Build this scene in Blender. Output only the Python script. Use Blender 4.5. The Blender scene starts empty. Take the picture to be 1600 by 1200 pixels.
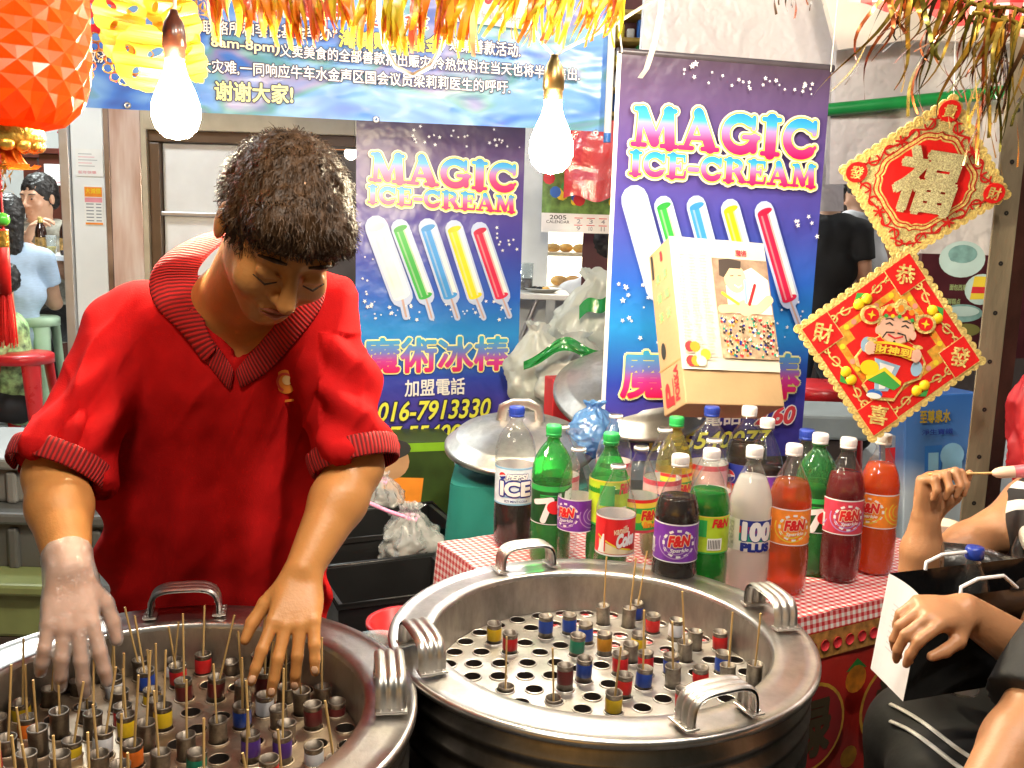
import bpy, math, random
import numpy as np
from mathutils import Vector, Matrix, noise
S = bpy.context.scene
COL = S.collection
R = math.radians
PI = math.pi
# ---------------------------------------------------------------- camera
FPX, PITCH, ROLL, CAMH = 1500.0, R(9.3), R(1.75), 1.5
_f = Vector((0, math.cos(PITCH), -math.sin(PITCH)))
_u0 = Vector((0, math.sin(PITCH), math.cos(PITCH)))
_r = Vector((1, 0, 0)) * math.cos(ROLL) + _u0 * math.sin(ROLL)
_u = -Vector((1, 0, 0)) * math.sin(ROLL) + _u0 * math.cos(ROLL)
CAM = Vector((0, 0, CAMH))
cd = bpy.data.cameras.new('camera')
cam = bpy.data.objects.new('camera', cd)
COL.objects.link(cam)
cam.matrix_world = Matrix(((_r.x, _u.x, -_f.x, CAM.x), (_r.y, _u.y, -_f.y, CAM.y), (_r.z, _u.z, -_f.z, CAM.z), (0, 0, 0, 1)))
cd.sensor_width = 36
cd.lens = 36 * FPX / 1600
cd.clip_start = 0.05
cd.clip_end = 200
S.camera = cam
# ---------------------------------------------------------------- world: night sky, dim
W = bpy.data.worlds.new('World')
S.world = W
W.use_nodes = True
wn = W.node_tree.nodes
sky = wn.new('ShaderNodeTexSky')
sky.sky_type = 'NISHITA'
sky.sun_disc = False
sky.sun_elevation = R(4)
sky.sun_rotation = R(200)
bgn = wn['Background']
W.node_tree.links.new(sky.outputs[0], bgn.inputs[0])
bgn.inputs[1].default_value = 0.015
S.view_settings.view_transform = 'Standard'
S.view_settings.look = 'None'
S.view_settings.exposure = 1.3
S.view_settings.gamma = 1
S.cycles.max_bounces = 8
S.cycles.transparent_max_bounces = 24
S.cycles.sample_clamp_indirect = 4
S.cycles.caustics_reflective = False
S.cycles.caustics_refractive = False
S.cycles.use_denoising = True

def lamp(name, loc, watt, col=(1, .83, .6), rad=.04):
    l = bpy.data.lights.new(name, 'POINT')
    l.energy = watt
    l.color = col
    l.shadow_soft_size = rad
    o = bpy.data.objects.new(name, l)
    COL.objects.link(o)
    o.location = loc
    return o
# the string of bare stall bulbs carries on over the photographer's head
lamp('unseen_stall_light', (-.38, .5, 2.3), 17, (1, .88, .7), .14)
lamp('unseen_stall_light', (.25, .75, 2.4), 31, (1, .9, .76), .05)
lamp('unseen_stall_light', (1.0, 1.3, 2.6), 20, (1, .9, .76), .05)
lamp('unseen_stall_light', (.72, 2.15, 2.42), 16, (1, .9, .76), .05)  # unseen lamp added above the bottles to brighten the drinks
lamp('shop_front_fill', (-2.3, 3.2, 3.1), 55, (.95, 1, .98), .2)  # unseen cool lamp added to whiten the shop front
# fluorescent tubes inside the eating house behind the stall
lamp('shop_ceiling_light', (-3.2, 6.2, 3.4), 150, (.93, 1, .97), .3)
lamp('shop_ceiling_light', (.4, 6.6, 3.5), 130, (1, .98, .93), .3)
lamp('shop_ceiling_light', (4.2, 5.0, 3.5), 60, (1, .95, .88), .3)

# ---------------------------------------------------------------- helpers
def ray(px, py):
    return _r * ((px - 800) / FPX) - _u * ((py - 600) / FPX) + _f
def P(px, py, z):
    return CAM + ray(px, py) * z
def PZ(px, py, h):
    d = ray(px, py)
    return CAM + d * ((h - CAMH) / d.z)
def proj(w):
    d = Vector(w) - CAM
    z = d.dot(_f)
    return 800 + FPX * d.dot(_r) / z, 600 - FPX * d.dot(_u) / z

MATS = {}
def N(nt, typ, **kw):
    n = nt.nodes.new(typ)
    for k, v in kw.items():
        if k.startswith('i_'):
            key = k[2:]
            n.inputs[int(key) if key.isdigit() else key.replace('_', ' ')].default_value = v
        else:
            setattr(n, k, v)
    return n
def newmat(name):
    m = bpy.data.materials.new(name)
    m.use_nodes = True
    return m, m.node_tree, m.node_tree.nodes['Principled BSDF']
def mat(name, col, rough=.5, metal=0, var=.12, scale=12, bump=0, bscale=60, trans=0, emit=0, coat=0, spec=.5, sub=0, stretch=None, rvar=.1):
    """procedural paint: base colour broken up by noise, with roughness variation and bump"""
    if name in MATS: return MATS[name]
    m, nt, b = newmat(name)
    L = nt.links.new
    tc = N(nt, 'ShaderNodeTexCoord')
    mp = N(nt, 'ShaderNodeMapping')
    L(tc.outputs['Object'], mp.inputs[0])
    if stretch: mp.inputs['Scale'].default_value = stretch
    nz = N(nt, 'ShaderNodeTexNoise', i_Scale=scale, i_Detail=5.0)
    L(mp.outputs[0], nz.inputs['Vector'])
    cr = N(nt, 'ShaderNodeValToRGB')
    c = Vector(col[:3])
    cr.color_ramp.elements[0].position = .3
    cr.color_ramp.elements[1].position = .7
    cr.color_ramp.elements[0].color = (*(c * (1 - var)), 1)
    cr.color_ramp.elements[1].color = (*[min(1, x * (1 + var)) for x in c], 1)
    L(nz.outputs['Fac'], cr.inputs[0])
    L(cr.outputs[0], b.inputs['Base Color'])
    mr = N(nt, 'ShaderNodeMapRange')
    mr.inputs[3].default_value = max(0.02, rough - rvar)
    mr.inputs[4].default_value = min(1, rough + rvar)
    L(nz.outputs['Fac'], mr.inputs[0])
    L(mr.outputs[0], b.inputs['Roughness'])
    b.inputs['Metallic'].default_value = metal
    b.inputs['Specular IOR Level'].default_value = spec
    if coat:
        b.inputs['Coat Weight'].default_value = coat
        b.inputs['Coat Roughness'].default_value = .08
    if sub:
        b.inputs['Subsurface Weight'].default_value = sub
        b.inputs['Subsurface Radius'].default_value = (.012, .004, .002)
        b.inputs['Subsurface Scale'].default_value = 1
    if trans:
        b.inputs['Transmission Weight'].default_value = trans
    if emit:
        b.inputs['Emission Color'].default_value = (*col[:3], 1)
        b.inputs['Emission Strength'].default_value = emit
    if bump:
        n2 = N(nt, 'ShaderNodeTexNoise', i_Scale=bscale, i_Detail=4.0)
        L(mp.outputs[0], n2.inputs['Vector'])
        bp = N(nt, 'ShaderNodeBump', i_Strength=bump, i_Distance=.01)
        L(n2.outputs['Fac'], bp.inputs['Height'])
        L(bp.outputs[0], b.inputs['Normal'])
    MATS[name] = m
    return m
def ramp_mat(name, stops, axis=2, lo=0, hi=1, rough=.4, wav=0, bump=.05, coat=0):
    """printed gradient that runs along one axis of the object"""
    if name in MATS: return MATS[name]
    m, nt, b = newmat(name)
    L = nt.links.new
    tc = N(nt, 'ShaderNodeTexCoord')
    sp = N(nt, 'ShaderNodeSeparateXYZ')
    L(tc.outputs['Object'], sp.inputs[0])
    mr = N(nt, 'ShaderNodeMapRange', i_1=lo, i_2=hi)
    L(sp.outputs[axis], mr.inputs[0])
    cr = N(nt, 'ShaderNodeValToRGB')
    els = cr.color_ramp.elements
    while len(els) < len(stops): els.new(.5)
    for e, (p, c) in zip(els, stops):
        e.position = p
        e.color = (*c, 1)
    src = mr.outputs[0]
    nz = N(nt, 'ShaderNodeTexNoise', i_Scale=3.0, i_Detail=3.0)
    L(tc.outputs['Object'], nz.inputs['Vector'])
    if wav:
        ma = N(nt, 'ShaderNodeMath', operation='MULTIPLY_ADD', i_1=wav, i_2=-wav / 2)
        L(nz.outputs['Fac'], ma.inputs[0])
        ad = N(nt, 'ShaderNodeMath', operation='ADD')
        L(ma.outputs[0], ad.inputs[0]); L(src, ad.inputs[1])
        src = ad.outputs[0]
    L(src, cr.inputs[0])
    L(cr.outputs[0], b.inputs['Base Color'])
    b.inputs['Roughness'].default_value = rough
    if coat: b.inputs['Coat Weight'].default_value = coat
    n2 = N(nt, 'ShaderNodeTexNoise', i_Scale=7.0, i_Detail=3.0)
    L(tc.outputs['Object'], n2.inputs['Vector'])
    bp = N(nt, 'ShaderNodeBump', i_Strength=bump, i_Distance=.05)
    L(n2.outputs['Fac'], bp.inputs['Height'])
    L(bp.outputs[0], b.inputs['Normal'])
    MATS[name] = m
    return m
def facing(nt, lo, hi, power):
    lw = N(nt, 'ShaderNodeLayerWeight', i_Blend=.5)
    pw = N(nt, 'ShaderNodeMath', operation='POWER', i_1=power); nt.links.new(lw.outputs['Facing'], pw.inputs[0])
    ma = N(nt, 'ShaderNodeMath', operation='MULTIPLY_ADD', i_1=hi - lo, i_2=lo); nt.links.new(pw.outputs[0], ma.inputs[0])
    return ma.outputs[0]
def film_mat(name, col, alpha, rough=.08, diff=.25, bump=.0, bscale=25, fres=1.5):
    """thin clear plastic: light passes straight through, with a fresnel gloss and a little milky diffuse"""
    if name in MATS: return MATS[name]
    m, nt, b = newmat(name)
    L = nt.links.new
    nt.nodes.remove(b)
    out = nt.nodes['Material Output']
    tr = N(nt, 'ShaderNodeBsdfTransparent')
    tr.inputs[0].default_value = (*col, 1)
    gl = N(nt, 'ShaderNodeBsdfGlossy', i_Roughness=rough)
    df = N(nt, 'ShaderNodeBsdfDiffuse')
    df.inputs[0].default_value = (*[min(1, c * .9 + .08) for c in col], 1)
    fr = facing(nt, .032, .75, 2.6)
    m1 = N(nt, 'ShaderNodeMixShader', i_0=alpha * diff)
    L(tr.outputs[0], m1.inputs[1]); L(df.outputs[0], m1.inputs[2])
    m2 = N(nt, 'ShaderNodeMixShader')
    L(fr, m2.inputs[0]); L(m1.outputs[0], m2.inputs[1]); L(gl.outputs[0], m2.inputs[2])
    L(m2.outputs[0], out.inputs[0])
    if bump:
        tc = N(nt, 'ShaderNodeTexCoord')
        nz = N(nt, 'ShaderNodeTexNoise', i_Scale=bscale, i_Detail=3.0)
        L(tc.outputs['Object'], nz.inputs['Vector'])
        bp = N(nt, 'ShaderNodeBump', i_Strength=bump, i_Distance=.03)
        L(nz.outputs['Fac'], bp.inputs['Height'])
        L(bp.outputs[0], gl.inputs['Normal'])
    MATS[name] = m
    return m
def sheet_mat(name, col, translucent=.4, rough=.4, gloss=.08, var=.15, scale=20, bump=0, bscale=30):
    """thin paper, cloth or foil lit from both sides"""
    if name in MATS: return MATS[name]
    m, nt, b = newmat(name)
    L = nt.links.new
    nt.nodes.remove(b)
    out = nt.nodes['Material Output']
    tc = N(nt, 'ShaderNodeTexCoord')
    nz = N(nt, 'ShaderNodeTexNoise', i_Scale=scale, i_Detail=4.0)
    L(tc.outputs['Object'], nz.inputs['Vector'])
    cr = N(nt, 'ShaderNodeValToRGB')
    cr.color_ramp.elements[0].color = (*[c * (1 - var) for c in col], 1)
    cr.color_ramp.elements[1].color = (*[min(1, c * (1 + var)) for c in col], 1)
    L(nz.outputs['Fac'], cr.inputs[0])
    df = N(nt, 'ShaderNodeBsdfDiffuse'); tl = N(nt, 'ShaderNodeBsdfTranslucent'); gl = N(nt, 'ShaderNodeBsdfGlossy', i_Roughness=rough)
    L(cr.outputs[0], df.inputs[0]); L(cr.outputs[0], tl.inputs[0])
    m1 = N(nt, 'ShaderNodeMixShader', i_0=translucent); m2 = N(nt, 'ShaderNodeMixShader', i_0=gloss)
    L(df.outputs[0], m1.inputs[1]); L(tl.outputs[0], m1.inputs[2])
    L(m1.outputs[0], m2.inputs[1]); L(gl.outputs[0], m2.inputs[2])
    L(m2.outputs[0], out.inputs[0])
    if bump:
        n2 = N(nt, 'ShaderNodeTexNoise', i_Scale=bscale, i_Detail=4.0)
        L(tc.outputs['Object'], n2.inputs['Vector'])
        bp = N(nt, 'ShaderNodeBump', i_Strength=bump, i_Distance=.02)
        L(n2.outputs['Fac'], bp.inputs['Height'])
        for s in (df, tl, gl): L(bp.outputs[0], s.inputs['Normal'])
    MATS[name] = m
    return m
def check_mat(name, c1, c2, sx, sy, c3=None, ax=(0, 1), rot=0):
    """woven gingham: two sets of stripes multiplied"""
    if name in MATS: return MATS[name]
    m, nt, b = newmat(name)
    L = nt.links.new
    tc = N(nt, 'ShaderNodeTexCoord'); mp = N(nt, 'ShaderNodeMapping'); sp = N(nt, 'ShaderNodeSeparateXYZ')
    mp.inputs['Rotation'].default_value = (0, 0, rot)
    L(tc.outputs['Object'], mp.inputs[0]); L(mp.outputs[0], sp.inputs[0])
    st = []
    for a, s in zip(ax, (sx, sy)):
        mu = N(nt, 'ShaderNodeMath', operation='MULTIPLY', i_1=s); L(sp.outputs[a], mu.inputs[0])
        fr = N(nt, 'ShaderNodeMath', operation='FRACT'); L(mu.outputs[0], fr.inputs[0])
        gt = N(nt, 'ShaderNodeMath', operation='GREATER_THAN', i_1=.5); L(fr.outputs[0], gt.inputs[0])
        st.append(gt.outputs[0])
    ad = N(nt, 'ShaderNodeMath', operation='ADD'); L(st[0], ad.inputs[0]); L(st[1], ad.inputs[1])
    hf = N(nt, 'ShaderNodeMath', operation='MULTIPLY', i_1=.5); L(ad.outputs[0], hf.inputs[0])
    cr = N(nt, 'ShaderNodeValToRGB')
    cr.color_ramp.interpolation = 'CONSTANT'
    e = cr.color_ramp.elements
    e[0].color = (*c1, 1); e[1].position = .75; e[1].color = (*c2, 1)
    k = e.new(.3); k.color = (*(c3 or [(x + y) / 2 for x, y in zip(c1, c2)]), 1)
    L(hf.outputs[0], cr.inputs[0]); L(cr.outputs[0], b.inputs['Base Color'])
    b.inputs['Roughness'].default_value = .45
    nz = N(nt, 'ShaderNodeTexNoise', i_Scale=9.0); L(tc.outputs['Object'], nz.inputs['Vector'])
    bp = N(nt, 'ShaderNodeBump', i_Strength=.25, i_Distance=.02); L(nz.outputs['Fac'], bp.inputs['Height']); L(bp.outputs[0], b.inputs['Normal'])
    MATS[name] = m
    return m
def glitter_mat(name, col, rough=.3, scale=500):
    if name in MATS: return MATS[name]
    m, nt, b = newmat(name)
    L = nt.links.new
    tc = N(nt, 'ShaderNodeTexCoord')
    vo = N(nt, 'ShaderNodeTexVoronoi', i_Scale=scale); L(tc.outputs['Object'], vo.inputs['Vector'])
    cr = N(nt, 'ShaderNodeValToRGB')
    cr.color_ramp.elements[0].color = (*[c * .45 for c in col], 1)
    cr.color_ramp.elements[1].color = (*[min(1, c * 1.5 + .05) for c in col], 1)
    L(vo.outputs['Color'], cr.inputs[0]); L(cr.outputs[0], b.inputs['Base Color'])
    b.inputs['Metallic'].default_value = .35
    b.inputs['Roughness'].default_value = rough
    bp = N(nt, 'ShaderNodeBump', i_Strength=.5, i_Distance=.002); L(vo.outputs['Color'], bp.inputs['Height']); L(bp.outputs[0], b.inputs['Normal'])
    MATS[name] = m
    return m
def steel_mat(name, col=(.62, .6, .57), rough=.28, bump=.05, stretch=(1, 1, 1), scale=14, stain=.35):
    if name in MATS: return MATS[name]
    m, nt, b = newmat(name)
    L = nt.links.new
    tc = N(nt, 'ShaderNodeTexCoord'); mp = N(nt, 'ShaderNodeMapping'); mp.inputs['Scale'].default_value = stretch
    L(tc.outputs['Object'], mp.inputs[0])
    nz = N(nt, 'ShaderNodeTexNoise', i_Scale=scale, i_Detail=8.0, i_Roughness=.65); L(mp.outputs[0], nz.inputs['Vector'])
    cr = N(nt, 'ShaderNodeValToRGB')
    cr.color_ramp.elements[0].position = .32; cr.color_ramp.elements[1].position = .6
    cr.color_ramp.elements[0].color = (*[c * (1 - stain) for c in col], 1); cr.color_ramp.elements[1].color = (*col, 1)
    L(nz.outputs['Fac'], cr.inputs[0]); L(cr.outputs[0], b.inputs['Base Color'])
    mr = N(nt, 'ShaderNodeMapRange', i_3=rough + .14, i_4=max(.04, rough - .1)); L(nz.outputs['Fac'], mr.inputs[0]); L(mr.outputs[0], b.inputs['Roughness'])
    b.inputs['Metallic'].default_value = 1
    bp = N(nt, 'ShaderNodeBump', i_Strength=bump, i_Distance=.01); L(nz.outputs['Fac'], bp.inputs['Height']); L(bp.outputs[0], b.inputs['Normal'])
    MATS[name] = m
    return m

class MB:
    """collects shapes and links them as ONE mesh object"""
    def __init__(s):
        s.v = []; s.f = []; s.m = []; s.mats = []; s.sm = []
    def mi(s, m):
        if m not in s.mats: s.mats.append(m)
        return s.mats.index(m)
    def add(s, vs, fs, m, smooth=False):
        k = len(s.v); i = s.mi(m)
        s.v += [tuple(v) for v in vs]
        for f in fs:
            s.f.append([k + a for a in f]); s.m.append(i); s.sm.append(smooth)
        return s
    def box(s, c, d, m, rot=None):
        x, y, z = d[0] / 2, d[1] / 2, d[2] / 2
        vs = [Vector((a * x, b * y, e * z)) for a in (-1, 1) for b in (-1, 1) for e in (-1, 1)]
        if rot is not None: vs = [rot @ v for v in vs]
        c = Vector(c)
        return s.add([v + c for v in vs], [(0, 1, 3, 2), (4, 6, 7, 5), (0, 4, 5, 1), (2, 3, 7, 6), (0, 2, 6, 4), (1, 5, 7, 3)], m)
    def bbox(s, c, d, m, bev=.004, rot=None):
        """box with chamfered edges"""
        x, y, z = [q / 2 for q in d]
        b = min(bev, x * .9, y * .9, z * .9)
        import bmesh
        bm = bmesh.new()
        bmesh.ops.create_cube(bm, size=1)
        for v in bm.verts: v.co = Vector((v.co.x * d[0], v.co.y * d[1], v.co.z * d[2]))
        bmesh.ops.bevel(bm, geom=bm.edges[:], offset=b, segments=2, affect='EDGES', profile=.5)
        bm.verts.index_update()
        vs = [(rot @ v.co if rot is not None else v.co.copy()) + Vector(c) for v in bm.verts]
        fs = [[v.index for v in f.verts] for f in bm.faces]
        bm.free()
        return s.add(vs, fs, m)
    def tube(s, path, r, m, n=10, caps=True, closed=False, flat=None):
        """tube along a path; r may be a list; flat squashes the section (w, h)"""
        path = [Vector(p) for p in path]
        k = len(path)
        rs = r if isinstance(r, (list, tuple)) else [r] * k
        vs = []; fs = []
        prev = None
        for i, p in enumerate(path):
            if closed: t = path[(i + 1) % k] - path[i - 1]
            else: t = path[min(i + 1, k - 1)] - path[max(i - 1, 0)]
            t.normalize()
            if prev is None:
                a = t.cross(Vector((0, 0, 1)))
                if a.length < .05: a = t.cross(Vector((1, 0, 0)))
                a.normalize()
            else:
                a = prev - t * prev.dot(t); a.normalize()
            prev = a
            b = t.cross(a)
            fx, fy = flat if flat else (1, 1)
            for j in range(n):
                q = 2 * PI * j / n
                vs.append(p + (a * math.cos(q) * fx + b * math.sin(q) * fy) * rs[i])
        seg = k if closed else k - 1
        for i in range(seg):
            for j in range(n):
                i2 = (i + 1) % k
                fs.append((i * n + j, i2 * n + j, i2 * n + (j + 1) % n, i * n + (j + 1) % n))
        s.add(vs, fs, m, True)
        if caps and not closed:
            s.add(vs[:n], [list(range(n))], m)
            s.add(vs[-n:], [list(range(n))[::-1]], m)
        return s
    def lathe(s, prof, m, c=(0, 0, 0), n=32, smooth=True, M=None, a0=0, a1=2 * PI):
        full = abs(a1 - a0 - 2 * PI) < 1e-6
        k = n if full else n + 1
        vs = []
        for (r, z) in prof:
            for j in range(k):
                q = a0 + (a1 - a0) * j / n
                v = Vector((r * math.cos(q), r * math.sin(q), z))
                vs.append((M @ v if M is not None else v) + Vector(c))
        fs = []
        for i in range(len(prof) - 1):
            for j in range(n):
                j2 = (j + 1) % k
                fs.append((i * k + j, i * k + j2, (i + 1) * k + j2, (i + 1) * k + j))
        return s.add(vs, fs, m, smooth)
    def sph(s, c, r, m, n=16, M=None):
        rr = (r, r, r) if not isinstance(r, (tuple, list)) else r
        vs = []; fs = []
        h = n // 2
        for i in range(h + 1):
            t = PI * i / h
            for j in range(n):
                q = 2 * PI * j / n
                v = Vector((rr[0] * math.sin(t) * math.cos(q), rr[1] * math.sin(t) * math.sin(q), rr[2] * math.cos(t)))
                vs.append((M @ v if M is not None else v) + Vector(c))
        for i in range(h):
            for j in range(n):
                fs.append((i * n + j, (i + 1) * n + j, (i + 1) * n + (j + 1) % n, i * n + (j + 1) % n))
        return s.add(vs, fs, m, True)
    def grid(s, fn, nu, nv, m, smooth=True, both=0):
        vs = [Vector(fn(i / nu, j / nv)) for j in range(nv + 1) for i in range(nu + 1)]
        fs = [(j * (nu + 1) + i, j * (nu + 1) + i + 1, (j + 1) * (nu + 1) + i + 1, (j + 1) * (nu + 1) + i) for j in range(nv) for i in range(nu)]
        return s.add(vs, fs, m, smooth)
    def poly(s, pts, m, y=0, th=0):
        """flat polygon in local x,z at depth y (toward the viewer is -y); th gives thickness behind"""
        k = len(pts)
        s.add([(p[0], y, p[1]) for p in pts], [list(range(k))], m)
        if th:
            vs = [(p[0], y, p[1]) for p in pts] + [(p[0], y + th, p[1]) for p in pts]
            s.add(vs, [(i, (i + 1) % k, k + (i + 1) % k, k + i) for i in range(k)] + [list(range(k, 2 * k))[::-1]], m)
        return s
    def stroke(s, pts, w, m, y=0, cap=6, jig=True):
        """flat round-ended stroke of width w in local x,z"""
        for i in range(len(pts) - 1):
            (x0, z0), (x1, z1) = pts[i], pts[i + 1]
            a = math.atan2(z1 - z0, x1 - x0)
            r = w / 2
            pg = [(x1 + r * math.cos(a - PI / 2 + PI * k / cap), z1 + r * math.sin(a - PI / 2 + PI * k / cap)) for k in range(cap + 1)]
            pg += [(x0 + r * math.cos(a + PI / 2 + PI * k / cap), z0 + r * math.sin(a + PI / 2 + PI * k / cap)) for k in range(cap + 1)]
            s.poly(pg, m, y - (.00006 * i if jig else 0))
        return s
    def build(s, name, parent=None, M=None, smooth_angle=None):
        me = bpy.data.meshes.new(name)
        me.from_pydata([tuple(v) for v in s.v], [], s.f)
        for q in s.mats: me.materials.append(q)
        me.polygons.foreach_set('material_index', s.m)
        me.polygons.foreach_set('use_smooth', s.sm)
        me.update()
        return link(name, me, parent, M)
WM = {}
def link(name, me, parent=None, M=None):
    o = bpy.data.objects.new(name, me)
    COL.objects.link(o)
    if parent is not None:
        o.parent = parent
        o.matrix_parent_inverse = WM.get(parent.name, Matrix()).inverted()
    o.matrix_basis = M if M is not None else Matrix()
    WM[o.name] = o.matrix_basis.copy()
    return o
def tag(o, label, cat, group=None):
    o['label'] = label; o['category'] = cat
    if group: o['group'] = group
    return o
def thing(name, label, cat, loc=(0, 0, 0), group=None):
    o = bpy.data.objects.new(name, None)
    COL.objects.link(o)
    o.empty_display_size = .05
    o.location = loc
    WM[o.name] = Matrix.Translation(Vector(loc))
    return tag(o, label, cat, group)
def struct(o):
    o['kind'] = 'structure'
    return o

# flat frames: local x = right, z = up, -y toward the viewer
class Frame:
    def __init__(s, o, x, z=None):
        x = Vector(x).normalized()
        z = Vector(z).normalized() if z is not None else Vector((0, 0, 1))
        y = z.cross(x).normalized()
        x = y.cross(z).normalized()
        s.o = Vector(o); s.x = x; s.y = y; s.z = z
        s.M = Matrix(((x.x, y.x, z.x, o[0]), (x.y, y.y, z.y, o[1]), (x.z, y.z, z.z, o[2]), (0, 0, 0, 1)))
    def uv(s, px, py):
        d = ray(px, py)
        t = (s.o - CAM).dot(s.y) / d.dot(s.y)
        q = CAM + d * t - s.o
        return q.dot(s.x), q.dot(s.z)
    def w(s, u, v, y=0):
        return s.o + s.x * u + s.z * v + s.y * y

TXT = {}
def text_geo(body, off=0.0, shear=0):
    k = (body, off, shear)
    if k in TXT: return TXT[k]
    c = bpy.data.curves.new('lettering', 'FONT')
    c.body = body; c.size = 1; c.offset = off; c.shear = shear; c.resolution_u = 3
    o = bpy.data.objects.new('lettering', c)
    COL.objects.link(o)
    dg = bpy.context.evaluated_depsgraph_get()
    ev = o.evaluated_get(dg)
    me = ev.to_mesh()
    vs = [(v.co.x, v.co.y) for v in me.vertices]
    fs = [list(p.vertices) for p in me.polygons]
    ev.to_mesh_clear()
    bpy.data.objects.remove(o); bpy.data.curves.remove(c)
    TXT[k] = (vs, fs)
    return TXT[k]
def text(mb, body, u0, v0, u1, v1, m, y=-.0012, off=0.01, shear=0, slope=0, out=None, bend=None):
    """lettering fitted to the box u0..u1, v0..v1 of the local x,z plane; out = (material, grow) draws an outline behind"""
    b0, _ = text_geo(body, 0, shear)
    if not b0: return
    xs = [p[0] for p in b0]; zs = [p[1] for p in b0]
    x0, x1, z0, z1 = min(xs), max(xs), min(zs), max(zs)
    sx = (u1 - u0) / max(1e-6, x1 - x0); sz = (v1 - v0) / max(1e-6, z1 - z0)
    cjk = any(ord(ch) > 0x2e80 for ch in body)
    vs, fs = text_geo(body, 0 if cjk else min(off, .02), shear)
    def put(dx, dz, m, y):
        q = []
        for (x, z) in vs:
            a = u0 + (x - x0 + dx) * sx; b = v0 + (z - z0 + dz) * sz
            q.append((a, y, b + slope * (a - u0)))
        mb.add(q, fs, m)
    if out:
        for k in range(10): put(out[1] * math.cos(k * PI / 5), out[1] * math.sin(k * PI / 5), out[0], y + .0008 - .00004 * k)
    if off > (.004 if cjk else .02):
        g = off * .7 if cjk else off - .012
        for k in range(6): put(g * math.cos(k * PI / 3), g * math.sin(k * PI / 3), m, y + .00012 - .00002 * k)
    put(0, 0, m, y)

# fat slab-serif capitals drawn from strokes: (points, width)
def arc(cx, cz, rx, rz, a0, a1, n=12):
    return [(cx + rx * math.cos(R(a0 + (a1 - a0) * i / n)), cz + rz * math.sin(R(a0 + (a1 - a0) * i / n))) for i in range(n + 1)]
GL = {
 'M': (1.12, [([(.17, .05), (.22, .95)], .13), ([(.24, .9), (.56, .14)], .22), ([(.56, .14), (.84, .92)], .11), ([(.88, .93), (.94, .06)], .23), ([(.03, .05), (.33, .05)], .1), ([(.74, .05), (1.1, .05)], .1), ([(.08, .95), (.3, .95)], .1), ([(.8, .95), (1.04, .95)], .1)]),
 'A': (1.0, [([(.18, .06), (.46, .95)], .12), ([(.46, .95), (.8, .08)], .23), ([(.26, .32), (.68, .32)], .1), ([(.03, .05), (.34, .05)], .1), ([(.6, .05), (.98, .05)], .1)]),
 'G': (1.0, [(arc(.5, .5, .38, .42, 50, 350, 16), .19), ([(.6, .44), (.98, .44)], .1), ([(.84, .42), (.86, .12)], .17), ([(.84, .95), (.84, .68)], .1)]),
 'I': (.52, [([(.26, .05), (.26, .95)], .25), ([(.05, .05), (.47, .05)], .1), ([(.05, .95), (.47, .95)], .1)]),
 'C': (.94, [(arc(.5, .5, .38, .42, 48, 312, 16), .2), ([(.84, .95), (.84, .66)], .11), ([(.78, .17), (.88, .3)], .08)]),
 'E': (.84, [([(.25, .05), (.25, .95)], .24), ([(.05, .05), (.74, .05)], .11), ([(.05, .95), (.72, .95)], .11), ([(.28, .52), (.58, .52)], .1), ([(.76, .05), (.79, .3)], .09), ([(.72, .95), (.74, .72)], .09), ([(.58, .4), (.58, .64)], .08)]),
 'R': (1.0, [([(.25, .05), (.25, .95)], .24), ([(.05, .05), (.45, .05)], .1), ([(.05, .95), (.55, .95)], .1), (arc(.52, .72, .22, .2, 85, -85, 8), .17), ([(.4, .47), (.6, .47)], .09), ([(.6, .45), (.84, .08)], .2), ([(.72, .05), (.98, .05)], .1)]),
 '-': (.5, [([(.08, .42), (.42, .42)], .17)]),
}
def slab(mb, word, u0, v0, u1, v1, m, edges, y=-.002, slope=0):
    tot = sum(GL[c][0] for c in word) + .04 * (len(word) - 1)
    sx = (u1 - u0) / tot; sz = v1 - v0
    for li, (em, grow) in enumerate(list(edges) + [(m, 0)]):
        x = 0
        for c in word:
            w, st = GL[c]
            j = 0
            for pts, wd in st:
                q = [(u0 + (x + a) * sx, v0 + b * sz + slope * (x + a) * sx) for a, b in pts]
                mb.stroke(q, wd * 1.22 * (sx + sz) / 2 + 2 * grow, em, y - .0012 * li - .00002 * j)
                j += 1
            x += w + .04
def star(cx, cz, r, rot=0, inner=.42, n=5):
    return [(cx + (r if k % 2 == 0 else r * inner) * math.cos(rot + PI / 2 + PI * k / n), cz + (r if k % 2 == 0 else r * inner) * math.sin(rot + PI / 2 + PI * k / n)) for k in range(2 * n)]
def disc(cx, cz, r, n=20, rz=None):
    return [(cx + r * math.cos(2 * PI * k / n), cz + (rz or r) * math.sin(2 * PI * k / n)) for k in range(n)]

def curve_sheet(outer, holes, th=0.0):
    """2D outline with holes -> (verts (x,z), faces); filled through a curve"""
    c = bpy.data.curves.new('cut', 'CURVE'); c.dimensions = '2D'; c.fill_mode = 'BOTH'; c.extrude = th / 2
    for ring in [outer] + list(holes):
        sp = c.splines.new('POLY'); sp.points.add(len(ring) - 1)
        for p, q in zip(sp.points, ring): p.co = (q[0], q[1], 0, 1)
        sp.use_cyclic_u = True
    o = bpy.data.objects.new('cut', c); COL.objects.link(o)
    ev = o.evaluated_get(bpy.context.evaluated_depsgraph_get())
    me = ev.to_mesh()
    vs = [tuple(v.co) for v in me.vertices]; fs = [list(p.vertices) for p in me.polygons]
    ev.to_mesh_clear(); bpy.data.objects.remove(o); bpy.data.curves.remove(c)
    return vs, fs

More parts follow.
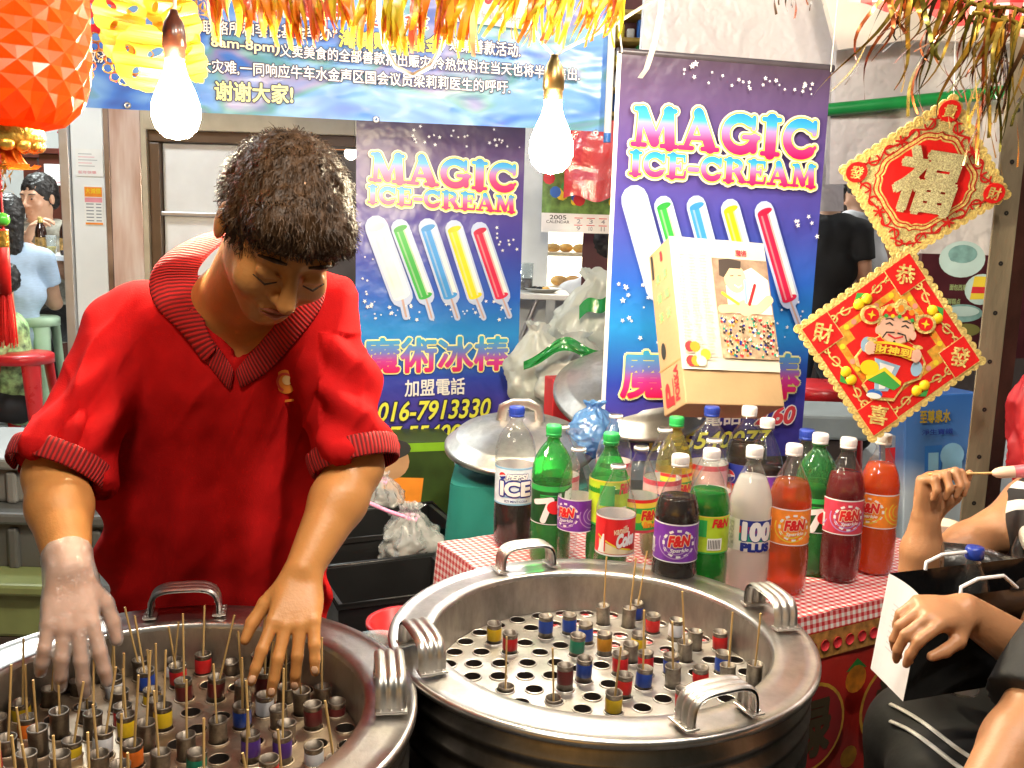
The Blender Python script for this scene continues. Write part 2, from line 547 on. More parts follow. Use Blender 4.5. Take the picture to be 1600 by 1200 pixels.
# ---------------------------------------------------------------- organic bodies from distance fields
import openvdb
class Body:
    def __init__(s): s.p = []
    def cap(s, a, b, ra, rb=None, k=.02, neg=False, clip=None, col=0):
        s.p.append(('c', Vector(a), Vector(b), ra, ra if rb is None else rb, k, neg, clip)); return s
    def ell(s, c, r, k=.02, M=None, neg=False, clip=None):
        s.p.append(('e', Vector(c), Vector(r), M, None, k, neg, clip)); return s
    def mesh(s, name, res, m, parent=None, disp=None, zmin=None, smooth=True):
        lo = np.array([1e9] * 3); hi = -lo
        bs = []
        for q in s.p:
            if q[0] == 'c':
                rr = max(q[3], q[4]); a = np.minimum(np.array(q[1]), np.array(q[2])) - rr; b = np.maximum(np.array(q[1]), np.array(q[2])) + rr
            else:
                rr = max(q[2]); a = np.array(q[1]) - rr; b = np.array(q[1]) + rr
            mg = q[5] * 1.2 + 3 * res
            bs.append((a - mg, b + mg))
            if not q[6]: lo = np.minimum(lo, a); hi = np.maximum(hi, b)
        lo -= 4 * res; hi += 4 * res
        if zmin is not None: lo[2] = zmin
        n = np.ceil((hi - lo) / res).astype(int) + 1
        D = np.full(n, .03 + 3 * res, np.float32)
        ax = [lo[i] + res * np.arange(n[i], dtype=np.float32) for i in range(3)]
        for q, (a, b) in zip(s.p, bs):
            i0 = np.clip(np.floor((a - lo) / res).astype(int), 0, n); i1 = np.clip(np.ceil((b - lo) / res).astype(int) + 1, 0, n)
            if (i1 <= i0).any(): continue
            sl = tuple(slice(i0[i], i1[i]) for i in range(3))
            X = ax[0][sl[0]][:, None, None]; Y = ax[1][sl[1]][None, :, None]; Z = ax[2][sl[2]][None, None, :]
            if q[0] == 'c':
                A, B = q[1], q[2]; d = B - A; L2 = max(1e-9, d.length_squared)
                t = np.clip(((X - A.x) * d.x + (Y - A.y) * d.y + (Z - A.z) * d.z) / L2, 0, 1)
                v = np.sqrt((X - A.x - t * d.x) ** 2 + (Y - A.y - t * d.y) ** 2 + (Z - A.z - t * d.z) ** 2) - (q[3] + (q[4] - q[3]) * t)
            else:
                c, r, M = q[1], q[2], q[3]
                x, y, z = X - c.x, Y - c.y, Z - c.z
                if M is not None:
                    x, y, z = [M[0][i] * x + M[1][i] * y + M[2][i] * z for i in range(3)]
                k0 = np.sqrt((x / r.x) ** 2 + (y / r.y) ** 2 + (z / r.z) ** 2)
                k1 = np.sqrt((x / r.x ** 2) ** 2 + (y / r.y ** 2) ** 2 + (z / r.z ** 2) ** 2)
                v = k0 * (k0 - 1) / np.maximum(k1, 1e-6)
            if q[7] is not None:
                for (cp, cn) in q[7]:
                    v = np.maximum(v, (X - cp[0]) * cn[0] + (Y - cp[1]) * cn[1] + (Z - cp[2]) * cn[2])
            cur = D[sl]; k = max(q[5], 1e-5)
            if q[6]:
                h = np.clip(.5 - .5 * (cur + v) / k, 0, 1)
                D[sl] = cur + (-v - cur) * h + k * h * (1 - h)
            else:
                h = np.clip(.5 + .5 * (cur - v) / k, 0, 1)
                D[sl] = cur + (v - cur) * h - k * h * (1 - h)
        g = openvdb.FloatGrid(.03 + 3 * res)
        g.copyFromArray(np.ascontiguousarray(D, dtype=np.float64) if False else D.astype(np.float32))
        pts, quads = g.convertToQuads(0.0)
        pts = np.asarray(pts, dtype=np.float64) * res + lo
        quads = np.asarray(quads)[:, ::-1]
        me = bpy.data.meshes.new(name)
        me.vertices.add(len(pts)); me.vertices.foreach_set('co', pts.ravel())
        me.loops.add(quads.size); me.loops.foreach_set('vertex_index', quads.ravel().astype(np.int32))
        me.polygons.add(len(quads)); me.polygons.foreach_set('loop_start', np.arange(0, quads.size, 4, dtype=np.int32)); me.polygons.foreach_set('loop_total', np.full(len(quads), 4, dtype=np.int32))
        me.update(); me.validate()
        me.polygons.foreach_set('use_smooth', [smooth] * len(me.polygons))
        # check orientation by signed volume
        p = pts; q0 = quads
        vol = np.einsum('ij,ij->i', p[q0[:, 0]] - p.mean(0), np.cross(p[q0[:, 1]] - p[q0[:, 0]], p[q0[:, 2]] - p[q0[:, 0]])).sum()
        if vol < 0: me.flip_normals()
        if disp:
            nv = len(me.vertices)
            co = np.empty(nv * 3); me.vertices.foreach_get('co', co); co = co.reshape(-1, 3)
            no = np.empty(nv * 3); me.vertices.foreach_get('normal', no); no = no.reshape(-1, 3)
            dd = np.array([disp(Vector(c), Vector(nn)) for c, nn in zip(co, no)])
            co += no * dd[:, None]
            me.vertices.foreach_set('co', co.ravel()); me.update()
        for q in (m if isinstance(m, list) else [m]): me.materials.append(q)
        return link(name, me, parent)
# ================================================================ materials
random.seed(7)
WHITE = mat('white_paint', (.8, .8, .78), .5, var=.06, bump=.05)
WALLW = mat('shop_wall_white', (.78, .8, .8), .6, var=.05, scale=4, bump=.03)
GREYP = mat('grey_plastic', (.085, .088, .092), .45, var=.15, scale=6, bump=.06)
GREYL = mat('aluminium_trim', (.5, .51, .53), .35, metal=.6, var=.1)
BLACK = mat('black_plastic', (.012, .012, .013), .35, bump=.05)
DARKW = mat('dark_red_wood', (.075, .018, .015), .35, var=.3, scale=5, stretch=(1, 1, .15))
CREAM = mat('cream_frame', (.5, .42, .3), .45)
BROWNF = mat('brown_frame', (.12, .07, .04), .4)
CONC = mat('concrete_floor', (.34, .35, .35), .75, var=.25, scale=3, bump=.25, bscale=40)
PAVE = mat('stall_ground', (.12, .115, .11), .8, var=.35, scale=5, bump=.3, bscale=40)
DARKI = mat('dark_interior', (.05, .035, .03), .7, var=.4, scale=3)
REDPL = mat('red_plastic', (.55, .015, .02), .3, var=.1)
GREENPL = mat('mint_plastic', (.42, .6, .42), .4, var=.08)
PAPER = mat('paper_white', (.82, .82, .8), .7, var=.05)
INK = mat('ink_black', (.03, .03, .03), .6)
INKG = mat('ink_grey', (.25, .27, .3), .6)
INKR = mat('ink_red', (.62, .03, .04), .5)
INKP = mat('ink_pink', (.75, .3, .35), .5)
YEL = mat('print_yellow', (.85, .68, .04), .4)
ORG = mat('print_orange', (.85, .28, .03), .4)
GRN = mat('print_green', (.05, .38, .08), .4)
BLU = mat('print_blue', (.03, .16, .55), .4)
SKIN = mat('skin', (.6, .265, .08), .42, var=.1, scale=18, bump=.08, bscale=180, sub=.15)
SKINB = mat('skin_pale', (.6, .34, .22), .5, var=.08, sub=.1)
HAIRB = mat('black_hair', (.012, .009, .008), .4, var=.4, scale=60, bump=.4, bscale=90)
STEEL = steel_mat('stainless_steel', (.68, .65, .61), .36)
CLEAR = film_mat('clear_plastic_bag', (.95, .97, .97), .9, .12, .3, bump=.8, bscale=18)

# ================================================================ ground and floors
mb = MB()
mb.grid(lambda a, b: (-30 + 60 * a, -6 + 60 * b, .006 * noise.noise(Vector((a * 40, b * 40, 0)))), 60, 60, PAVE)
struct(mb.build('ground'))
FL = P(30, 692, 5.0).z
mb = MB(); mb.box((0, 9.35, FL / 2), (24, 9.7, FL), CONC)
struct(mb.build('shop_floor'))
# back wall of the eating house, ceiling and side
mb = MB(); mb.box((-1.5, 9.6, 2.4), (20, .2, 6.4), mat('back_wall_paint', (.72, .76, .76), .6, var=.04, scale=2))
tag(mb.build('shop_back_wall'), 'pale plaster back wall deep inside the lit eating house', 'wall')
mb = MB(); mb.box((0, 9.0, 4.6), (20, 8.9, .16), mat('ceiling_paint', (.7, .72, .72), .6, var=.05))
struct(mb.build('ceiling'))

# ---- left: shop front pieces at about 4.4 m
ZL = 4.4
def px_box(mb, x0, y0, x1, y1, z, depth, m, bev=.004):
    """upright box whose front face covers about this pixel rectangle at depth z"""
    a = P(x0, y0, z); b = P(x1, y1, z)
    mb.bbox(((a.x + b.x) / 2, (a.y + b.y) / 2 + depth / 2, (a.z + b.z) / 2), (abs(b.x - a.x), depth, abs(a.z - b.z)), m, bev)
    return (a.x, b.x, (a.y + b.y) / 2, a.z, b.z)
def col_box(mb, x0, x1, py, z, depth, m, zlo, zhi, bev=.004, dy=0):
    a = P(x0, py, z); b = P(x1, py, z)
    y = (a.y + b.y) / 2 + dy
    mb.bbox(((a.x + b.x) / 2, y + depth / 2, (zlo + zhi) / 2), (b.x - a.x, depth, zhi - zlo), m, bev)
    return a.x, b.x, y
t = thing('shop_pillar', 'white shop front wall panel with grey metal edge strip and pinned notices', 'pillar', (P(140, 400, ZL).x, P(140, 400, ZL).y, FL))
mb = MB(); wx0, wx1, wy = col_box(mb, 117, 168, 400, ZL, .12, WALLW, FL, 3.4); mb.build('wall_face', t)
mb = MB(); col_box(mb, 102, 117, 400, ZL, .16, GREYL, FL, 3.4, dy=-.02); mb.build('edge_strip', t)
F_L = Frame(Vector((0, wy, 0)), (1, 0, 0))

def poster(name, label, fr, px0, py0, px1, py1, base, art=None, cat='poster', th=.002, group=None, lift=.004):
    """flat printed sheet on a frame plane; art(mb, W, H) draws in local coordinates from its lower left corner"""
    u0, v1 = fr.uv(px0, py0); u1, v0 = fr.uv(px1, py1)
    o = fr.w(u0, v0, -lift)
    M = Matrix.Translation(o) @ fr.M.to_3x3().to_4x4()
    mb = MB(); Wd, Hd = u1 - u0, v1 - v0
    mb.poly([(0, 0), (Wd, 0), (Wd, Hd), (0, Hd)], base, 0, th)
    if art: art(mb, Wd, Hd)
    o = mb.build(name, None, M)
    return tag(o, label, cat, group)
def art_price(mb, W, H):
    mb.poly([(.04 * W, .72 * H), (.96 * W, .72 * H), (.96 * W, .97 * H), (.04 * W, .97 * H)], ORG, -.0006)
    text(mb, '大減價', .1 * W, .8 * H, .9 * W, .94 * H, YEL, -.0012)
    mb.poly([(.04 * W, .58 * H), (.96 * W, .58 * H), (.96 * W, .7 * H), (.04 * W, .7 * H)], INKP, -.0006)
    for k in range(6):
        z = (.52 - .085 * k) * H
        mb.poly([(.1 * W, z), (.5 * W, z), (.5 * W, z + .03 * H), (.1 * W, z + .03 * H)], INKG, -.0006)
        mb.poly([(.62 * W, z), (.9 * W, z), (.9 * W, z + .03 * H), (.62 * W, z + .03 * H)], INKG, -.0006)
    mb.poly([(.04 * W, .01 * H), (.96 * W, .01 * H), (.96 * W, .06 * H), (.04 * W, .06 * H)], ORG, -.0006)
def art_notice(mb, W, H):
    for k in range(5):
        z = (.8 - .11 * k) * H
        mb.poly([(.1 * W, z), ((.6 + .3 * ((k * 7) % 3) / 3) * W, z), ((.6 + .3 * ((k * 7) % 3) / 3) * W, z + .02 * H), (.1 * W, z + .02 * H)], INKP if k % 2 else INKG, -.0006)
    text(mb, '新年快樂', .08 * W, .08 * H, .75 * W, .2 * H, INKP, -.0008)
poster('price_poster', 'small orange and white price list poster on the white pillar', F_L, 131, 290, 163, 352, PAPER, art_price, 'poster')
poster('notice_sheet', 'white paper notice with red writing pinned on the white pillar above the price list', F_L, 118, 232, 162, 276, PAPER, art_notice, 'notice')
def charm(px, py, z, s, label, word):
    c = P(px, py, z)
    t = thing('wall_charm', label, 'ornament', c, 'red tasselled wall charms')
    fr = Frame(c, (1, 0, 0))
    mb = MB(); mb.poly(disc(0, 0, s), mat('dark_lacquer', (.06, .03, .02), .3), -.01, .018); mb.poly(disc(0, 0, s * .78), mat('brown_lacquer', (.13, .06, .04), .3), -.0112)
    if word: text(mb, word, -s * .5, -s * .5, s * .5, s * .5, mat('pale_gold', (.8, .7, .5), .3), -.0125)
    for k in range(7):
        a = R(200 + 140 * k / 6); mb.poly(disc(s * 1.08 * math.cos(a), s * 1.08 * math.sin(a), s * .22, 8), MATS['dark_lacquer'], -.008, .01)
    mb.build('medallion', t, fr.M)
    mb = MB(); mb.box((0, 0, -s * 1.9), (s * .5, s * .35, s * .5), INKR, Matrix.Rotation(R(45), 3, 'Y')); mb.build('knot', t, fr.M)
    mb = MB(); mb.lathe([(s * .12, -s * 2.3), (s * .2, -s * 2.6), (s * .2, -s * 2.9)], mat('gold_thread', (.6, .38, .08), .4))
    mb.lathe([(s * .18, -s * 2.9), (s * .3, -s * 4.2), (s * .24, -s * 5.6), (.001, -s * 5.7)], mat('tassel_red', (.45, .02, .02), .7, var=.3, scale=90, stretch=(1, 1, .05), bump=.4), n=12); mb.build('tassel', t, fr.M)
charm(146, 183, ZL - .06, .045, 'dark round lacquer charm with gold character and long red tassel on white pillar', '利')
charm(93, 182, 5.9, .05, 'small dark charm with thin red tassel hanging inside the eating house', None)
# glazed display door with streaky reflections painted into its colour, brown frame and white door
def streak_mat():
    m, nt, b = newmat('painted_streak_glass'); L = nt.links.new
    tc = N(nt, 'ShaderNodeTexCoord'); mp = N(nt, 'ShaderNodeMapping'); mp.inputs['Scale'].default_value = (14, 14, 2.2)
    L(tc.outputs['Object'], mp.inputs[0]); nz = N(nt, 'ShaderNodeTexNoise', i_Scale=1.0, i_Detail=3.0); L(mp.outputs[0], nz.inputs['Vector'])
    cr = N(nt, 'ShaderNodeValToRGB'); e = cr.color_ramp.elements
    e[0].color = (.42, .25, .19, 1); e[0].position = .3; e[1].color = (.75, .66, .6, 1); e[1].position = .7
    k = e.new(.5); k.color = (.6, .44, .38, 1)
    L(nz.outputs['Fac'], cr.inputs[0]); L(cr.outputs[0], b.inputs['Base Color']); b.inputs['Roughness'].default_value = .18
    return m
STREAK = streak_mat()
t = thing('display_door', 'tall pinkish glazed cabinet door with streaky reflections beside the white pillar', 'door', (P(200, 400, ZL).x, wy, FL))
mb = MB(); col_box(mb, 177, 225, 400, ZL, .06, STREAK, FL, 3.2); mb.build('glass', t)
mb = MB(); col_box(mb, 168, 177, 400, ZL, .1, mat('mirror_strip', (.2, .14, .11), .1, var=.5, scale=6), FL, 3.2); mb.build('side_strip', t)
t = thing('white_door', 'white door in a cream and brown frame behind the vendor', 'door', (P(400, 400, ZL + .2).x, wy + .2, FL))
za = P(300, 226, ZL).z
mb = MB(); col_box(mb, 225, 234, 400, ZL, .14, CREAM, FL, 3.3); col_box(mb, 234, 251, 400, ZL, .14, BROWNF, FL, za, dy=.02)
a0 = P(234, 210, ZL); a1 = P(560, 210, ZL)
mb.bbox(((a0.x + a1.x) / 2, wy + .07, za + .10), (a1.x - a0.x, .14, .09), CREAM); mb.bbox(((a0.x + a1.x) / 2, wy + .09, za + .03), (a1.x - a0.x, .14, .05), BROWNF)
mb.build('frame', t)
mb = MB(); col_box(mb, 252, 470, 400, ZL, .05, mat('white_door_panel', (.85, .86, .86), .35, var=.04), FL, za, dy=.05); mb.build('panel', t)
mb = MB(); zb = P(300, 335, ZL).z; c0 = P(253, 335, ZL); c1 = P(469, 335, ZL)
mb.bbox(((c0.x + c1.x) / 2, wy + .035, zb), (c1.x - c0.x, .03, .02), GREYL); mb.build('rail', t)
# dark red wood partitions deep in the shop
for (x0, x1, y0, z, lab) in ((60, 128, 240, 7.0, 'dark red wooden partition with a pinned notice behind the seated man'), (35, 58, 246, 7.7, 'dark red wooden partition half hidden behind another partition')):
    a = P(x0, y0, z); b = P(x1, y0, z)
    t = thing('wood_partition', lab, 'partition', ((a.x + b.x) / 2, a.y, FL))
    mb = MB(); mb.bbox(((a.x + b.x) / 2, a.y + .04, (a.z + FL) / 2), (b.x - a.x, .08, a.z - FL), DARKW); mb.build('board', t)
    mb = MB(); mb.bbox(((a.x + b.x) / 2, a.y + .04, a.z + .02), (b.x - a.x + .06, .14, .04), DARKW); mb.build('cap_rail', t)
    if x0 == 60: poster('notice_sheet', 'white letter pinned on the dark red partition above the seated man', Frame(Vector((0, a.y, 0)), (1, 0, 0)), 69, 256, 105, 290, PAPER, art_notice, 'notice')
# shelf glimpse and television between the vendor's head and the banner
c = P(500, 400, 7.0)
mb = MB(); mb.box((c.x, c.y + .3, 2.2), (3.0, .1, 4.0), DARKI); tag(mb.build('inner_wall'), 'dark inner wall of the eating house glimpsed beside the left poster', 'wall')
c = P(528, 214, 6.2)
t = thing('television', 'small television switched on high up inside the eating house', 'television', c)
mb = MB(); mb.bbox((c.x, c.y + .1, c.z), (.24, .12, .2), BLACK); mb.build('casing', t)
mb = MB(); mb.box((c.x, c.y + .035, c.z), (.2, .01, .16), ramp_mat('tv_picture', [(0, (.3, .12, .05)), (.5, (.75, .6, .4)), (1, (.15, .3, .5))], 2, c.z - .08, c.z + .08, wav=1)); mb.build('screen', t)
MATS['tv_picture'].node_tree.nodes['Principled BSDF'].inputs['Emission Strength'].default_value = .6
L0 = MATS['tv_picture'].node_tree; L0.links.new([n for n in L0.nodes if n.type == 'VALTORGB'][0].outputs[0], L0.nodes['Principled BSDF'].inputs['Emission Color'])
c = P(548, 240, 6.0)
t = thing('wall_lamp', 'small bright lamp on the inner wall just left of the poster', 'lamp', c)
mb = MB(); mb.sph(c, .04, mat('lamp_glow', (1, .9, .7), emit=9)); mb.build('globe', t)
mb = MB(); mb.tube([c + Vector((0, 0, .04)), c + Vector((0, .02, .12)), c + Vector((0, .3, .14))], .012, BLACK); mb.build('bracket', t)

# ---- middle: white pillar, lit food case, table
mb = MB(); col_box(mb, 806, 856, 400, 4.6, .25, mat('pillar_white', (.8, .82, .82), .5, var=.05), FL, 3.6)
tag(mb.build('white_pillar'), 'plain white square pillar between the left poster and lit food case', 'pillar')
c0 = P(846, 470, 5.2); c1 = P(1010, 470, 5.2)
cw = c1.x - c0.x; cx = (c0.x + c1.x) / 2; cy = c0.y
t = thing('food_display_case', 'brightly lit glass food display case with bread on shelves', 'display case', (cx, cy, FL))
zt = P(890, 300, 5.2).z; zb = P(890, 452, 5.2).z; zm = P(890, 398, 5.2).z
LIT = mat('lit_case_back', (1, .93, .75), emit=2.2)
mb = MB(); mb.bbox((cx, cy + .35, (zb - .02 + FL) / 2), (cw, .6, zb - .02 - FL), mat('case_base', (.62, .6, .55), .4)); mb.build('base', t)
mb = MB(); mb.box((cx, cy + .62, (zt + zb) / 2), (cw, .02, zt - zb), LIT); mb.build('back_light', t)
for z in (zb, zm): 
    mb = MB(); mb.bbox((cx, cy + .33, z), (cw, .56, .02), mat('case_shelf', (.85, .7, .5), .3)); mb.build('shelf', t)
mb = MB(); mb.bbox((cx, cy + .33, zt), (cw, .6, .05), GREYL)
for x in (cx - cw / 2, cx + cw / 2): mb.bbox((x, cy + .05, (zt + zb) / 2), (.03, .03, zt - zb), GREYL)
mb.build('case_frame', t)
mb = MB(); mb.box((cx, cy + .02, (zt + zb) / 2), (cw, .004, zt - zb), film_mat('case_glass', (.97, .98, .97), .3, .03, .05)); mb.build('glass_front', t)
BREAD = mat('bread_crust', (.75, .42, .1), .5, var=.35, scale=20)
def bun(k, x, y, z, r, lab):
    mb = MB(); mb.sph((x, y, z + r * .6), (r * 1.25, r, r * .75), BREAD, 14)
    tag(mb.build('bread_bun'), lab, 'bread', 'bread in the display case')
for k in range(7):
    bun(k, cx - cw / 2 + .06 + k * .075, cy + .2 + .06 * (k % 2), zm + .012, .034, 'golden bread bun on the upper shelf of the lit display case')
for k in range(6):
    bun(k, cx - cw / 2 + .1 + k * .08, cy + .18 + .05 * (k % 2), zb + .012, .04, 'golden bread bun on the lower shelf of the lit display case')
# folding table with plate and glass
zt4 = 4.3
a = P(795, 462, zt4); b = P(890, 465, zt4)
tz = a.z
t = thing('folding_table', 'small folding table with metal edge and crossed legs beside the white pillar', 'table', ((a.x + b.x) / 2 - .1, a.y + .15, FL))
mb = MB(); mb.bbox(((a.x + b.x) / 2 - .12, a.y + .2, tz), (b.x - a.x + .24, .45, .025), mat('table_laminate', (.7, .66, .6), .35)); mb.build('tabletop', t)
mb = MB(); mx = b.x - .14
for yy in (a.y + .03, a.y + .37):
    mb.tube([(mx, yy, tz), (mx - .33, yy, FL)], .011, STEEL); mb.tube([(mx - .33, yy + .03, tz), (mx, yy + .03, FL)], .011, STEEL)
mb.build('crossed_legs', t)
c = P(848, 455, zt4 + .1); c.z = tz + .013
mb = MB(); mb.lathe([(.001, .004), (.05, .004), (.085, .018), (.087, .02), (.05, .0), (.001, 0)], WHITE, c); 
o = mb.build('plate'); tag(o, 'white plate with food scraps on the small folding table', 'plate')
mb = MB(); 
for k in range(5): mb.sph(c + Vector((random.uniform(-.04, .04), random.uniform(-.03, .03), .018)), (.02, .014, .01), BREAD if k % 2 else BLACK, 8)
mb.build('food_scraps', o)
c = P(822, 452, zt4 + .12); c.z = tz + .013
mb = MB(); mb.lathe([(.028, 0), (.033, .13), (.031, .13), (.026, .006), (.001, .006)], film_mat('tumbler_glass', (.9, .93, .93), .6, .03, .2), c); mb.lathe([(.001, .008), (.027, .008), (.029, .06), (.001, .06)], mat('dark_drink', (.04, .02, .015), .2), c)
tag(mb.build('tumbler'), 'glass with dark drink on the small folding table', 'glass')

# ---- shelf of goods glimpsed above, right of the top banner
c0 = P(945, 100, 4.2); c1 = P(1012, 100, 4.2)
t = thing('goods_shelf', 'dark red shelf of festive goods between the two large banners', 'shelf', ((c0.x + c1.x) / 2, c0.y, FL))
mb = MB(); mb.box(((c0.x + c1.x) / 2, c0.y + .2, 2.2), (c1.x - c0.x + .1, .03, 2.6), mat('shelf_red', (.1, .015, .02), .5)); mb.build('back_panel', t)
mb = MB()
for py in (20, 62, 100, 138, 176, 214): 
    z = P(960, py, 4.2).z; mb.bbox(((c0.x + c1.x) / 2, c0.y + .1, z), (c1.x - c0.x + .1, .2, .018), mat('shelf_gold', (.45, .3, .06), .4))
mb.build('shelf_boards', t)
mb = MB(); random.seed(3)
for py in (58, 96, 134, 172, 210):
    z = P(960, py, 4.2).z
    for k in range(5):
        h = random.uniform(.04, .085)
        mb.bbox((c0.x - .02 + k * .045, c0.y + .1, z + h / 2 + .006), (.034, .06, h), random.choice([WHITE, GRN, INKR, BLU, YEL, INKG]), .006)
mb.build('packets', t)

# ---- calendar poster with red bag hanging over it
fc = Frame(P(850, 370, 3.9), (1, .2, 0))
def art_cal(mb, W, H):
    mb.poly([(0, .2 * H), (W, .2 * H), (W, H), (0, H)], mat('leaf_print', (.12, .24, .05), .4, var=.6, scale=26), -.0006)
    rnd = random.Random(5)
    for k in range(26):
        x, z = rnd.uniform(.05, .95) * W, rnd.uniform(.26, .9) * H
        mb.poly(disc(x, z, rnd.uniform(.012, .026) , 9), rnd.choice([INKR, YEL, ORG, BLU, GRN]), -.001 - .00005 * k)
    mb.poly([(0, 0), (W, 0), (W, .2 * H), (0, .2 * H)], PAPER, -.0008)
    text(mb, '2005', .1 * W, .135 * H, .3 * W, .18 * H, INK, -.0014)
    text(mb, 'CALENDAR', .06 * W, .095 * H, .34 * W, .125 * H, INK, -.0014)
    for i in range(4):
        for j in range(2):
            x = (.4 + .15 * i) * W; z = (.1 - .075 * j) * H
            mb.poly([(x, z + .052 * H), (x + .1 * W, z + .052 * H), (x + .1 * W, z + .06 * H), (x, z + .06 * H)], INKR, -.0012)
            text(mb, str([2, 3, 4, 5, 9, 10, 11, 12][i + 4 * j]), x + .03 * W, z, x + .075 * W, z + .045 * H, INKG, -.0014)
poster('calendar_poster', 'plastic wrapped calendar poster with leafy picture and row of dates', fc, 850, 210, 972, 366, PAPER, art_cal, 'poster')
def bag(name, label, c, size, m, seed=0, cat='bag', amp=.22, tie=True, group=None, sub=None):
    """crumpled thin plastic bag"""
    c = Vector(c); mb = MB(); off = Vector((seed * 7.3, seed * 3.1, 0))
    def fn(a, b):
        q = 2 * PI * a; t = b
        r = (math.sin(PI * min(1, t * 1.06)) ** .55 * (1 - .35 * t)) if t < .86 else .3 - (t - .86) * 1.1 + .35 * max(0, t - .93) / .07 * .6
        d = Vector((math.cos(q), math.sin(q), 2.5 * t))
        n = noise.noise(d * 1.7 + off) * amp * 1.2 + noise.noise(d * 4 + off) * amp * .6 + abs(noise.noise(d * 8 + off)) * amp * .35
        r = max(.03, r * (1 + n))
        return c + Vector((size[0] * r * math.cos(q), size[1] * r * math.sin(q), size[2] * (t + .05 * noise.noise(d * 3 - off))))
    mb.grid(fn, 72, 54, m, smooth=True)
    return tag(mb.build(name), label, cat, group)
REDBAG = sheet_mat('red_bag_film', (.75, .06, .06), .5, .25, .15, bump=.3)
WBAG = sheet_mat('white_bag_film', (.74, .76, .72), .5, .3, .05, var=.08, bump=.25, bscale=14)
GBAG = sheet_mat('green_bag_film', (.03, .36, .08), .4, .25, .15, bump=.3)
BBAG = sheet_mat('blue_bag_film', (.16, .4, .85), .4, .2, .2, bump=.35)
mb = MB(); fb = Frame(P(880, 310, 3.75), (1, .15, 0))
def frb(a, b):
    w = .06 + .05 * b; n = .016 * noise.noise(Vector((a * 5, b * 4, 1)))
    u = (a - .5) * 2
    return fb.w(.115 + u * (.115 - .035 * max(0, b - .6)) , .3 * b + .012 * math.sin(a * 9) * (1 - b), n - .05 * math.cos(u * 1.5))
mb.grid(frb, 30, 20, REDBAG, False)
tag(mb.build('red_bag'), 'thin red plastic bag hanging over the calendar poster', 'bag')

# ---- rubbish bags and lids behind the bottles
def P0(px, py, z, lift=0): 
    v = P(px, py, z); v.z += lift; return v
t = thing('bag_bench', 'low dark bench under the plastic shopping bags', 'bench', (P(920, 640, 3.5).x, P(920, 640, 3.5).y + .1, 0))
bz = P(900, 640, 3.5).z; bc = P(905, 640, 3.5)
mb = MB(); mb.bbox((bc.x + .14, bc.y + .2, bz - .02), (.66, .44, .04), DARKI); mb.build('bench_top', t)
for sx in (-.15, .43):
    for sy in (.02, .38):
        mb = MB(); mb.bbox((bc.x + sx, bc.y + sy, bz / 2 - .02), (.05, .05, bz - .04), DARKI, .003); mb.build('leg', t)
o = bag('carrier_bag', 'greyish white plastic bag with green top standing behind the lids', (P(940, 540, 3.6).x, P(940, 540, 3.6).y, bz), (.24, .16, .5), WBAG, 1, group='plastic bags on the low bench')
o2 = bag('carrier_bag', 'white plastic bag with red print slumped beside the left poster', (P(838, 600, 3.4).x, P(838, 600, 3.4).y, bz), (.13, .12, .32), WBAG, 2, group='plastic bags on the low bench')
o3 = bag('carrier_bag', 'open white bag with broad green rim behind the upper lid', (P(895, 590, 3.35).x, P(895, 590, 3.35).y, bz), (.17, .14, .3), WBAG, 3, group='plastic bags on the low bench')
mb = MB(); g0 = P(895, 545, 3.27)
def frim(a, b):
    u = (a - .5) * 2
    q = P(890 + 72 * u, 552 + 26 * u * u - 22 * b * (1 - .4 * abs(u)) + 5 * math.sin(a * 11), 3.2 - .06 * math.cos(u * 1.4))
    return q + Vector((0, .02 * noise.noise(Vector((a * 6, b * 3, 2))), 0))
mb.grid(frim, 36, 6, GBAG, False); mb.build('rim', o3)
mb = MB()
mb.grid(lambda a, b: P(905 + 55 * a, 478 - 26 * a + 22 * b - 6 * math.sin(a * 7), 3.42 - .05 * math.sin(a * 3)), 20, 6, GBAG, False); mb.build('handle', o)
mb = MB(); fr = Frame(P(818, 625, 3.26), (1, .1, 0))
mb.build('print', o2) if mb.v else None
t = thing('drink_carton', 'small red carton with white lettering among the plastic bags', 'carton', P(880, 640, 3.2))
fr = Frame(P(862, 660, 3.18), (1, .35, .12))
mb = MB(); mb.bbox((.05, .04, .07), (.1, .08, .15), INKR, .003); text(mb, '100', .012, .08, .085, .12, PAPER, -.002); mb.build('box', t, fr.M)
def lid(px, py, z, rad, tilt, axis, label):
    c = P(px, py, z)
    M = Matrix.Translation(c) @ Matrix.Rotation(tilt, 4, axis)
    t = thing('pan_lid', label, 'lid', c, 'steel pan lids')
    prof = [(.001, .075)]
    for k in range(1, 7):
        r = rad * k / 7; h = .075 - .06 * (k / 7) ** 2
        prof += [(r - .008, h + .004), (r, h - .003)]
    prof += [(rad * .97, .004), (rad, .0), (rad, -.012), (rad * .985, -.012), (rad * .97, -.004), (rad * .6, .03), (.001, .06)]
    mb = MB(); mb.lathe(prof, STEEL, n=64); mb.build('dome', t, M)
    mb = MB(); mb.tube([(-.055, 0, .07), (-.05, 0, .11), (-.02, 0, .125), (.02, 0, .125), (.05, 0, .11), (.055, 0, .07)], .012, STEEL, 10, flat=(.5, 1.3)); mb.build('handle', t, M)
lid(990, 612, 2.98, .25, R(24), 'X', 'domed steel pan lid leaning behind the right banner above the blue bag')
lid(812, 694, 2.75, .215, R(9), 'X', 'domed steel pan lid lying flat on the teal cloth behind the bottles')
bag('blue_bag', 'crumpled pale blue plastic bag under the upper lid', P0(925, 715, 2.72), (.085, .08, .16), BBAG, 5)
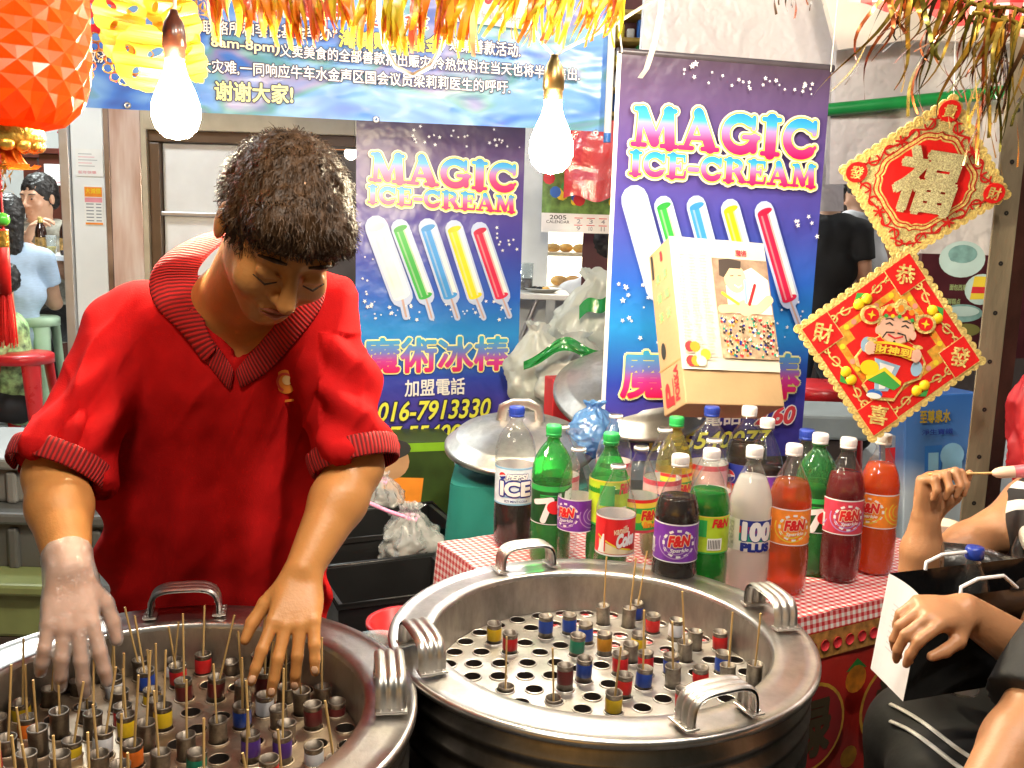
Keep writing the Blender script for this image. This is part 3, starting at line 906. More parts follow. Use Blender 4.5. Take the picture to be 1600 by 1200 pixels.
# teal cloth over a stand
tc0 = P(812, 710, 2.75)
TEAL = mat('teal_cloth', (.008, .17, .145), .75, var=.12, scale=5, bump=.12, bscale=14)
mb = MB()
def fteal(a, b):
    q = 2 * PI * a
    sx = max(-1, min(1, 1.3 * math.cos(q))); sy = max(-1, min(1, 1.3 * math.sin(q)))
    e = 1 + .28 * b + .05 * b * math.sin(q * 9 + 1) + .025 * b * math.sin(q * 23)
    return tc0 + Vector((.19 * sx * e, .17 * sy * e + .02, -.06 - (tc0.z - .10) * b))
mb.grid(fteal, 120, 24, TEAL)
mb.add([fteal(k / 40, 0) for k in range(40)], [list(range(40))], TEAL)
tag(mb.build('teal_cloth'), 'teal green cloth draped over a stand under the flat lid', 'cloth')
# yellow green carton with a printed boy, under the left banner
c = P(640, 745, 3.2)
fr = Frame(P(560, 830, 3.25), (1, .3, 0))
u1, v1 = fr.uv(712, 690)
t = thing('printed_carton', 'yellow and green printed carton standing under the left poster', 'carton', fr.w(.2, 0))
DG = mat('carton_green', (.03, .06, .008), .5, var=.4, scale=8); LG = mat('carton_lime', (.2, .42, .02), .4)
mb = MB(); mb.bbox((u1 / 2, .15, v1 / 2 - .25), (u1, .3, v1 + .5), DG, .006)
mb.poly([(0, v1 - .03), (u1, v1 - .03), (u1, v1), (0, v1)], LG, -.002)
ua, va = fr.uv(612, 722)
mb.poly(disc(ua, va, .06, 18), mat('print_skin', (.45, .25, .13), .5), -.003); mb.poly(disc(ua - .005, va + .045, .07, 18, .035), INK, -.004)
mb.poly([(ua - .02, va - .16), (ua + .1, va - .16), (ua + .11, va - .06), (ua - .04, va - .05)], ORG, -.002)
mb.build('box', t, fr.M)

# ---- black bins with tied clear bags and pink straws
PINKS = mat('pink_straw', (.75, .3, .5), .35)
def bin_(px, py, h, sx, sy, rot, label):
    c = PZ(px, py, h)
    t = thing('black_bin', label, 'bin', (c.x, c.y, 0), 'black plastic bins')
    M = Matrix.Translation((c.x, c.y, 0)) @ Matrix.Rotation(rot, 4, 'Z')
    mb = MB(); w = .008
    def ring(s, z): return [(-sx * s, -sy * s, z), (sx * s, -sy * s, z), (sx * s, sy * s, z), (-sx * s, sy * s, z)]
    vs = ring(.85, .01) + ring(1, h) + ring(1.05, h) + ring(1.05, h - .03) + ring(.96, h) + ring(.82, .2)
    fs = []
    def band(a, b): 
        for k in range(4): fs.append((a * 4 + k, a * 4 + (k + 1) % 4, b * 4 + (k + 1) % 4, b * 4 + k))
    band(0, 3); band(3, 2); band(2, 4); band(4, 5); fs.append((20, 21, 22, 23)); fs.append((3, 2, 1, 0))
    mb.add(vs, fs, BLACK); mb.build('body', t, M)
    mb = MB(); mb.tube([(sx * 1.05 * a, sy * 1.05 * b, h) for a, b in ((-1, -1), (1, -1), (1, 1), (-1, 1))], .008, BLACK, 8, closed=True); mb.build('rim', t, M)
    return c
b1 = bin_(610, 905, .60, .16, .13, R(24), 'open black plastic bin holding a tied clear bag, next to the gingham table')
b2 = bin_(600, 815, .62, .19, .13, R(24), 'black plastic bin further back holding a bag with green tie')
def clearbag(c, sz, seed, label):
    o = bag('clear_bag', label, c, sz, CLEAR, seed, amp=.3, group='tied clear plastic bags in the bins')
    tip = Vector(c) + Vector((0, 0, sz[2] * .84))
    mb = MB(); mb.tube([tip + Vector((.02, -.02, -.005)), tip + Vector((-.06, -.02, .02)), tip + Vector((-.15, 0, .05))], .006, PINKS, 8); mb.build('straw', o)
    mb = MB(); mb.tube([tip + Vector((.024 * math.cos(k * .7), .024 * math.sin(k * .7), 0)) for k in range(9)], .004, PINKS, 6, closed=True); mb.build('tie', o)
    mb = MB(); mb.lathe([(.001, .02), (sz[0] * .55, .03), (sz[0] * .6, .1), (sz[0] * .5, sz[2] * .35), (.001, sz[2] * .35)], mat('dark_drink', (.04, .02, .015), .2), c, 16); mb.build('drink', o)
clearbag(PZ(640, 905, .5) + Vector((0, 0, 0)), (.1, .09, .22), 11, 'tied clear plastic bag with pink straw in the front black bin')
clearbag(PZ(595, 818, .55), (.085, .08, .17), 12, 'clear plastic bag with pink straw in the rear black bin')
# ---- grey tubs behind the vendor on the left
def tub(px0, px1, py0, py1, z, label, m, ribs=True):
    a = P(px0, py0, z); b = P(px1, py1, z)
    t = thing('storage_tub', label, 'tub', ((a.x + b.x) / 2, a.y + .18, b.z), 'storage tubs behind the vendor')
    mb = MB(); w = b.x - a.x; h = a.z - b.z
    mb.bbox(((a.x + b.x) / 2, a.y + .2, (a.z + b.z) / 2), (w, .36, h), m, .012)
    if ribs:
        for k in range(5): mb.bbox((a.x + w * (k + .5) / 5, a.y + .02, (a.z + b.z) / 2 - .02), (.03, .03, h * .7), m, .008)
    mb.build('body', t)
    mb = MB(); mb.bbox(((a.x + b.x) / 2, a.y + .2, a.z - .015), (w + .05, .42, .035), m, .01); mb.build('lip', t)
    return a, b
ta, tb = tub(-150, 172, 712, 797, 2.75, 'light grey lidded plastic tub stacked on top behind the vendor', mat('grey_tub', (.17, .175, .18), .4, var=.08))
tub(-150, 176, 797, 905, 2.7, 'dark grey ribbed plastic tub under the light grey one', GREYP)
a, b = tub(-150, 60, 908, 1010, 2.62, 'pale green plastic crate at the bottom of the stack', mat('pale_green_crate', (.2, .24, .1), .45), False)
mb = MB(); mb.box(((a.x + P(176, 900, 2.7).x) / 2, a.y + .22, b.z / 2), (P(176, 900, 2.7).x - a.x, .4, b.z), DARKI); tag(mb.build('low_stand'), 'dark low stand carrying the stack of plastic tubs', 'stand')
for k, px in enumerate((122, 143)):
    c = P(px, 790, 2.66); mb = MB(); mb.tube([c, c + Vector((-.02, .02, .04))], .006, STEEL, 8)
    tag(mb.build('metal_tongs'), 'shiny metal handle sticking up beside the grey tub, %s one' % ('lower' if k else 'upper'), 'tongs')
# ================================================================ banners
def sr(r, g, b, k=1.0):
    f = lambda c: ((c / 255) / 12.92 if c / 255 <= .04045 else ((c / 255 + .055) / 1.055) ** 2.4) * k
    return (f(r), f(g), f(b))
CREAMY = mat('print_cream', (.85, .84, .55), .4, var=.03)
GLOW = mat('print_glow', (.46, .55, .8), .4, var=.03)
PWHITE = mat('print_white', (.82, .82, .84), .4, var=.03)
YELP = mat('print_lemon', (.78, .8, .08), .4, var=.05)
NAVYP = mat('print_navy', (.02, .02, .1), .4)
RODS = [('white', (.75, .75, .77)), ('green', (.04, .4, .07)), ('blue', (.05, .3, .75)), ('yellow', (.85, .65, .02)), ('red', (.65, .02, .08))]
for n_, c_ in RODS: mat('print_rod_' + n_, c_, .35, var=.06)
def magic_banner(label, TL, TR, zl, zr, ybot, title, sub, rods, big, small, lines, stars, edge=None, seed=1):
    a = P(*TL, zl); b = P(*TR, zr)
    xd = Vector((b.x - a.x, b.y - a.y, 0)).normalized()
    fr = Frame(a, xd)
    Wd = fr.uv(*TR)[0]
    Hb = fr.uv((TL[0] + TR[0]) / 2, ybot)[1]
    t = thing('hanging_banner', label, 'banner', a, 'ice cream banners')
    M = fr.M
    stops = [(0, sr(60, 55, 150)), (.12, sr(72, 64, 165)), (.2, sr(48, 68, 175)), (.34, sr(42, 140, 215)), (.46, sr(44, 95, 195)), (.6, sr(70, 72, 165)), (.75, sr(84, 66, 140)), (.9, sr(88, 70, 112)), (1, sr(70, 56, 72))]
    bgm = ramp_mat('banner_print_%d' % seed, stops, 2, Hb, 0, .32, wav=.06, bump=.25)
    mb = MB()
    ph = seed * 2.1
    mb.grid(lambda u, v: (Wd * u, .004 + .010 * math.sin(u * 5 + ph) * (1 - v) * .4 - .05 * max(0, .12 - v) ** 1 * 0, Hb * (1 - v)), 24, 40, bgm)
    if edge: mb.poly([(-.012, Hb), (0, Hb), (0, 0), (-.012, 0)], PWHITE, .003, .002)
    sheet = mb
    mb = MB(); mb.tube([(-.01, .012, .0), (Wd + .01, .012, .0)], .011, mat('banner_rod', (.06, .05, .06), .35), 12); mb.build('top_rod', t, M)
    def box(px0, py0, px1, py1, px2=None, py2=None):
        """pixel left-bottom, right-bottom and height -> u0, v0, u1, slope"""
        u0, v0 = fr.uv(px0, py0); u1, v1 = fr.uv(px1, py1)
        return u0, v0, u1, (v1 - v0) / (u1 - u0)
    # title lettering
    for word, (x0, y0, x1, y1, hpx), nm in ((title[0], title[1], 'title_lettering'), (sub[0], sub[1], 'subtitle_lettering')):
        u0, v0, u1, sl = box(x0, y0, x1, y1)
        vt = fr.uv(x0, y0 - hpx)[1]
        gm = ramp_mat('letter_print_%s_%d' % (nm, seed), [(0, sr(210, 20, 95)), (.3, sr(228, 60, 125)), (.52, sr(190, 120, 180)), (.75, sr(60, 160, 212)), (1, sr(35, 130, 205))], 2, v0 + min(0, sl * (u1 - u0)) , vt, .35, bump=.05)
        mb = MB(); slab(mb, word, u0, v0, u1, vt, gm, [(CREAMY, .009), (YELP, .004)], -.009, sl)
        mb.build(nm, t, M)
    # ice cream rods
    for k, ((x0, y0, x1, y1), w, (sx, sy)) in enumerate(rods):
        p0 = fr.uv(x0, y0); p1 = fr.uv(x1, y1); p2 = fr.uv(sx, sy)
        nm, _c = RODS[k]; m = MATS['print_rod_' + nm]
        mb = MB()
        dx, dz = p1[0] - p0[0], p1[1] - p0[1]; l = math.hypot(dx, dz); nx, nz = -dz / l, dx / l
        if nx < 0: nx, nz = -nx, -nz
        def quad(o0, o1, mm, y, e=0):
            q = [(p0[0] + nx * o0 * w - dx / l * e, p0[1] + nz * o0 * w - dz / l * e), (p0[0] + nx * o1 * w - dx / l * e, p0[1] + nz * o1 * w - dz / l * e), (p1[0] + nx * o1 * w + dx / l * e, p1[1] + nz * o1 * w + dz / l * e), (p1[0] + nx * o0 * w + dx / l * e, p1[1] + nz * o0 * w + dz / l * e)]
            mb.poly(q, mm, y)
        mb.stroke([p0, p1], w * 1.3, GLOW, -.0085); mb.stroke([p1, p2], w * .42, GLOW, -.0088)
        mb.stroke([p1, p2], w * .13, mat('print_stick', (.5, .35, .33), .5), -.0094)
        quad(-.5, .5, PWHITE, -.0100, .0)
        quad(-.5, .12, m, -.0104); quad(.12, .24, mat('print_mix_' + nm, [c * .5 + .38 for c in _c], .35), -.0104)
        quad(-.32, -.2, mat('print_hi_' + nm, [min(.85, c * .7 + .2) for c in _c], .35), -.0107)
        a_ = math.atan2(nz, nx)
        el = [(p0[0] + w * .5 * math.cos(q) * math.cos(a_) - w * .2 * math.sin(q) * math.sin(a_), p0[1] + w * .5 * math.cos(q) * math.sin(a_) + w * .2 * math.sin(q) * math.cos(a_)) for q in [2 * PI * j / 18 for j in range(18)]]
        mb.poly(el, mat('print_top_' + nm, [c * .8 for c in _c], .35), -.0110)
        el = [(p1[0] + (q[0] - p0[0]), p1[1] + (q[1] - p0[1])) for q in el]
        mb.poly(el, m if nm != 'white' else PWHITE, -.0103)
        mb.build('printed_ice_bar', t, M)
    # Chinese lettering
    for body, (x0, y0, x1, y1, hpx) in big:
        u0, v0, u1, sl = box(x0, y0, x1, y1); vt = fr.uv(x0, y0 - hpx)[1]
        gm = ramp_mat('hanzi_print_%d' % seed, [(0, sr(215, 20, 90)), (.35, sr(200, 60, 150)), (.6, sr(110, 120, 200)), (1, sr(50, 165, 215))], 2, v0, vt, .35, bump=.05)
        mb = MB()
        text(mb, body, u0, v0, u1, vt, gm, -.0125, .045, slope=sl, out=(YELP, .042))
        text(mb, body, u0, v0, u1, vt, CREAMY, -.0105, .02, slope=sl, out=(CREAMY, .07))
        mb.build('large_lettering', t, M)
    for body, (x0, y0, x1, y1, hpx), m, off, shear, out in small:
        u0, v0, u1, sl = box(x0, y0, x1, y1); vt = fr.uv(x0, y0 - hpx)[1]
        mb = MB(); text(mb, body, u0, v0, u1, vt, m, -.0105, off, shear, sl, out)
        mb.build('small_lettering', t, M)
    rnd = random.Random(seed)
    mb = sheet
    for (x0, y0, x1, y1, cnt, r0, r1, slope_) in stars:
        for k in range(cnt):
            px = rnd.uniform(x0, x1); py = rnd.uniform(y0, y1) + slope_ * (px - x0)
            u, v = fr.uv(px, py)
            if .01 < u < Wd - .01 and Hb + .01 < v < -.01: mb.poly(star(u, v, rnd.uniform(r0, r1), rnd.random() * 2), PWHITE, -.0078 - .00004 * k)
    mb.build('sheet', t, M)
    for q in lines:
        mb = MB(); mb.tube([P(*q[0]), P(*q[1])], .0018, mat('string', (.7, .66, .6), .7), 6); o = mb.build('string', t)
    return t, fr, Wd, Hb
rl = [((597, 358, 640, 462), .062, (652, 494)), ((625, 357, 664, 462), .05, (674, 496)), ((668, 356, 703, 462), .052, (714, 496)), ((709, 358, 742, 462), .05, (755, 496)), ((749, 361, 783, 462), .05, (795, 493))]
rl[0] = ((588, 355, 627, 462), .062, (634, 494))
magic_banner('ice cream banner behind the vendor with phone number 016-7913330 along its bottom', (557, 170), (822, 190), 3.25, 3.40, 690,
    ('MAGIC', (577, 283, 806, 301, 45)), ('ICE-CREAM', (574, 317, 803, 333, 27)), rl,
    [('魔術冰棒', (568, 583, 792, 577, 54))],
    [('加盟電話', (632, 619, 725, 615, 26), PWHITE, .03, 0, None), ('016-7913330', (590, 658, 765, 650, 29), YELP, .02, .25, (NAVYP, .06)), ('07-5540077', (590, 691, 755, 684, 24), YELP, .02, .25, (NAVYP, .06))],
    [], [(640, 196, 812, 226, 26, .003, .008, .05), (775, 355, 812, 398, 10, .005, .008, 0), (560, 470, 800, 500, 40, .003, .009, 0), (560, 400, 600, 470, 8, .004, .006, 0)], seed=1)
rr = [((990, 312, 1028, 450), .062, (1040, 500)), ((1035, 322, 1072, 455), .044, (1085, 505)), ((1086, 322, 1122, 458), .046, (1136, 505)), ((1139, 327, 1177, 463), .046, (1190, 510)), ((1192, 331, 1231, 466), .048, (1248, 512))]
tB, frB, WB, HB = magic_banner('ice cream banner with a cardboard box leaning in front of its lower half', (972, 80), (1300, 112), 2.62, 2.78, 716,
    ('MAGIC', (984, 228, 1272, 249, 62)), ('ICE-CREAM', (980, 273, 1270, 294, 37)), rr,
    [('魔術冰棒', (968, 620, 1243, 622, 72))],
    [('加盟電話', (1035, 668, 1155, 662, 28), PWHITE, .03, 0, None), ('2.60', (1178, 662, 1238, 660, 26), mat('print_scarlet', (.7, .06, .08), .4), .03, .2, (PWHITE, .07)), ('07-5540077', (1012, 703, 1200, 695, 25), YELP, .02, .25, (NAVYP, .06))],
    [], [(1060, 108, 1275, 128, 26, .003, .008, .1), (1075, 88, 1130, 104, 4, .009, .012, .1), (1240, 325, 1285, 385, 9, .006, .009, 0), (965, 440, 1030, 535, 16, .004, .011, 0), (1200, 470, 1265, 530, 12, .003, .007, 0)], edge=True, seed=2)
mb = MB(); mb.tube([P(972, 82, 2.615), P(966, 30, 2.6), P(975, -30, 2.58)], .0025, MATS.get('string') or mat('string', (.7, .66, .6), .7), 6); mb.tube([P(1298, 112, 2.77), P(1303, 60, 2.75), P(1312, -30, 2.7)], .0018, MATS['string'], 6)
mb.build('hanging_string', tB)

# wide banner across the top
zT0, zT1 = 2.95, 3.22
a = P(100, 166, zT0); b = P(946, 215, zT1)
frT = Frame(a, (b.x - a.x, b.y - a.y, 0))
WT = frT.uv(946, 215)[0]
HT = .56
def topmat():
    m, nt, bs = newmat('sky_banner_print'); L = nt.links.new
    tc = N(nt, 'ShaderNodeTexCoord'); mp = N(nt, 'ShaderNodeMapping'); mp.inputs['Scale'].default_value = (1.6, 1, 3.6); mp.inputs['Rotation'].default_value = (0, R(14), 0)
    L(tc.outputs['Object'], mp.inputs[0]); nz = N(nt, 'ShaderNodeTexNoise', i_Scale=1.7, i_Detail=2.0, i_Distortion=.8); L(mp.outputs[0], nz.inputs['Vector'])
    cr = N(nt, 'ShaderNodeValToRGB'); e = cr.color_ramp.elements
    cols = [(.28, sr(50, 66, 160)), (.4, sr(70, 120, 215)), (.5, sr(110, 160, 230)), (.57, sr(95, 150, 165)), (.64, sr(120, 120, 180)), (.75, sr(60, 110, 200))]
    while len(e) < len(cols): e.new(.5)
    for k, (p, c) in zip(e, cols): k.position = p; k.color = (*c, 1)
    L(nz.outputs['Fac'], cr.inputs[0]); L(cr.outputs[0], bs.inputs['Base Color']); bs.inputs['Roughness'].default_value = .3
    wv = N(nt, 'ShaderNodeTexNoise', i_Scale=2.2, i_Detail=2.0); L(mp.outputs[0], wv.inputs['Vector'])
    bp = N(nt, 'ShaderNodeBump', i_Strength=.5, i_Distance=.06); L(wv.outputs['Fac'], bp.inputs['Height']); L(bp.outputs[0], bs.inputs['Normal'])
    return m
t = thing('charity_banner', 'wide blue charity banner with rows of white Chinese writing', 'banner', a)
mb = MB(); mb.grid(lambda u, v: (WT * u, .003 + .006 * math.sin(u * 14 + v * 3), HT * v), 40, 12, topmat()); mb.build('sheet', t, frT.M)
mb = MB()
for px, py in ((588, 187), (200, 165), (930, 208)):
    u, v = frT.uv(px, py); mb.lathe([(.004, -.001), (.009, -.003), (.011, 0), (.009, .002)], GREYL, (u, -.006, v), 14, M=Matrix.Rotation(R(90), 3, 'X'))
mb.build('eyelets', t, frT.M)
def tline(body, x0, y0, x1, y1, hpx, m=PWHITE, off=.018, out=(NAVYP, .085), y=-.012):
    u0, v0 = frT.uv(x0, y0); u1, v1 = frT.uv(x1, y1); vt = frT.uv(x0, y0 - hpx)[1]
    mb = MB(); text(mb, body, u0, v0, u1, vt, m, y, off, 0, (v1 - v0) / (u1 - u0), out); mb.build('lettering', t, frT.M)
tline('联络所和李氏基金举办“', 318, 54, 527, 65, 22)
tline('海啸赈灾基金', 530, 74, 690, 83, 26, YELP, .04)
tline('”筹集善款活动.', 694, 80, 812, 91, 22)
tline('8am-8pm)', 331, 78, 437, 88, 20, CREAMY)
tline('义卖美食的全部善款捐出赈灾,冷热饮料在当天也将半价售出.', 438, 90, 904, 128, 21)
tline('大灾难,一同响应牛车水金声区国会议员梁莉莉医生的呼吁.', 312, 114, 796, 148, 22)
tline('谢谢大家!', 337, 157, 458, 163, 30, mat('print_pale_lime', (.75, .85, .35), .4), .035)
tline('新', 128, 62, 146, 63, 20); tline('救济', 134, 98, 172, 100, 22)
tline('大食会', 385, 24, 545, 30, 42, INKR, .05, (PWHITE, .13)); tline('灾基金', 556, 40, 668, 47, 26, INKR, .03, (PWHITE, .09))
u0, v0 = frT.uv(705, 34); u1, _ = frT.uv(826, 46); _, v1 = frT.uv(705, -90)
mb = MB(); mb.poly([(u0, v0), (u1, v0 - .012), (u1, v1), (u0, v1)], mat('pink_card', (.8, .72, .75), .5), -.016, .002)
ua, va = frT.uv(722, 9); ub, _ = frT.uv(800, 16); text(mb, '$9080', ua, va, ub, va + .06, INKR, -.018, .03)
ua, va = frT.uv(713, 28); ub, _ = frT.uv(812, 35); text(mb, 'Thank you for all the support', ua, va, ub, va + .026, INKG, -.018, .02, slope=-.05)
mb.build('card', t, frT.M)
mb = MB(); p0 = P(949, 208, zT1 - .03); p1 = p0 + Vector((0, 0, .6)); mb.tube([p0, p1], .012, WHITE, 12); mb.tube([p0 - Vector((0, 0, .03)), p0], .012, BLU, 12); mb.build('pole', t)

# ================================================================ steel pans with moulds
PANH, PANR = .84, .35
PLATE = steel_mat('pan_plate_steel', (.6, .57, .53), .42, .1, scale=9, stain=.45)
RIMS = steel_mat('pan_rim_steel', (.66, .63, .6), .3, .14, scale=11, stain=.42)
WALLS = steel_mat('pan_wall_steel', (.5, .45, .4), .42, .08, (1, 1, .4), 12, .5)
DRUM = steel_mat('pan_drum_steel', (.3, .28, .26), .35, .08, (1, 1, .2), 8, .5)
DKS = mat('hole_sleeve_dark', (.03, .022, .018), .5)
BRINE = mat('brine', (.016, .013, .011), .08, var=.3, bump=.3, bscale=50)
def strap(mb, c, ang, m, span=.11, hgt=.05, wid=.042):
    """ribbed strap handle standing on the rim, arching along the rim's tangent"""
    rd = Vector((math.cos(ang), math.sin(ang), 0)); tg = Vector((-math.sin(ang), math.cos(ang), 0))
    def fn(a, b):
        q = PI * a; s = 1 if math.cos(q) >= 0 else -1
        x = span / 2 * abs(math.cos(q)) ** .55 * s; z = hgt * math.sin(q) ** .5
        w = (b - .5) * wid
        rib = .0035 * abs(math.sin(3 * PI * b))
        nrm = (tg * math.cos(q) + Vector((0, 0, 1)) * math.sin(q)).normalized()
        return Vector(c) + tg * x + Vector((0, 0, z - .006 + .004)) + rd * w + nrm * rib
    mb.grid(fn, 28, 18, m)
    mb.grid(lambda a, b: fn(a, b) - (tg * math.cos(PI * a) + Vector((0, 0, 1)) * math.sin(PI * a)) * .004 , 28, 18, m)
    for s in (-1, 1):
        mb.bbox(Vector(c) + tg * s * span / 2 + Vector((0, 0, .002)), (.044, .022, .004), m, .0015, Matrix.Rotation(ang, 3, 'Z'))
        for k in (-.014, .0, .014): mb.sph(Vector(c) + tg * s * (span / 2 + .0065) + rd * k + Vector((0, 0, .004)), (.003, .003, .002), m, 8)
rings = [(.255, 34), (.212, 28), (.168, 22), (.124, 16), (.08, 10), (.036, 5)]
def hole_list(rot):
    h = []
    for r, k in rings:
        for j in range(k):
            q = 2 * PI * (j + rot * r * 7) / k; h.append((r * math.cos(q), r * math.sin(q)))
    return h
PLATEB = steel_mat('shaded_plate_steel', (.5, .4, .3), .45, .12, scale=9, stain=.5)  # left pan's dimmer light and red shirt reflection painted as brown; stains vary randomly
def pan(cx, cy, handles, label, rot, plate=None):
    plate = plate or PLATE
    t = thing('ice_cream_pan', label, 'pan', (cx, cy, 0), 'steel ice cream pans')
    h = PANH
    mb = MB()
    pr = [(.30, 0), (.325, .02), (.33, .3)]
    for k in range(5): pr += [(.331, h - .20 + k * .036), (.341, h - .19 + k * .036), (.341, h - .182 + k * .036), (.331, h - .172 + k * .036)]
    pr += [(.333, h - .012)]
    mb.lathe(pr, DRUM, (cx, cy, 0), 96); mb.build('drum', t)
    mb = MB(); mb.lathe([(.3315, h - .45), (.3318, h - .21)], ramp_mat('drum_print', [(0, sr(20, 24, 60)), (.4, sr(30, 60, 130)), (.7, sr(20, 30, 90)), (1, sr(40, 20, 70))], 0, cx - .3, cx + .3, .35, wav=.5), (cx, cy, 0), 96); mb.build('printed_band', t)
    mb = MB(); mb.lathe([(.276, h - .012), (.277, h - .002), (.281, h + .001), (.30, h), (.325, h - .001), (.341, h - .001), (.3465, h + .003), (.351, h - .001), (.351, h - .009), (.345, h - .013), (.333, h - .012)], RIMS, (cx, cy, 0), 128); mb.build('rim', t)
    mb = MB(); mb.lathe([(.2775, h - .003), (.274, h - .02), (.272, h - .13)], WALLS, (cx, cy, 0), 96); mb.build('inner_wall', t)
    holes = hole_list(rot)
    vs, fs = curve_sheet([(.2715 * math.cos(2 * PI * k / 96), .2715 * math.sin(2 * PI * k / 96)) for k in range(96)], [[(x + .0142 * math.cos(2 * PI * k / 16), y + .0142 * math.sin(2 * PI * k / 16)) for k in range(16)] for x, y in holes], .002)
    mb = MB(); mb.add([(cx + v[0], cy + v[1], h - .078 + v[2]) for v in vs], fs, plate)
    for x, y in holes: mb.lathe([(.0141, -.03), (.0139, .001)], DKS, (cx + x, cy + y, h - .0765), 16); mb.lathe([(.0139, .001), (.0150, .0022), (.0163, .0010), (.0165, -.0005)], plate, (cx + x, cy + y, h - .0765), 16)
    mb.build('hole_plate', t)
    mb = MB(); mb.lathe([(.001, h - .108), (.271, h - .108)], BRINE, (cx, cy, 0), 64); mb.build('brine', t)
    for (px, py) in handles:
        if isinstance(px, int):
            q = PZ(px, py, h); ang = math.atan2(q.y - cy, q.x - cx)
        else: ang = px
        mb = MB(); strap(mb, (cx + .312 * math.cos(ang), cy + .312 * math.sin(ang), h + .004), ang, STEEL); mb.build('handle', t)
    return holes
BX, BY = .16, 1.51
AX, AY = -.468, 1.22
hB = pan(BX, BY, [(817, 885), (660, 1030), (1205, 965), (1120, 1125)], 'round steel pan half filled with moulds, standing before the bottles', .3)
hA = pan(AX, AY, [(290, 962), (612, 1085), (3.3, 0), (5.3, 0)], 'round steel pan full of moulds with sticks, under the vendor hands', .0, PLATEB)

BANDS = {'red': (.6, .02, .02), 'blue': (.02, .06, .33), 'yellow': (.75, .48, .02), 'green': (.02, .2, .11), 'amber': (.5, .22, .02), 'white': (.75, .74, .76), 'maroon': (.12, .015, .015), 'orange': (.8, .17, .02), 'purple': (.08, .03, .2)}
for k, c in BANDS.items(): mat('tape_' + k, c, .35, var=.15, scale=60)
TUBES = steel_mat('mould_steel', (.24, .205, .17), .46, .05, scale=60, stain=.5)
ICE = mat('frozen_syrup', (.12, .05, .03), .35, var=.4, scale=80)
STICK = mat('bamboo_stick', (.66, .42, .16), .55, var=.2, scale=40, stretch=(1, 1, .1))
STK = Matrix()
def proto_mesh():
    mb = MB(); mb.lathe([(.0118, -.055), (.0128, -.055), (.0128, .03), (.0136, .031), (.0136, .034), (.0118, .034), (.0116, .0), (.0116, -.05), (.001, -.05)], TUBES, n=20)
    tube = mb.build('tube').data
    mb = MB(); mb.lathe([(.001, .022), (.0116, .021)], ICE, n=16); ice = mb.build('filling').data
    bands = {}
    for k in BANDS:
        mb = MB(); mb.lathe([(.0130, .004), (.0133, .005), (.0133, .025), (.0130, .026)], MATS['tape_' + k], n=20); bands[k] = mb.build('band').data
    mb = MB(); mb.tube([(0, 0, -.03), (.0005, .0005, .04), (0, .001, .095)], .0017, STICK, 6); stick = mb.build('stick').data
    for n in ('tube', 'filling', 'stick'): bpy.data.objects.remove(bpy.data.objects[n])
    for o in [o for o in bpy.data.objects if o.name.split('.')[0] == 'band']: bpy.data.objects.remove(o)
    return tube, ice, bands, stick
TUBE, ICEM, BANDM, STICKM = proto_mesh()
ORD = ['first', 'second', 'third', 'fourth', 'fifth', 'sixth', 'seventh', 'eighth', 'ninth', 'tenth', 'eleventh', 'twelfth']
def put_moulds(items, cx, cy, where, grp, rnd):
    """items: (x, y, band, stick, up)"""
    items = sorted(items, key=lambda q: -q[1])
    rows = [sorted(items[i:i + 7], key=lambda q: q[0]) for i in range(0, len(items), 7)]
    for ri, row in enumerate(rows):
        for ci, (x, y, band, st, up) in enumerate(row):
            z = PANH - .077 + up
            lab = '%s mould%s, %s from left in %s row of %s' % ((band + ' banded') if band else 'plain steel', ' with stick' if st else '', ORD[ci], ORD[ri] if ri < 12 else 'last', where)
            t = thing('ice_cream_mould', lab, 'mould', (cx + x, cy + y, z), grp)
            t.rotation_euler = (rnd.uniform(-.06, .06), rnd.uniform(-.06, .06), rnd.uniform(0, 6))
            def ch(nm, me):
                o = bpy.data.objects.new(nm, me); COL.objects.link(o); o.parent = t; return o
            ch('tube', TUBE); ch('filling', ICEM)
            if band: ch('band', BANDM[band])
            if st:
                o = ch('stick', STICKM); o.rotation_euler = (rnd.uniform(-.12, .12), rnd.uniform(-.12, .12), 0); o.scale = (1, 1, st)
def zb(zx, zy): return 600 + zx * .4375, 800 + zy * .4376
want = [(420, 470, 'yellow', 0), (470, 518, 'red', 0), (578, 465, 'blue', 0), (640, 425, 'blue', 0), (745, 395, None, 1), (817, 400, None, 1.05), (893, 405, 'blue', 1.05), (745, 455, 'blue', 0), (640, 510, 'green', 0), (730, 500, 'amber', 0), (820, 512, None, 0), (925, 435, 'red', 0), (935, 490, 'yellow', 0), (1055, 455, 'white', 0), (895, 540, 'red', 0), (938, 580, 'blue', 0), (750, 595, 'blue', 0), (683, 605, 'maroon', 0), (853, 600, 'red', 0), (845, 665, 'red', 0), (925, 660, 'blue', 1), (815, 720, 'yellow', .9), (1050, 685, 'red', 0), (1080, 600, 'red', 0), (1122, 475, None, 0), (1125, 545, None, 1), (1187, 505, 'red', 0), (1175, 580, 'blue', 0), (1190, 605, None, 1), (1300, 625, None, 1), (1028, 640, None, .9), (475, 650, None, .9), (655, 690, None, .9)]
rnd = random.Random(11)
free = list(hB); items = []
for zx, zy, band, st in want:
    q = PZ(*zb(zx, zy), PANH - .077); d = [((q.x - BX - x) ** 2 + (q.y - BY - y) ** 2) for x, y in free]
    if not d: break
    k = d.index(min(d)); x, y = free.pop(k)
    low = (not band and st and zy > 630 and zx < 700)
    items.append((x, y, band, st * 1.35, -.026 if low else rnd.uniform(.0, .008)))
put_moulds(items, BX, BY, 'right pan', 'moulds in the half filled pan', rnd)
items = []
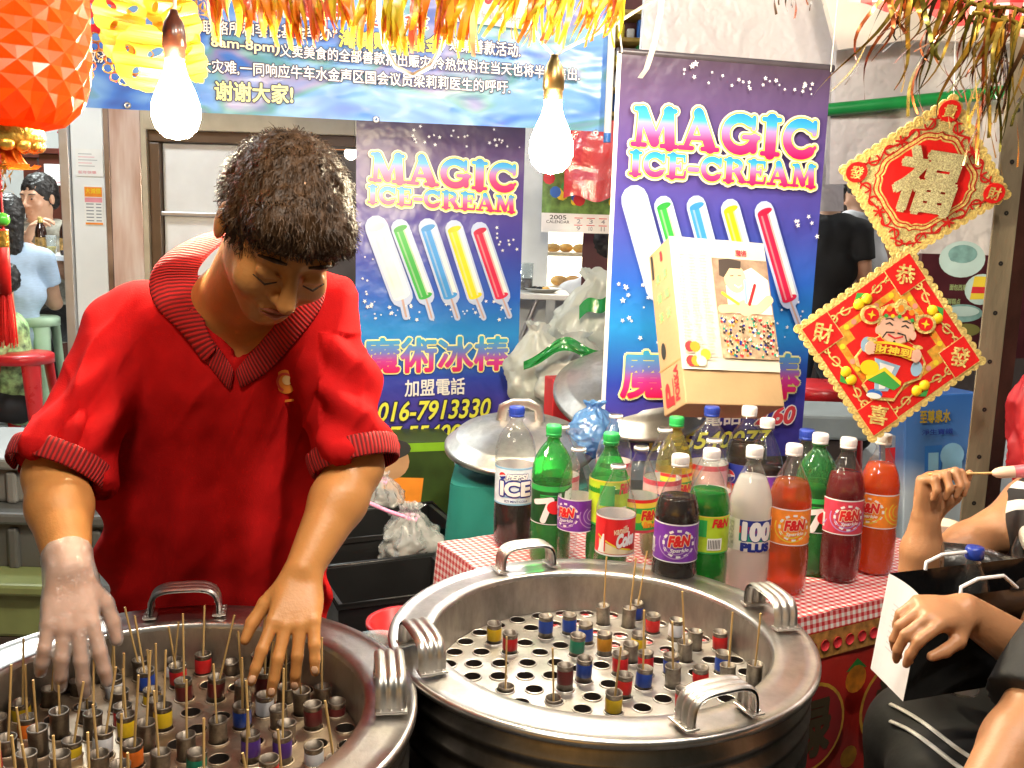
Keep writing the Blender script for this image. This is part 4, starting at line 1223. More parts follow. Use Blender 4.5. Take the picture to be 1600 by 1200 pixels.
for x, y in hA:
    px, py = proj((AX + x, AY + y, PANH - .05))
    if px < -60 or py > 1290: continue
    if rnd.random() < .26: continue
    band = rnd.choice(['red', 'orange', 'white', 'blue', 'green', 'purple', 'yellow', 'red', 'maroon', 'maroon'] + [None] * 9)
    items.append((x, y, band, rnd.uniform(1.0, 1.45) if rnd.random() < .88 else 0, rnd.uniform(-.012, .008)))
put_moulds(items, AX, AY, 'left pan', 'moulds in the full pan', rnd)
# red basin and clear tub beside the pan
RBX = PZ(612, 968, .74); dv = Vector((RBX.x - BX, RBX.y - BY)); RBX.x = BX + dv.normalized().x * .424; RBX.y = BY + dv.normalized().y * .424
mb = MB(); mb.lathe([(.001, .6), (.055, .6), (.07, .735), (.075, .74), (.075, .747), (.066, .745), (.05, .61), (.001, .61)], REDPL, (RBX.x, RBX.y, 0), 64)
tag(mb.build('red_basin'), 'red plastic basin peeking out behind the half filled pan', 'basin')
mb = MB(); mb.lathe([(.07, 0), (.07, .6), (.0, .6)], DARKI, (RBX.x, RBX.y, 0), 24); tag(mb.build('basin_stand'), 'dark round stool holding the red basin', 'stool')
c = PZ(590, 1010, .80)
mb = MB(); mb.lathe([(.001, -.1), (.045, -.1), (.055, -.005), (.06, 0), (.058, .004), (.05, -.004), (.001, -.01)], film_mat('clear_tub_plastic', (.93, .94, .94), .8, .06, .25), c, 32)
tag(mb.build('clear_tub'), 'clear plastic tub wedged between the two steel pans', 'tub')
mb = MB(); mb.box((c.x, c.y + .02, (c.z - .1) / 2), (.09, .1, c.z - .1), DARKI); tag(mb.build('tub_stand'), 'dark stand between the two pans under the clear tub', 'stand')

# ================================================================ table with cloths
TH = .765
q0 = PZ(688, 844, TH); q1 = PZ(765, 833, TH); q2 = PZ(1240, 962, TH); q3 = PZ(1375, 930, TH)
ex = Vector((math.cos(R(29.5)), math.sin(R(29.5)), 0)); ey = Vector((-ex.y, ex.x, 0))
o = q0.copy(); d = (q2 - o).dot(ey)          # signed depth to the front edge (negative)
LEN = (PZ(1500, 872, TH) - o).dot(ex)
TM = Matrix(((ex.x, ey.x, 0, o.x), (ex.y, ey.y, 0, o.y), (0, 0, 1, 0), (0, 0, 0, 1)))
t = thing('drinks_table', 'long trestle table carrying the soft drink bottles', 'table', (o.x, o.y, 0))
mb = MB(); mb.bbox((LEN / 2, d / 2, TH - .03), (LEN - .02, -d - .02, .04), mat('table_wood', (.3, .2, .12), .6)); mb.build('tabletop', t, TM)
for sx in (.06, LEN - .06):
    for sy in (-.05, d + .05):
        mb = MB(); mb.bbox((sx, sy, TH / 2 - .03), (.04, .04, TH - .06), DARKI, .003); mb.build('leg', t, TM)
GING = check_mat('red_gingham', (.8, .78, .76), (.55, .02, .03), 62, 62, (.72, .3, .3))
GINGS = check_mat('red_gingham_side', (.8, .78, .76), (.55, .02, .03), 62, 62, (.72, .3, .3), ax=(1, 2))
GINGF = check_mat('red_gingham_front', (.8, .78, .76), (.55, .02, .03), 62, 62, (.72, .3, .3), ax=(0, 2))
mb = MB()
mb.grid(lambda a, b: (-.004 + (LEN + .008) * a, .004 + (d - .008) * b, TH - .006 + .002 * noise.noise(Vector((a * 20, b * 9, 0)))), 60, 20, GING)
mb.grid(lambda a, b: (-.005 - .03 * a + .012 * a * math.sin(b * 16), .004 + (d - .008) * b, TH - .006 - .30 * a), 10, 40, GINGS)
mb.grid(lambda a, b: (-.004 + (LEN + .008) * b, d - .005 - .006 * a, TH - .006 - .035 * a), 2, 60, GINGF)
tag(mb.build('gingham_cloth', None, TM), 'red and white gingham cloth covering the drinks table', 'tablecloth')
FEST = mat('festive_cloth', (.4, .018, .012), .6, var=.2, scale=8, bump=.1)
GOLDC = mat('festive_gold', (.55, .3, .03), .4, var=.3, scale=40)
DKC = mat('festive_dark', (.045, .03, .01), .5)
t = thing('festive_skirt', 'red and gold festive cloth with dark lucky characters hung along the table front', 'cloth', (o + ey * d + Vector((0, 0, 0))))
mb = MB(); mb.grid(lambda a, b: ((LEN + .01) * b, d - .012 - .016 * a - .010 * a * math.sin(b * 40), TH - .04 - .5 * a), 14, 90, FEST); mb.build('cloth_sheet', t, TM)
mb = MB(); mb.grid(lambda a, b: ((LEN + .01) * b, d - .016 - .002 * a, TH - .04 - .055 * a), 2, 60, mat('festive_border', (.42, .2, .05), .5, var=.5, scale=60)); 
for k in range(30): mb.lathe([(.001, 0), (.012, 0), (.012, .002)], INKR, (LEN * (k + .5) / 30, d - .019, TH - .068), 10, M=Matrix.Rotation(R(90), 3, 'X'))
mb.build('border', t, TM)
fs_ = Frame(TM @ Vector((0, d - .036, 0)), ex)
mb = MB()
for k in range(5):
    u = LEN - .12 - .235 * k; v = TH - .225
    mb.poly(disc(u, v, .095, 28), GOLDC, -.004); mb.poly(disc(u, v, .088, 28), mat('festive_deep', (.28, .01, .012), .55), -.0048)
    text(mb, '福' if k % 2 else '禄', u - .052, v - .06, u + .052, v + .06, DKC, -.0062, .06)
    for s in (-1, 1):
        mb.poly(disc(u + s * .1175, v + .08, .03, 14), mat('mandarin_print', (.8, .36, .03), .5, var=.3, scale=50), -.0056); mb.poly([(u + s * .1175 - .03, v + .1), (u + s * .1175, v + .125), (u + s * .1175 + .03, v + .1)], GRN, -.005)
        mb.poly(disc(u + s * .1175, v - .09, .024, 14), GOLDC, -.0052)
mb.build('printed_emblems', t, fs_.M)

# ================================================================ bottles
def liquid(name, col, dens=.6, rough=.05):
    if name in MATS: return MATS[name]
    m, nt, b = newmat(name); L = nt.links.new
    nt.nodes.remove(b); out = nt.nodes['Material Output']
    tr = N(nt, 'ShaderNodeBsdfTransparent'); tr.inputs[0].default_value = (*col, 1)
    tl = N(nt, 'ShaderNodeBsdfTranslucent'); tl.inputs[0].default_value = (*col, 1)
    df = N(nt, 'ShaderNodeBsdfDiffuse'); df.inputs[0].default_value = (*[c * .8 for c in col], 1)
    gl = N(nt, 'ShaderNodeBsdfGlossy', i_Roughness=rough); fr = facing(nt, .03, .4, 4)
    a = N(nt, 'ShaderNodeMixShader', i_0=.35); L(tl.outputs[0], a.inputs[1]); L(df.outputs[0], a.inputs[2])
    c = N(nt, 'ShaderNodeMixShader', i_0=dens); L(tr.outputs[0], c.inputs[1]); L(a.outputs[0], c.inputs[2])
    e = N(nt, 'ShaderNodeMixShader'); L(fr, e.inputs[0]); L(c.outputs[0], e.inputs[1]); L(gl.outputs[0], e.inputs[2])
    L(e.outputs[0], out.inputs[0]); MATS[name] = m
    return m
PET = film_mat('clear_bottle_plastic', (.95, .97, .97), .8, .04, .02, bump=.15, bscale=30, fres=1.55)
PETG = film_mat('green_bottle_plastic', (.12, .68, .2), .9, .04, .12, bump=.15, bscale=30, fres=1.55)
PETY = film_mat('yellow_bottle_plastic', (.85, .75, .2), .9, .04, .1, bump=.15, bscale=30, fres=1.55)
LIQ = {'cola': liquid('cola', (.035, .012, .008), .9), 'green': liquid('green_soda', (.01, .5, .04), .36), 'amber': liquid('amber_soda', (.9, .26, .01), .36), 'red': liquid('red_soda', (.5, .008, .014), .5), 'orange': liquid('orange_soda', (1, .15, .001), .95), 'cloudy': liquid('cloudy_soda', (.97, .93, .9), .78), 'lime': liquid('lime_soda', (.25, .62, .12), .4), 'pale': liquid('pale_soda', (.6, .6, .35), .3), 'yellow': liquid('yellow_soda', (.8, .7, .1), .4)}
CAPW = mat('cap_white', (.8, .77, .78), .35, var=.04); CAPB = mat('cap_blue', (.02, .05, .35), .35); CAPG = mat('cap_green', (.03, .42, .1), .35)
CLIPX = .006
def bent(flat, r, z0=0):
    """wrap flat artwork (x along the girth, z up) round a bottle of radius r; label centre faces -y"""
    out = MB()
    for f, mi, sm in zip(flat.f, flat.m, flat.sm):
        pg = [flat.v[i] for i in f]
        xs = [p[0] for p in pg]
        k0 = math.floor(min(xs) / CLIPX); k1 = math.ceil(max(xs) / CLIPX)
        pieces = [pg] if k1 - k0 <= 1 else []
        if not pieces:
            for k in range(k0, k1):
                q = pg
                for lim, sgn in ((k * CLIPX, 1), ((k + 1) * CLIPX, -1)):
                    res = []
                    for i in range(len(q)):
                        a, b = q[i], q[(i + 1) % len(q)]
                        ia = (a[0] - lim) * sgn >= -1e-9; ib = (b[0] - lim) * sgn >= -1e-9
                        if ia: res.append(a)
                        if ia != ib:
                            tt = (lim - a[0]) / (b[0] - a[0]); res.append(tuple(a[j] + (b[j] - a[j]) * tt for j in range(3)))
                    q = res
                    if len(q) < 3: break
                if len(q) >= 3: pieces.append(q)
        for q in pieces:
            vs = []
            for (x, y, z) in q:
                a = x / r; rr = r - y; vs.append((rr * math.sin(a), -rr * math.cos(a), z0 + z))
            out.add(vs, [list(range(len(vs)))], flat.mats[mi])
    return out
LW = mat('label_white', (.8, .8, .82), .35, var=.03); LR = mat('label_red', (.66, .02, .025), .35); LP = mat('label_purple', (.17, .035, .36), .35, var=.2, scale=40); LG7 = mat('label_dark_green', (.012, .07, .02), .35); LGB = mat('label_green', (.03, .4, .08), .35)
LO = mat('label_orange', (.85, .25, .03), .35, var=.2, scale=40); LPK = mat('label_pink', (.55, .05, .09), .35, var=.25, scale=40); LLM = mat('label_lime', (.42, .6, .03), .35, var=.2, scale=30); LYL = mat('label_yellow', (.8, .62, .06), .35); LNV = mat('label_navy', (.015, .03, .25), .35); LTL = mat('label_teal', (.01, .3, .2), .35); LCR = mat('label_cream', (.82, .7, .48), .4)
LIC = mat('label_ice', (.62, .74, .84), .3, var=.2, scale=50); LSK = mat('label_sky', (.25, .5, .75), .35); LLV = mat('label_lilac', (.42, .26, .6), .35)
def rect(mb, x0, z0, x1, z1, m, y=-.0003): mb.poly([(x0, z0), (x1, z0), (x1, z1), (x0, z1)], m, y)
def globe(mb, x, z, r):
    mb.poly(disc(x, z, r, 20), PWHITE, -.0008)
    mb.poly([(x + r * .95 * math.cos(R(a)), z + r * .95 * math.sin(R(a))) for a in range(15, 186, 10)] + [(x - r * .3, z + r * .12), (x + r * .3, z + r * .32)], LR, -.0011)
    mb.poly([(x + r * .95 * math.cos(R(a)), z + r * .95 * math.sin(R(a))) for a in range(195, 366, 10)] + [(x + r * .3, z - r * .12), (x - r * .3, z - r * .32)], LNV, -.0011)
def lab_ice(mb, h):
    rect(mb, -.1, 0, .1, h, LIC, 0); rect(mb, -.1, h * .95, .1, h, LSK)
    rect(mb, -.1, 0, .1, h * .04, LSK)
    globe(mb, -.031, h * .78, .0085)
    text(mb, 'PEPSI', -.021, h * .7, .024, h * .83, LW, -.0012, .05, .2, 0, (LNV, .1))
    text(mb, 'ICE', -.034, h * .26, .03, h * .62, LW, -.0012, .04, 0, 0, (LNV, .11)); rect(mb, -.03, h * .2, .026, h * .24, LSK)
    text(mb, 'ICY MINT COLA', -.024, h * .08, .024, h * .14, LNV, -.0012, .02)
def lab_7up(mb, h):
    rect(mb, -.1, 0, .1, h, LG7, 0); rect(mb, -.1, h * .86, .1, h, LGB); rect(mb, -.1, 0, .1, h * .02, LW); rect(mb, -.02, h * .74, .028, h * .77, LGB); rect(mb, -.02, h * .69, .02, h * .715, LGB)
    mb.stroke([(-.03, h * .56), (.004, h * .66), (-.012, h * .1)], .013, LW, -.0008)
    mb.poly(disc(.012, h * .46, .016, 20), LR, -.0012)
    text(mb, 'UP', .018, h * .4, .055, h * .78, LW, -.0016, .07, .1, .3, (LG7, .12))
def lab_fn(base, inner):
    def f(mb, h):
        rect(mb, -.12, 0, .12, h, base, 0); rect(mb, -.12, h * .97, .12, h, LW); rect(mb, -.12, 0, .12, h * .025, LW)
        for sx in (-.07, .0, .07):
            for k in range(3): mb.stroke(arc(sx, h * .5, .014 + .009 * k, .014 + .009 * k, 100 + 30 * k, 300 + 20 * k, 12), .0025, inner, -.0004 - .0001 * k)
        for sx in (.006,):
            for k in range(12):
                a = 2 * PI * k / 12; c, s = math.cos(a), math.sin(a); rr = .0255
                mb.poly([(sx + rr * c - .004 * s, h * .5 + rr * s + .004 * c), (sx + rr * c + .004 * s, h * .5 + rr * s - .004 * c), (sx + (rr + .005) * c + .004 * s, h * .5 + (rr + .005) * s - .004 * c), (sx + (rr + .005) * c - .004 * s, h * .5 + (rr + .005) * s + .004 * c)], LW, -.0008)
            text(mb, 'F&N', sx - .018, h * .42, sx + .02, h * .68, LR, -.0016, .05, .15, .12, (LCR, .1))
            text(mb, 'Sparkle', sx - .015, h * .24, sx + .018, h * .36, LW, -.0016, .02, .2, .12)
        rect(mb, -.062, h * .15, -.045, h * .55, PAPER, -.0009)
        for k in range(5): rect(mb, -.061 + .003 * k, h * .18, -.0598 + .003 * k, h * .5, INKG, -.0012)
    return f
def lab_coke(mb, h):
    rect(mb, -.12, 0, .12, h, LR, 0); rect(mb, -.12, 0, .12, h * .04, LW); rect(mb, -.12, h * .96, .12, h, LW)
    mb.poly([(-.04 + .09 * k / 12, h * (.42 - .3 * math.sin(PI * .5 * k / 12))) for k in range(13)] + [(.05, h * .06), (-.04, h * .06)], LCR, -.0006)
    mb.stroke([(-.042, h * .5), (-.02, h * .36), (.0, h * .24), (.03, h * .16)], .004, LYL, -.0009)
    mb.poly([(-.043, h * .06), (-.03, h * .55), (-.026, h * .55), (-.026, h * .06)], LW, -.0010); mb.poly([(-.0265, h * .1), (-.0235, h * .1), (-.0235, h * .85), (-.0265, h * .85)], LR, -.0012)
    text(mb, 'vanilla', -.006, h * .56, .024, h * .74, LCR, -.0013, .02, .3, .25)
    text(mb, 'Coke', .0, h * .24, .038, h * .56, LW, -.0016, .06, .25, .25, (INKR, .1))
def lab_100(mb, h):
    rect(mb, -.1, 0, .1, h, mat('label_clear_white', (.78, .74, .72), .35), 0)
    rect(mb, -.012, h * .8, .06, h, LNV); rect(mb, -.012, h * .58, .06, h * .8, LR); rect(mb, -.012, h * .32, .06, h * .58, LTL)
    text(mb, '100', -.004, h * .38, .05, h * .92, LW, -.0012, .06, 0, 0, (LNV, .09)); text(mb, 'PLUS', -.006, h * .02, .05, h * .26, LNV, -.0012, .07)
    rect(mb, -.04, h * .1, -.024, h * .9, mat('label_small_print', (.62, .58, .55), .5, var=.4, scale=200), -.0004)
def lab_lime(mb, h):
    rect(mb, -.12, 0, .12, h, LLM, 0); rect(mb, -.12, h * .97, .12, h, LYL); rect(mb, -.12, 0, .12, h * .04, LGB)
    text(mb, 'F&N', .01, h * .72, .045, h * .93, LR, -.001, .05, .2); rect(mb, -.03, h * .45, .0, h * .9, LGB, -.0006)
    rect(mb, .002, h * .1, .03, h * .42, PAPER, -.0008)
    for k in range(8): rect(mb, .004 + .003 * k, h * .14, .0055 + .003 * k, h * .38, INK, -.0011)
def lab_yel(mb, h):
    rect(mb, -.12, 0, .12, h, LGB, 0); rect(mb, -.12, h * .9, .12, h, LR); rect(mb, -.12, h * .75, .12, h * .9, LYL)
    for k in range(5): mb.poly(disc(-.04 + .02 * k, h * (.3 + .15 * (k % 2)), .012, 14), LLM if k % 2 else LYL, -.0006)
    text(mb, 'F&N', -.012, h * .4, .026, h * .66, LR, -.0012, .05, .15, 0, (LYL, .1)); text(mb, 'lime', -.008, h * .16, .022, h * .34, LO, -.0012, .03, .2)
    rect(mb, -.12, 0, .12, h * .08, LPK)
def lab_pepsi(mb, h):
    rect(mb, -.12, 0, .12, h, LNV, 0); rect(mb, -.12, 0, .12, h * .4, LO); globe(mb, -.012, h * .62, .016); rect(mb, -.12, h * .36, .12, h * .42, LR, -.0006)
def lab_pale(mb, h):
    rect(mb, -.12, 0, .12, h, mat('label_pale_pink', (.7, .4, .4), .4, var=.2, scale=40), 0); rect(mb, -.12, h * .85, .12, h, LPK); text(mb, 'COOL', -.01, h * .4, .03, h * .6, LNV, -.001, .05)
CONE = [(.001, .006), (.018, .004), (.03, 0), (.037, .004), (.0405, .02), (.042, .05), (.0425, .085), (.041, .108), (.0395, .118), (.0395, .2), (.041, .208), (.040, .222), (.035, .245), (.027, .268), (.0195, .286), (.0145, .297), (.0132, .302), (.0132, .309), (.0165, .310), (.0165, .313), (.0128, .314), (.0128, .326)]
DOME = [(.001, .006), (.018, .004), (.03, 0), (.038, .004), (.042, .02), (.0425, .06), (.0425, .1), (.0405, .108), (.0405, .2), (.0425, .207), (.0425, .222), (.0405, .243), (.035, .264), (.027, .281), (.018, .294), (.0142, .3), (.0132, .304), (.0132, .309), (.0165, .31), (.0165, .313), (.0128, .314), (.0128, .326)]
BOT = {}
def prof_r(prof, z):
    for (r0, z0), (r1, z1) in zip(prof[3:], prof[4:]):
        if z0 <= z <= z1: return r0 + (r1 - r0) * (z - z0) / max(1e-6, z1 - z0)
    return .013
def bottle(px, py, prof, pet, liq, fill, cap, art, label, lz=(.118, .2), turn=0, H=.332, sc=1.0):
    sc *= .93
    c = PZ(px, py, TH + H * sc); c.z = TH - .004
    t = thing('drink_bottle', label, 'bottle', c, 'soft drink bottles on the gingham table')
    fwd = (CAM - c); ang = math.atan2(fwd.x, -fwd.y)
    M = Matrix.Translation(c) @ Matrix.Rotation(ang + turn, 4, 'Z') @ Matrix.Diagonal((sc * 1.15, sc * 1.15, sc, 1))
    key = ('b', id(prof), pet.name)
    mb = MB(); mb.lathe(prof, pet, n=40); mb.build('bottle_shell', t, M)
    if liq:
        pr = [(max(.001, r - .0016), z + .0015) for r, z in prof if z < fill - .002]
        pr += [(prof_r(prof, fill) - .0016, fill), (.001, fill)]
        mb = MB(); mb.lathe(pr, LIQ[liq], n=32); mb.build('drink', t, M)
    if cap:
        mb = MB(); pr = [(.0138, .3135), (.0158, .314), (.0158, .319), (.0152, .3195), (.0158, .3205), (.0158, .335), (.0145, .338), (.001, .338)]
        mb.lathe(pr, cap, n=28)
        for k in range(28):
            a = 2 * PI * k / 28; mb.box((.0158 * math.cos(a), .0158 * math.sin(a), .3275), (.001, .0012, .013), cap, Matrix.Rotation(a, 3, 'Z'))
        mb.build('cap', t, M)
    else:
        mb = MB(); mb.lathe([(.0138, .3135), (.0158, .314), (.0158, .3205), (.0135, .3212)], CAPW, n=28); mb.build('neck_ring', t, M)
    if art:
        r = prof_r(prof, (lz[0] + lz[1]) / 2) + .0009
        h = lz[1] - lz[0]
        fl = MB(); art(fl, h)
        fl.v = [(v[0], v[1], v[2]) for v in fl.v]
        mb = bent(fl, r, lz[0])
        base = fl.mats[fl.m[0]]
        mb.lathe([(r - .0003, lz[0]), (r - .0003, lz[1])], base, n=40)
        mb.lathe([(r - .0008, lz[1]), (r - .0008, lz[0])], mat('label_back', (.72, .64, .64), .5), n=40)
        mb.build('label', t, M)
    return t
bottle(808, 632, DOME, PET, 'cola', .115, CAPB, lab_ice, 'tall clear bottle with icy white label and blue cap, at the left end', (.108, .198), .1, H=.338, sc=1.05)
bottle(866, 661, DOME, PETG, 'pale', .2, CAPG, lab_7up, 'green bottle with green cap and big 7 on its label beside the icy labelled one', (.108, .2), -.1, H=.338)
bottle(905, 690, CONE, PET, None, 0, None, lab_fn(LP, LLV), 'empty clear capless bottle with purple label showing its barcode', turn=-.75, sc=.93)
bottle(956, 673, CONE, PETG, 'lime', .17, CAPG, lab_lime, 'green soda bottle with light green cap and lime label', (.13, .235), .3, H=.338)
bottle(967, 716, CONE, PET, None, 0, None, lab_coke, 'empty clear bottle with red vanilla cola label nearest the pan', (.112, .205), turn=.1, sc=.92)
bottle(1003, 688, CONE, PET, None, 0, None, lab_yel, 'empty clear bottle with yellow, green and red label behind the vanilla cola one', turn=.5, sc=.95)
bottle(963, 639, CONE, PET, None, 0, None, lab_pale, 'empty clear bottle at the back right of the light green capped one', turn=2)
bottle(879, 655, CONE, PET, None, 0, None, lab_pale, 'empty clear bottle behind the green bottle with the big 7', turn=2.2)
bottle(1064, 707, CONE, PET, 'cola', .25, CAPW, lab_fn(LP, LLV), 'dark cola coloured bottle with white cap and purple label', H=.338)
bottle(1040, 660, CONE, PET, 'pale', .12, None, lab_pale, 'capless clear bottle with pink label between purple labelled and yellow tinted bottles', turn=-.3)
bottle(1058, 648, CONE, PETY, 'yellow', .15, CAPG, lab_yel, 'yellow tinted bottle with blue neck ring at the back', turn=.6, H=.338)
bottle(1113, 698, CONE, PET, 'green', .248, CAPW, lab_lime, 'bright green soda bottle with white cap and barcode on lime label', turn=.0, H=.338)
bottle(1180, 694, CONE, PET, 'cloudy', .272, CAPW, lab_100, 'cloudy white drink bottle with 100 PLUS label', (.112, .182), -.15, H=.338)
bottle(1113, 632, DOME, PET, None, 0, CAPB, lab_pale, 'big clear empty bottle with blue cap below the cardboard box', turn=1.8, H=.338, sc=1.06)
bottle(1172, 632, DOME, PET, 'cola', .25, CAPW, lab_pepsi, 'dark cola bottle with round red white and blue emblem below the cardboard box', turn=-.6, H=.338, sc=1.06)
bottle(1200, 651, CONE, PET, 'cola', .22, CAPW, lab_fn(LP, LLV), 'slim dark bottle with white cap behind the cloudy white drink', turn=1.0, H=.338)
bottle(1117, 676, CONE, PET, None, 0, None, lab_pale, 'empty clear capless bottle right behind the bright green soda', turn=1.5)
bottle(1242, 691, CONE, PET, 'amber', .257, CAPW, lab_fn(LO, LYL), 'amber soda bottle with white cap and orange label', turn=.15, H=.338)
bottle(1283, 674, DOME, PETG, 'pale', .22, CAPW, lab_7up, 'green bottle with white cap and big 7 between amber and red sodas', (.108, .19), .25, H=.338)
bottle(1262, 668, CONE, PET, None, 0, CAPB, lab_pale, 'clear bottle with blue cap mostly hidden behind the amber soda', turn=1, H=.338)
bottle(1327, 681, CONE, PET, 'red', .258, CAPW, lab_fn(LPK, LLV), 'red soda bottle with white cap and pink label', turn=.2, H=.338)
bottle(1382, 675, CONE, PET, 'orange', .266, CAPW, lab_fn(LO, LYL), 'bright orange soda bottle with white cap, rightmost of the row', turn=-.55, H=.338)

# ================================================================ cardboard box with newspaper
BLc = P(1072, 631, 2.28); BRc = P(1224, 621, 2.36); TLc = P(1045, 370, 2.40)
fx = Frame(BLc, BRc - BLc, TLc - BLc)
bw = (BRc - BLc).length; bh = (TLc - BLc).dot(fx.z)
CARD = mat('cardboard', (.42, .28, .15), .75, var=.08, scale=9, bump=.06, bscale=80)
CARDL = mat('cardboard_print', (.55, .4, .22), .7, var=.06)
t = thing('cardboard_box', 'cardboard drink carton with newspaper photo pasted on it, before the right banner', 'box', fx.w(bw / 2, 0, .06))
mb = MB(); mb.bbox((bw / 2, .062, bh / 2), (bw, .124, bh), CARD, .003)
fsd = Frame(fx.w(-.0006, 0, .124), fx.y * -1, fx.z)   # left side face
mb.build('carton', t, fx.M)
mb = MB(); GP = mat('carton_green_print', (.25, .5, .2), .6)
mb.poly([(.0, bh * .27), (.124, bh * .27), (.124, bh * .262), (0, bh * .262)], mat('carton_tape', (.42, .25, .1), .5), -.0006)
text(mb, 'POKKA', .07, .02, .07 + .08, .05, INKR, -.001, .04) if False else None
def rot90(x, z, cx, cz): return (cx - (z - cz), cz + (x - cx))
tmp = MB(); text(tmp, 'POKKA', 0, 0, .085, .022, INKR, -.001, .05); text(tmp, 'P', .0, .035, .05, .075, INKR, -.001, .04); rect(tmp, -.01, .03, .06, .034, INKR, -.001)
tmp.v = [(.10 - v[2] + .0, v[1], .02 + v[0]) for v in tmp.v]; mb.add(tmp.v, tmp.f, INKR)
for i in range(2):
    for k in range(3): text(mb, '果菊茶'[k], .03 + .042 * i, bh * (.78 - .12 * k), .055 + .042 * i, bh * (.84 - .12 * k), GP, -.001, .04)
rect(mb, .012, bh * .83, .024, bh * .98, INK, -.001); mb.poly(disc(.035, bh * .37, .013, 16, .022), INK, -.001); rect(mb, .066, bh * .9, .078, bh * .96, INKR, -.001)
mb.build('side_artwork', t, fsd.M)
u0, v0 = fx.uv(1066, 577); u1, v1 = fx.uv(1190, 372)
ua, _ = fx.uv(1043, 378); ub, _ = fx.uv(1216, 577)
t2 = thing('newspaper_clipping', 'newspaper page with colour photo of a smiling ice cream seller', 'newspaper', fx.w(.02, v0))
npap = mat('newsprint', (.6, .58, .5), .75, var=.06)
mb = MB(); mb.grid(lambda a, b: (bw * (-.01 + 1.0 * a), -.004 - .004 * abs(noise.noise(Vector((a * 4, b * 5, 0)))), v0 + (bh * 1.0 - v0) * b), 16, 20, npap); mb.build('page', t2, fx.M)
mb = MB()
for k in range(34):
    zz = v0 + (bh - v0) * (.86 - .024 * k)
    if zz < v0 + .01: break
    for q in range(3): rect(mb, bw * (.03 + .115 * q), zz, bw * (.03 + .115 * q + .1 * random.uniform(.6, 1)), zz + .0022, mat('newsprint_text', (.42, .4, .36), .8), -.0092)
text(mb, '魔術', bw * .66, bh * .9, bw * .78, bh * .94, INKR, -.0095, .04)
for k in range(7): mb.poly(disc(bw * (.08 + .05 * (k % 4)), v0 + .02 + .018 * (k // 2 % 3), .014, 10), [INKR, ORG, LCR, YEL][k % 4], -.0093 - .0001 * k)
mb.build('page_text', t2, fx.M)
mb = MB(); X0, X1 = bw * .4, bw * .985; Z0, Z1 = v0 + .03, bh * .88
w_, h_ = X1 - X0, Z1 - Z0
PSK = mat('photo_skin', (.72, .48, .3), .5, var=.08); PSH = mat('photo_shirt', (.75, .74, .7), .5); PHR = mat('photo_hair', (.05, .035, .03), .5)
rect(mb, X0, Z0, X1, Z1, mat('photo_ground', (.3, .2, .14), .5, var=.4, scale=30), -.0096)
pt = lambda a, b: (X0 + a * w_, Z0 + b * h_)
mb.poly([pt(.2, .45), pt(.98, .45), pt(.98, .8), pt(.7, .92), pt(.45, .85), pt(.2, .72)], PSH, -.0099)
mb.poly([(X0 + (.38 + .2 * math.cos(q)) * w_, Z0 + (.8 + .15 * math.sin(q)) * h_) for q in [2 * PI * k / 20 for k in range(20)]], PSK, -.0102)
mb.poly([pt(.1, .82), pt(.12, .98), pt(.3, 1.0), pt(.52, .98), pt(.5, .9), pt(.3, .9), pt(.18, .8)], PHR, -.0105)
mb.stroke([pt(.36, .73), pt(.42, .705), pt(.48, .73)], .003, LW, -.0108); mb.stroke([pt(.3, .82), pt(.35, .825)], .0025, PHR, -.0108); mb.stroke([pt(.44, .83), pt(.49, .83)], .0025, PHR, -.0108)
mb.stroke([pt(.08, .48), pt(.4, .5), pt(.55, .5)], .022, PSK, -.0106); mb.stroke([pt(.95, .6), pt(.75, .5), pt(.5, .48)], .024, PSK, -.0109); mb.poly(disc(*pt(.5, .5), .022, 14), PSK, -.0112)
mb.stroke([pt(.12, .64), pt(.38, .54)], .008, YEL, -.0113); mb.stroke([pt(.55, .78), pt(.53, .56)], .007, LSK, -.0113); mb.stroke([pt(.72, .74), pt(.58, .54)], .008, LR, -.0113)
rnd = random.Random(4)
rect(mb, X0, Z0, X1, Z0 + .43 * h_, mat('photo_pan', (.42, .3, .2), .5, var=.4, scale=60), -.0100)
for k in range(150):
    x, z = rnd.uniform(.03, .97), rnd.uniform(.02, .4)
    p = pt(x, z); mb.stroke([p, (p[0] + .004, p[1] + .008)], .0016, LCR, -.0114); mb.poly(disc(p[0], p[1], .0035, 7), rnd.choice([INKR, LNV, LTL, PHR, LW, ORG, PHR]), -.0116 - .000004 * k)
mb.build('photograph', t2, fx.M)
# ================================================================ bulbs and cables
BULB = mat('lit_bulb_glass', (1, .86, .58), emit=230)
BAKE = mat('brown_bakelite', (.06, .02, .012), .3, coat=.3)
BRASS = steel_mat('brass_collar', (.5, .35, .15), .3)
CORD = mat('cream_cord', (.75, .66, .5), .5)
def bulb(px, py, z, label, cords, metal=False):
    """px, py: where glass meets socket"""
    c = P(px, py, z)
    t = thing('bare_bulb', label, 'light bulb', c, 'bare bulbs over the stall')
    M = Matrix.Translation(c)
    mb = MB(); mb.lathe([(.001, .084), (.006, .084), (.010, .074), (.017, .062), (.0205, .045), (.0212, .022), (.0205, .021), (.0205, .018), (.0185, .017), (.0185, -.001), (.001, -.001)], BRASS if metal else BAKE, n=28); mb.build('socket', t, M)
    mb = MB(); mb.lathe([(.016, .0), (.017, -.012), (.022, -.03), (.034, -.056), (.042, -.08), (.0425, -.102), (.036, -.122), (.022, -.136), (.001, -.141)], BULB, n=28); mb.build('glass_bulb', t, M)
    for cd_ in cords:
        mb = MB(); mb.tube([c + Vector((0, 0, .08))] + [P(*q) for q in cd_], .0032, CORD, 8); mb.build('cord', t)
    return c
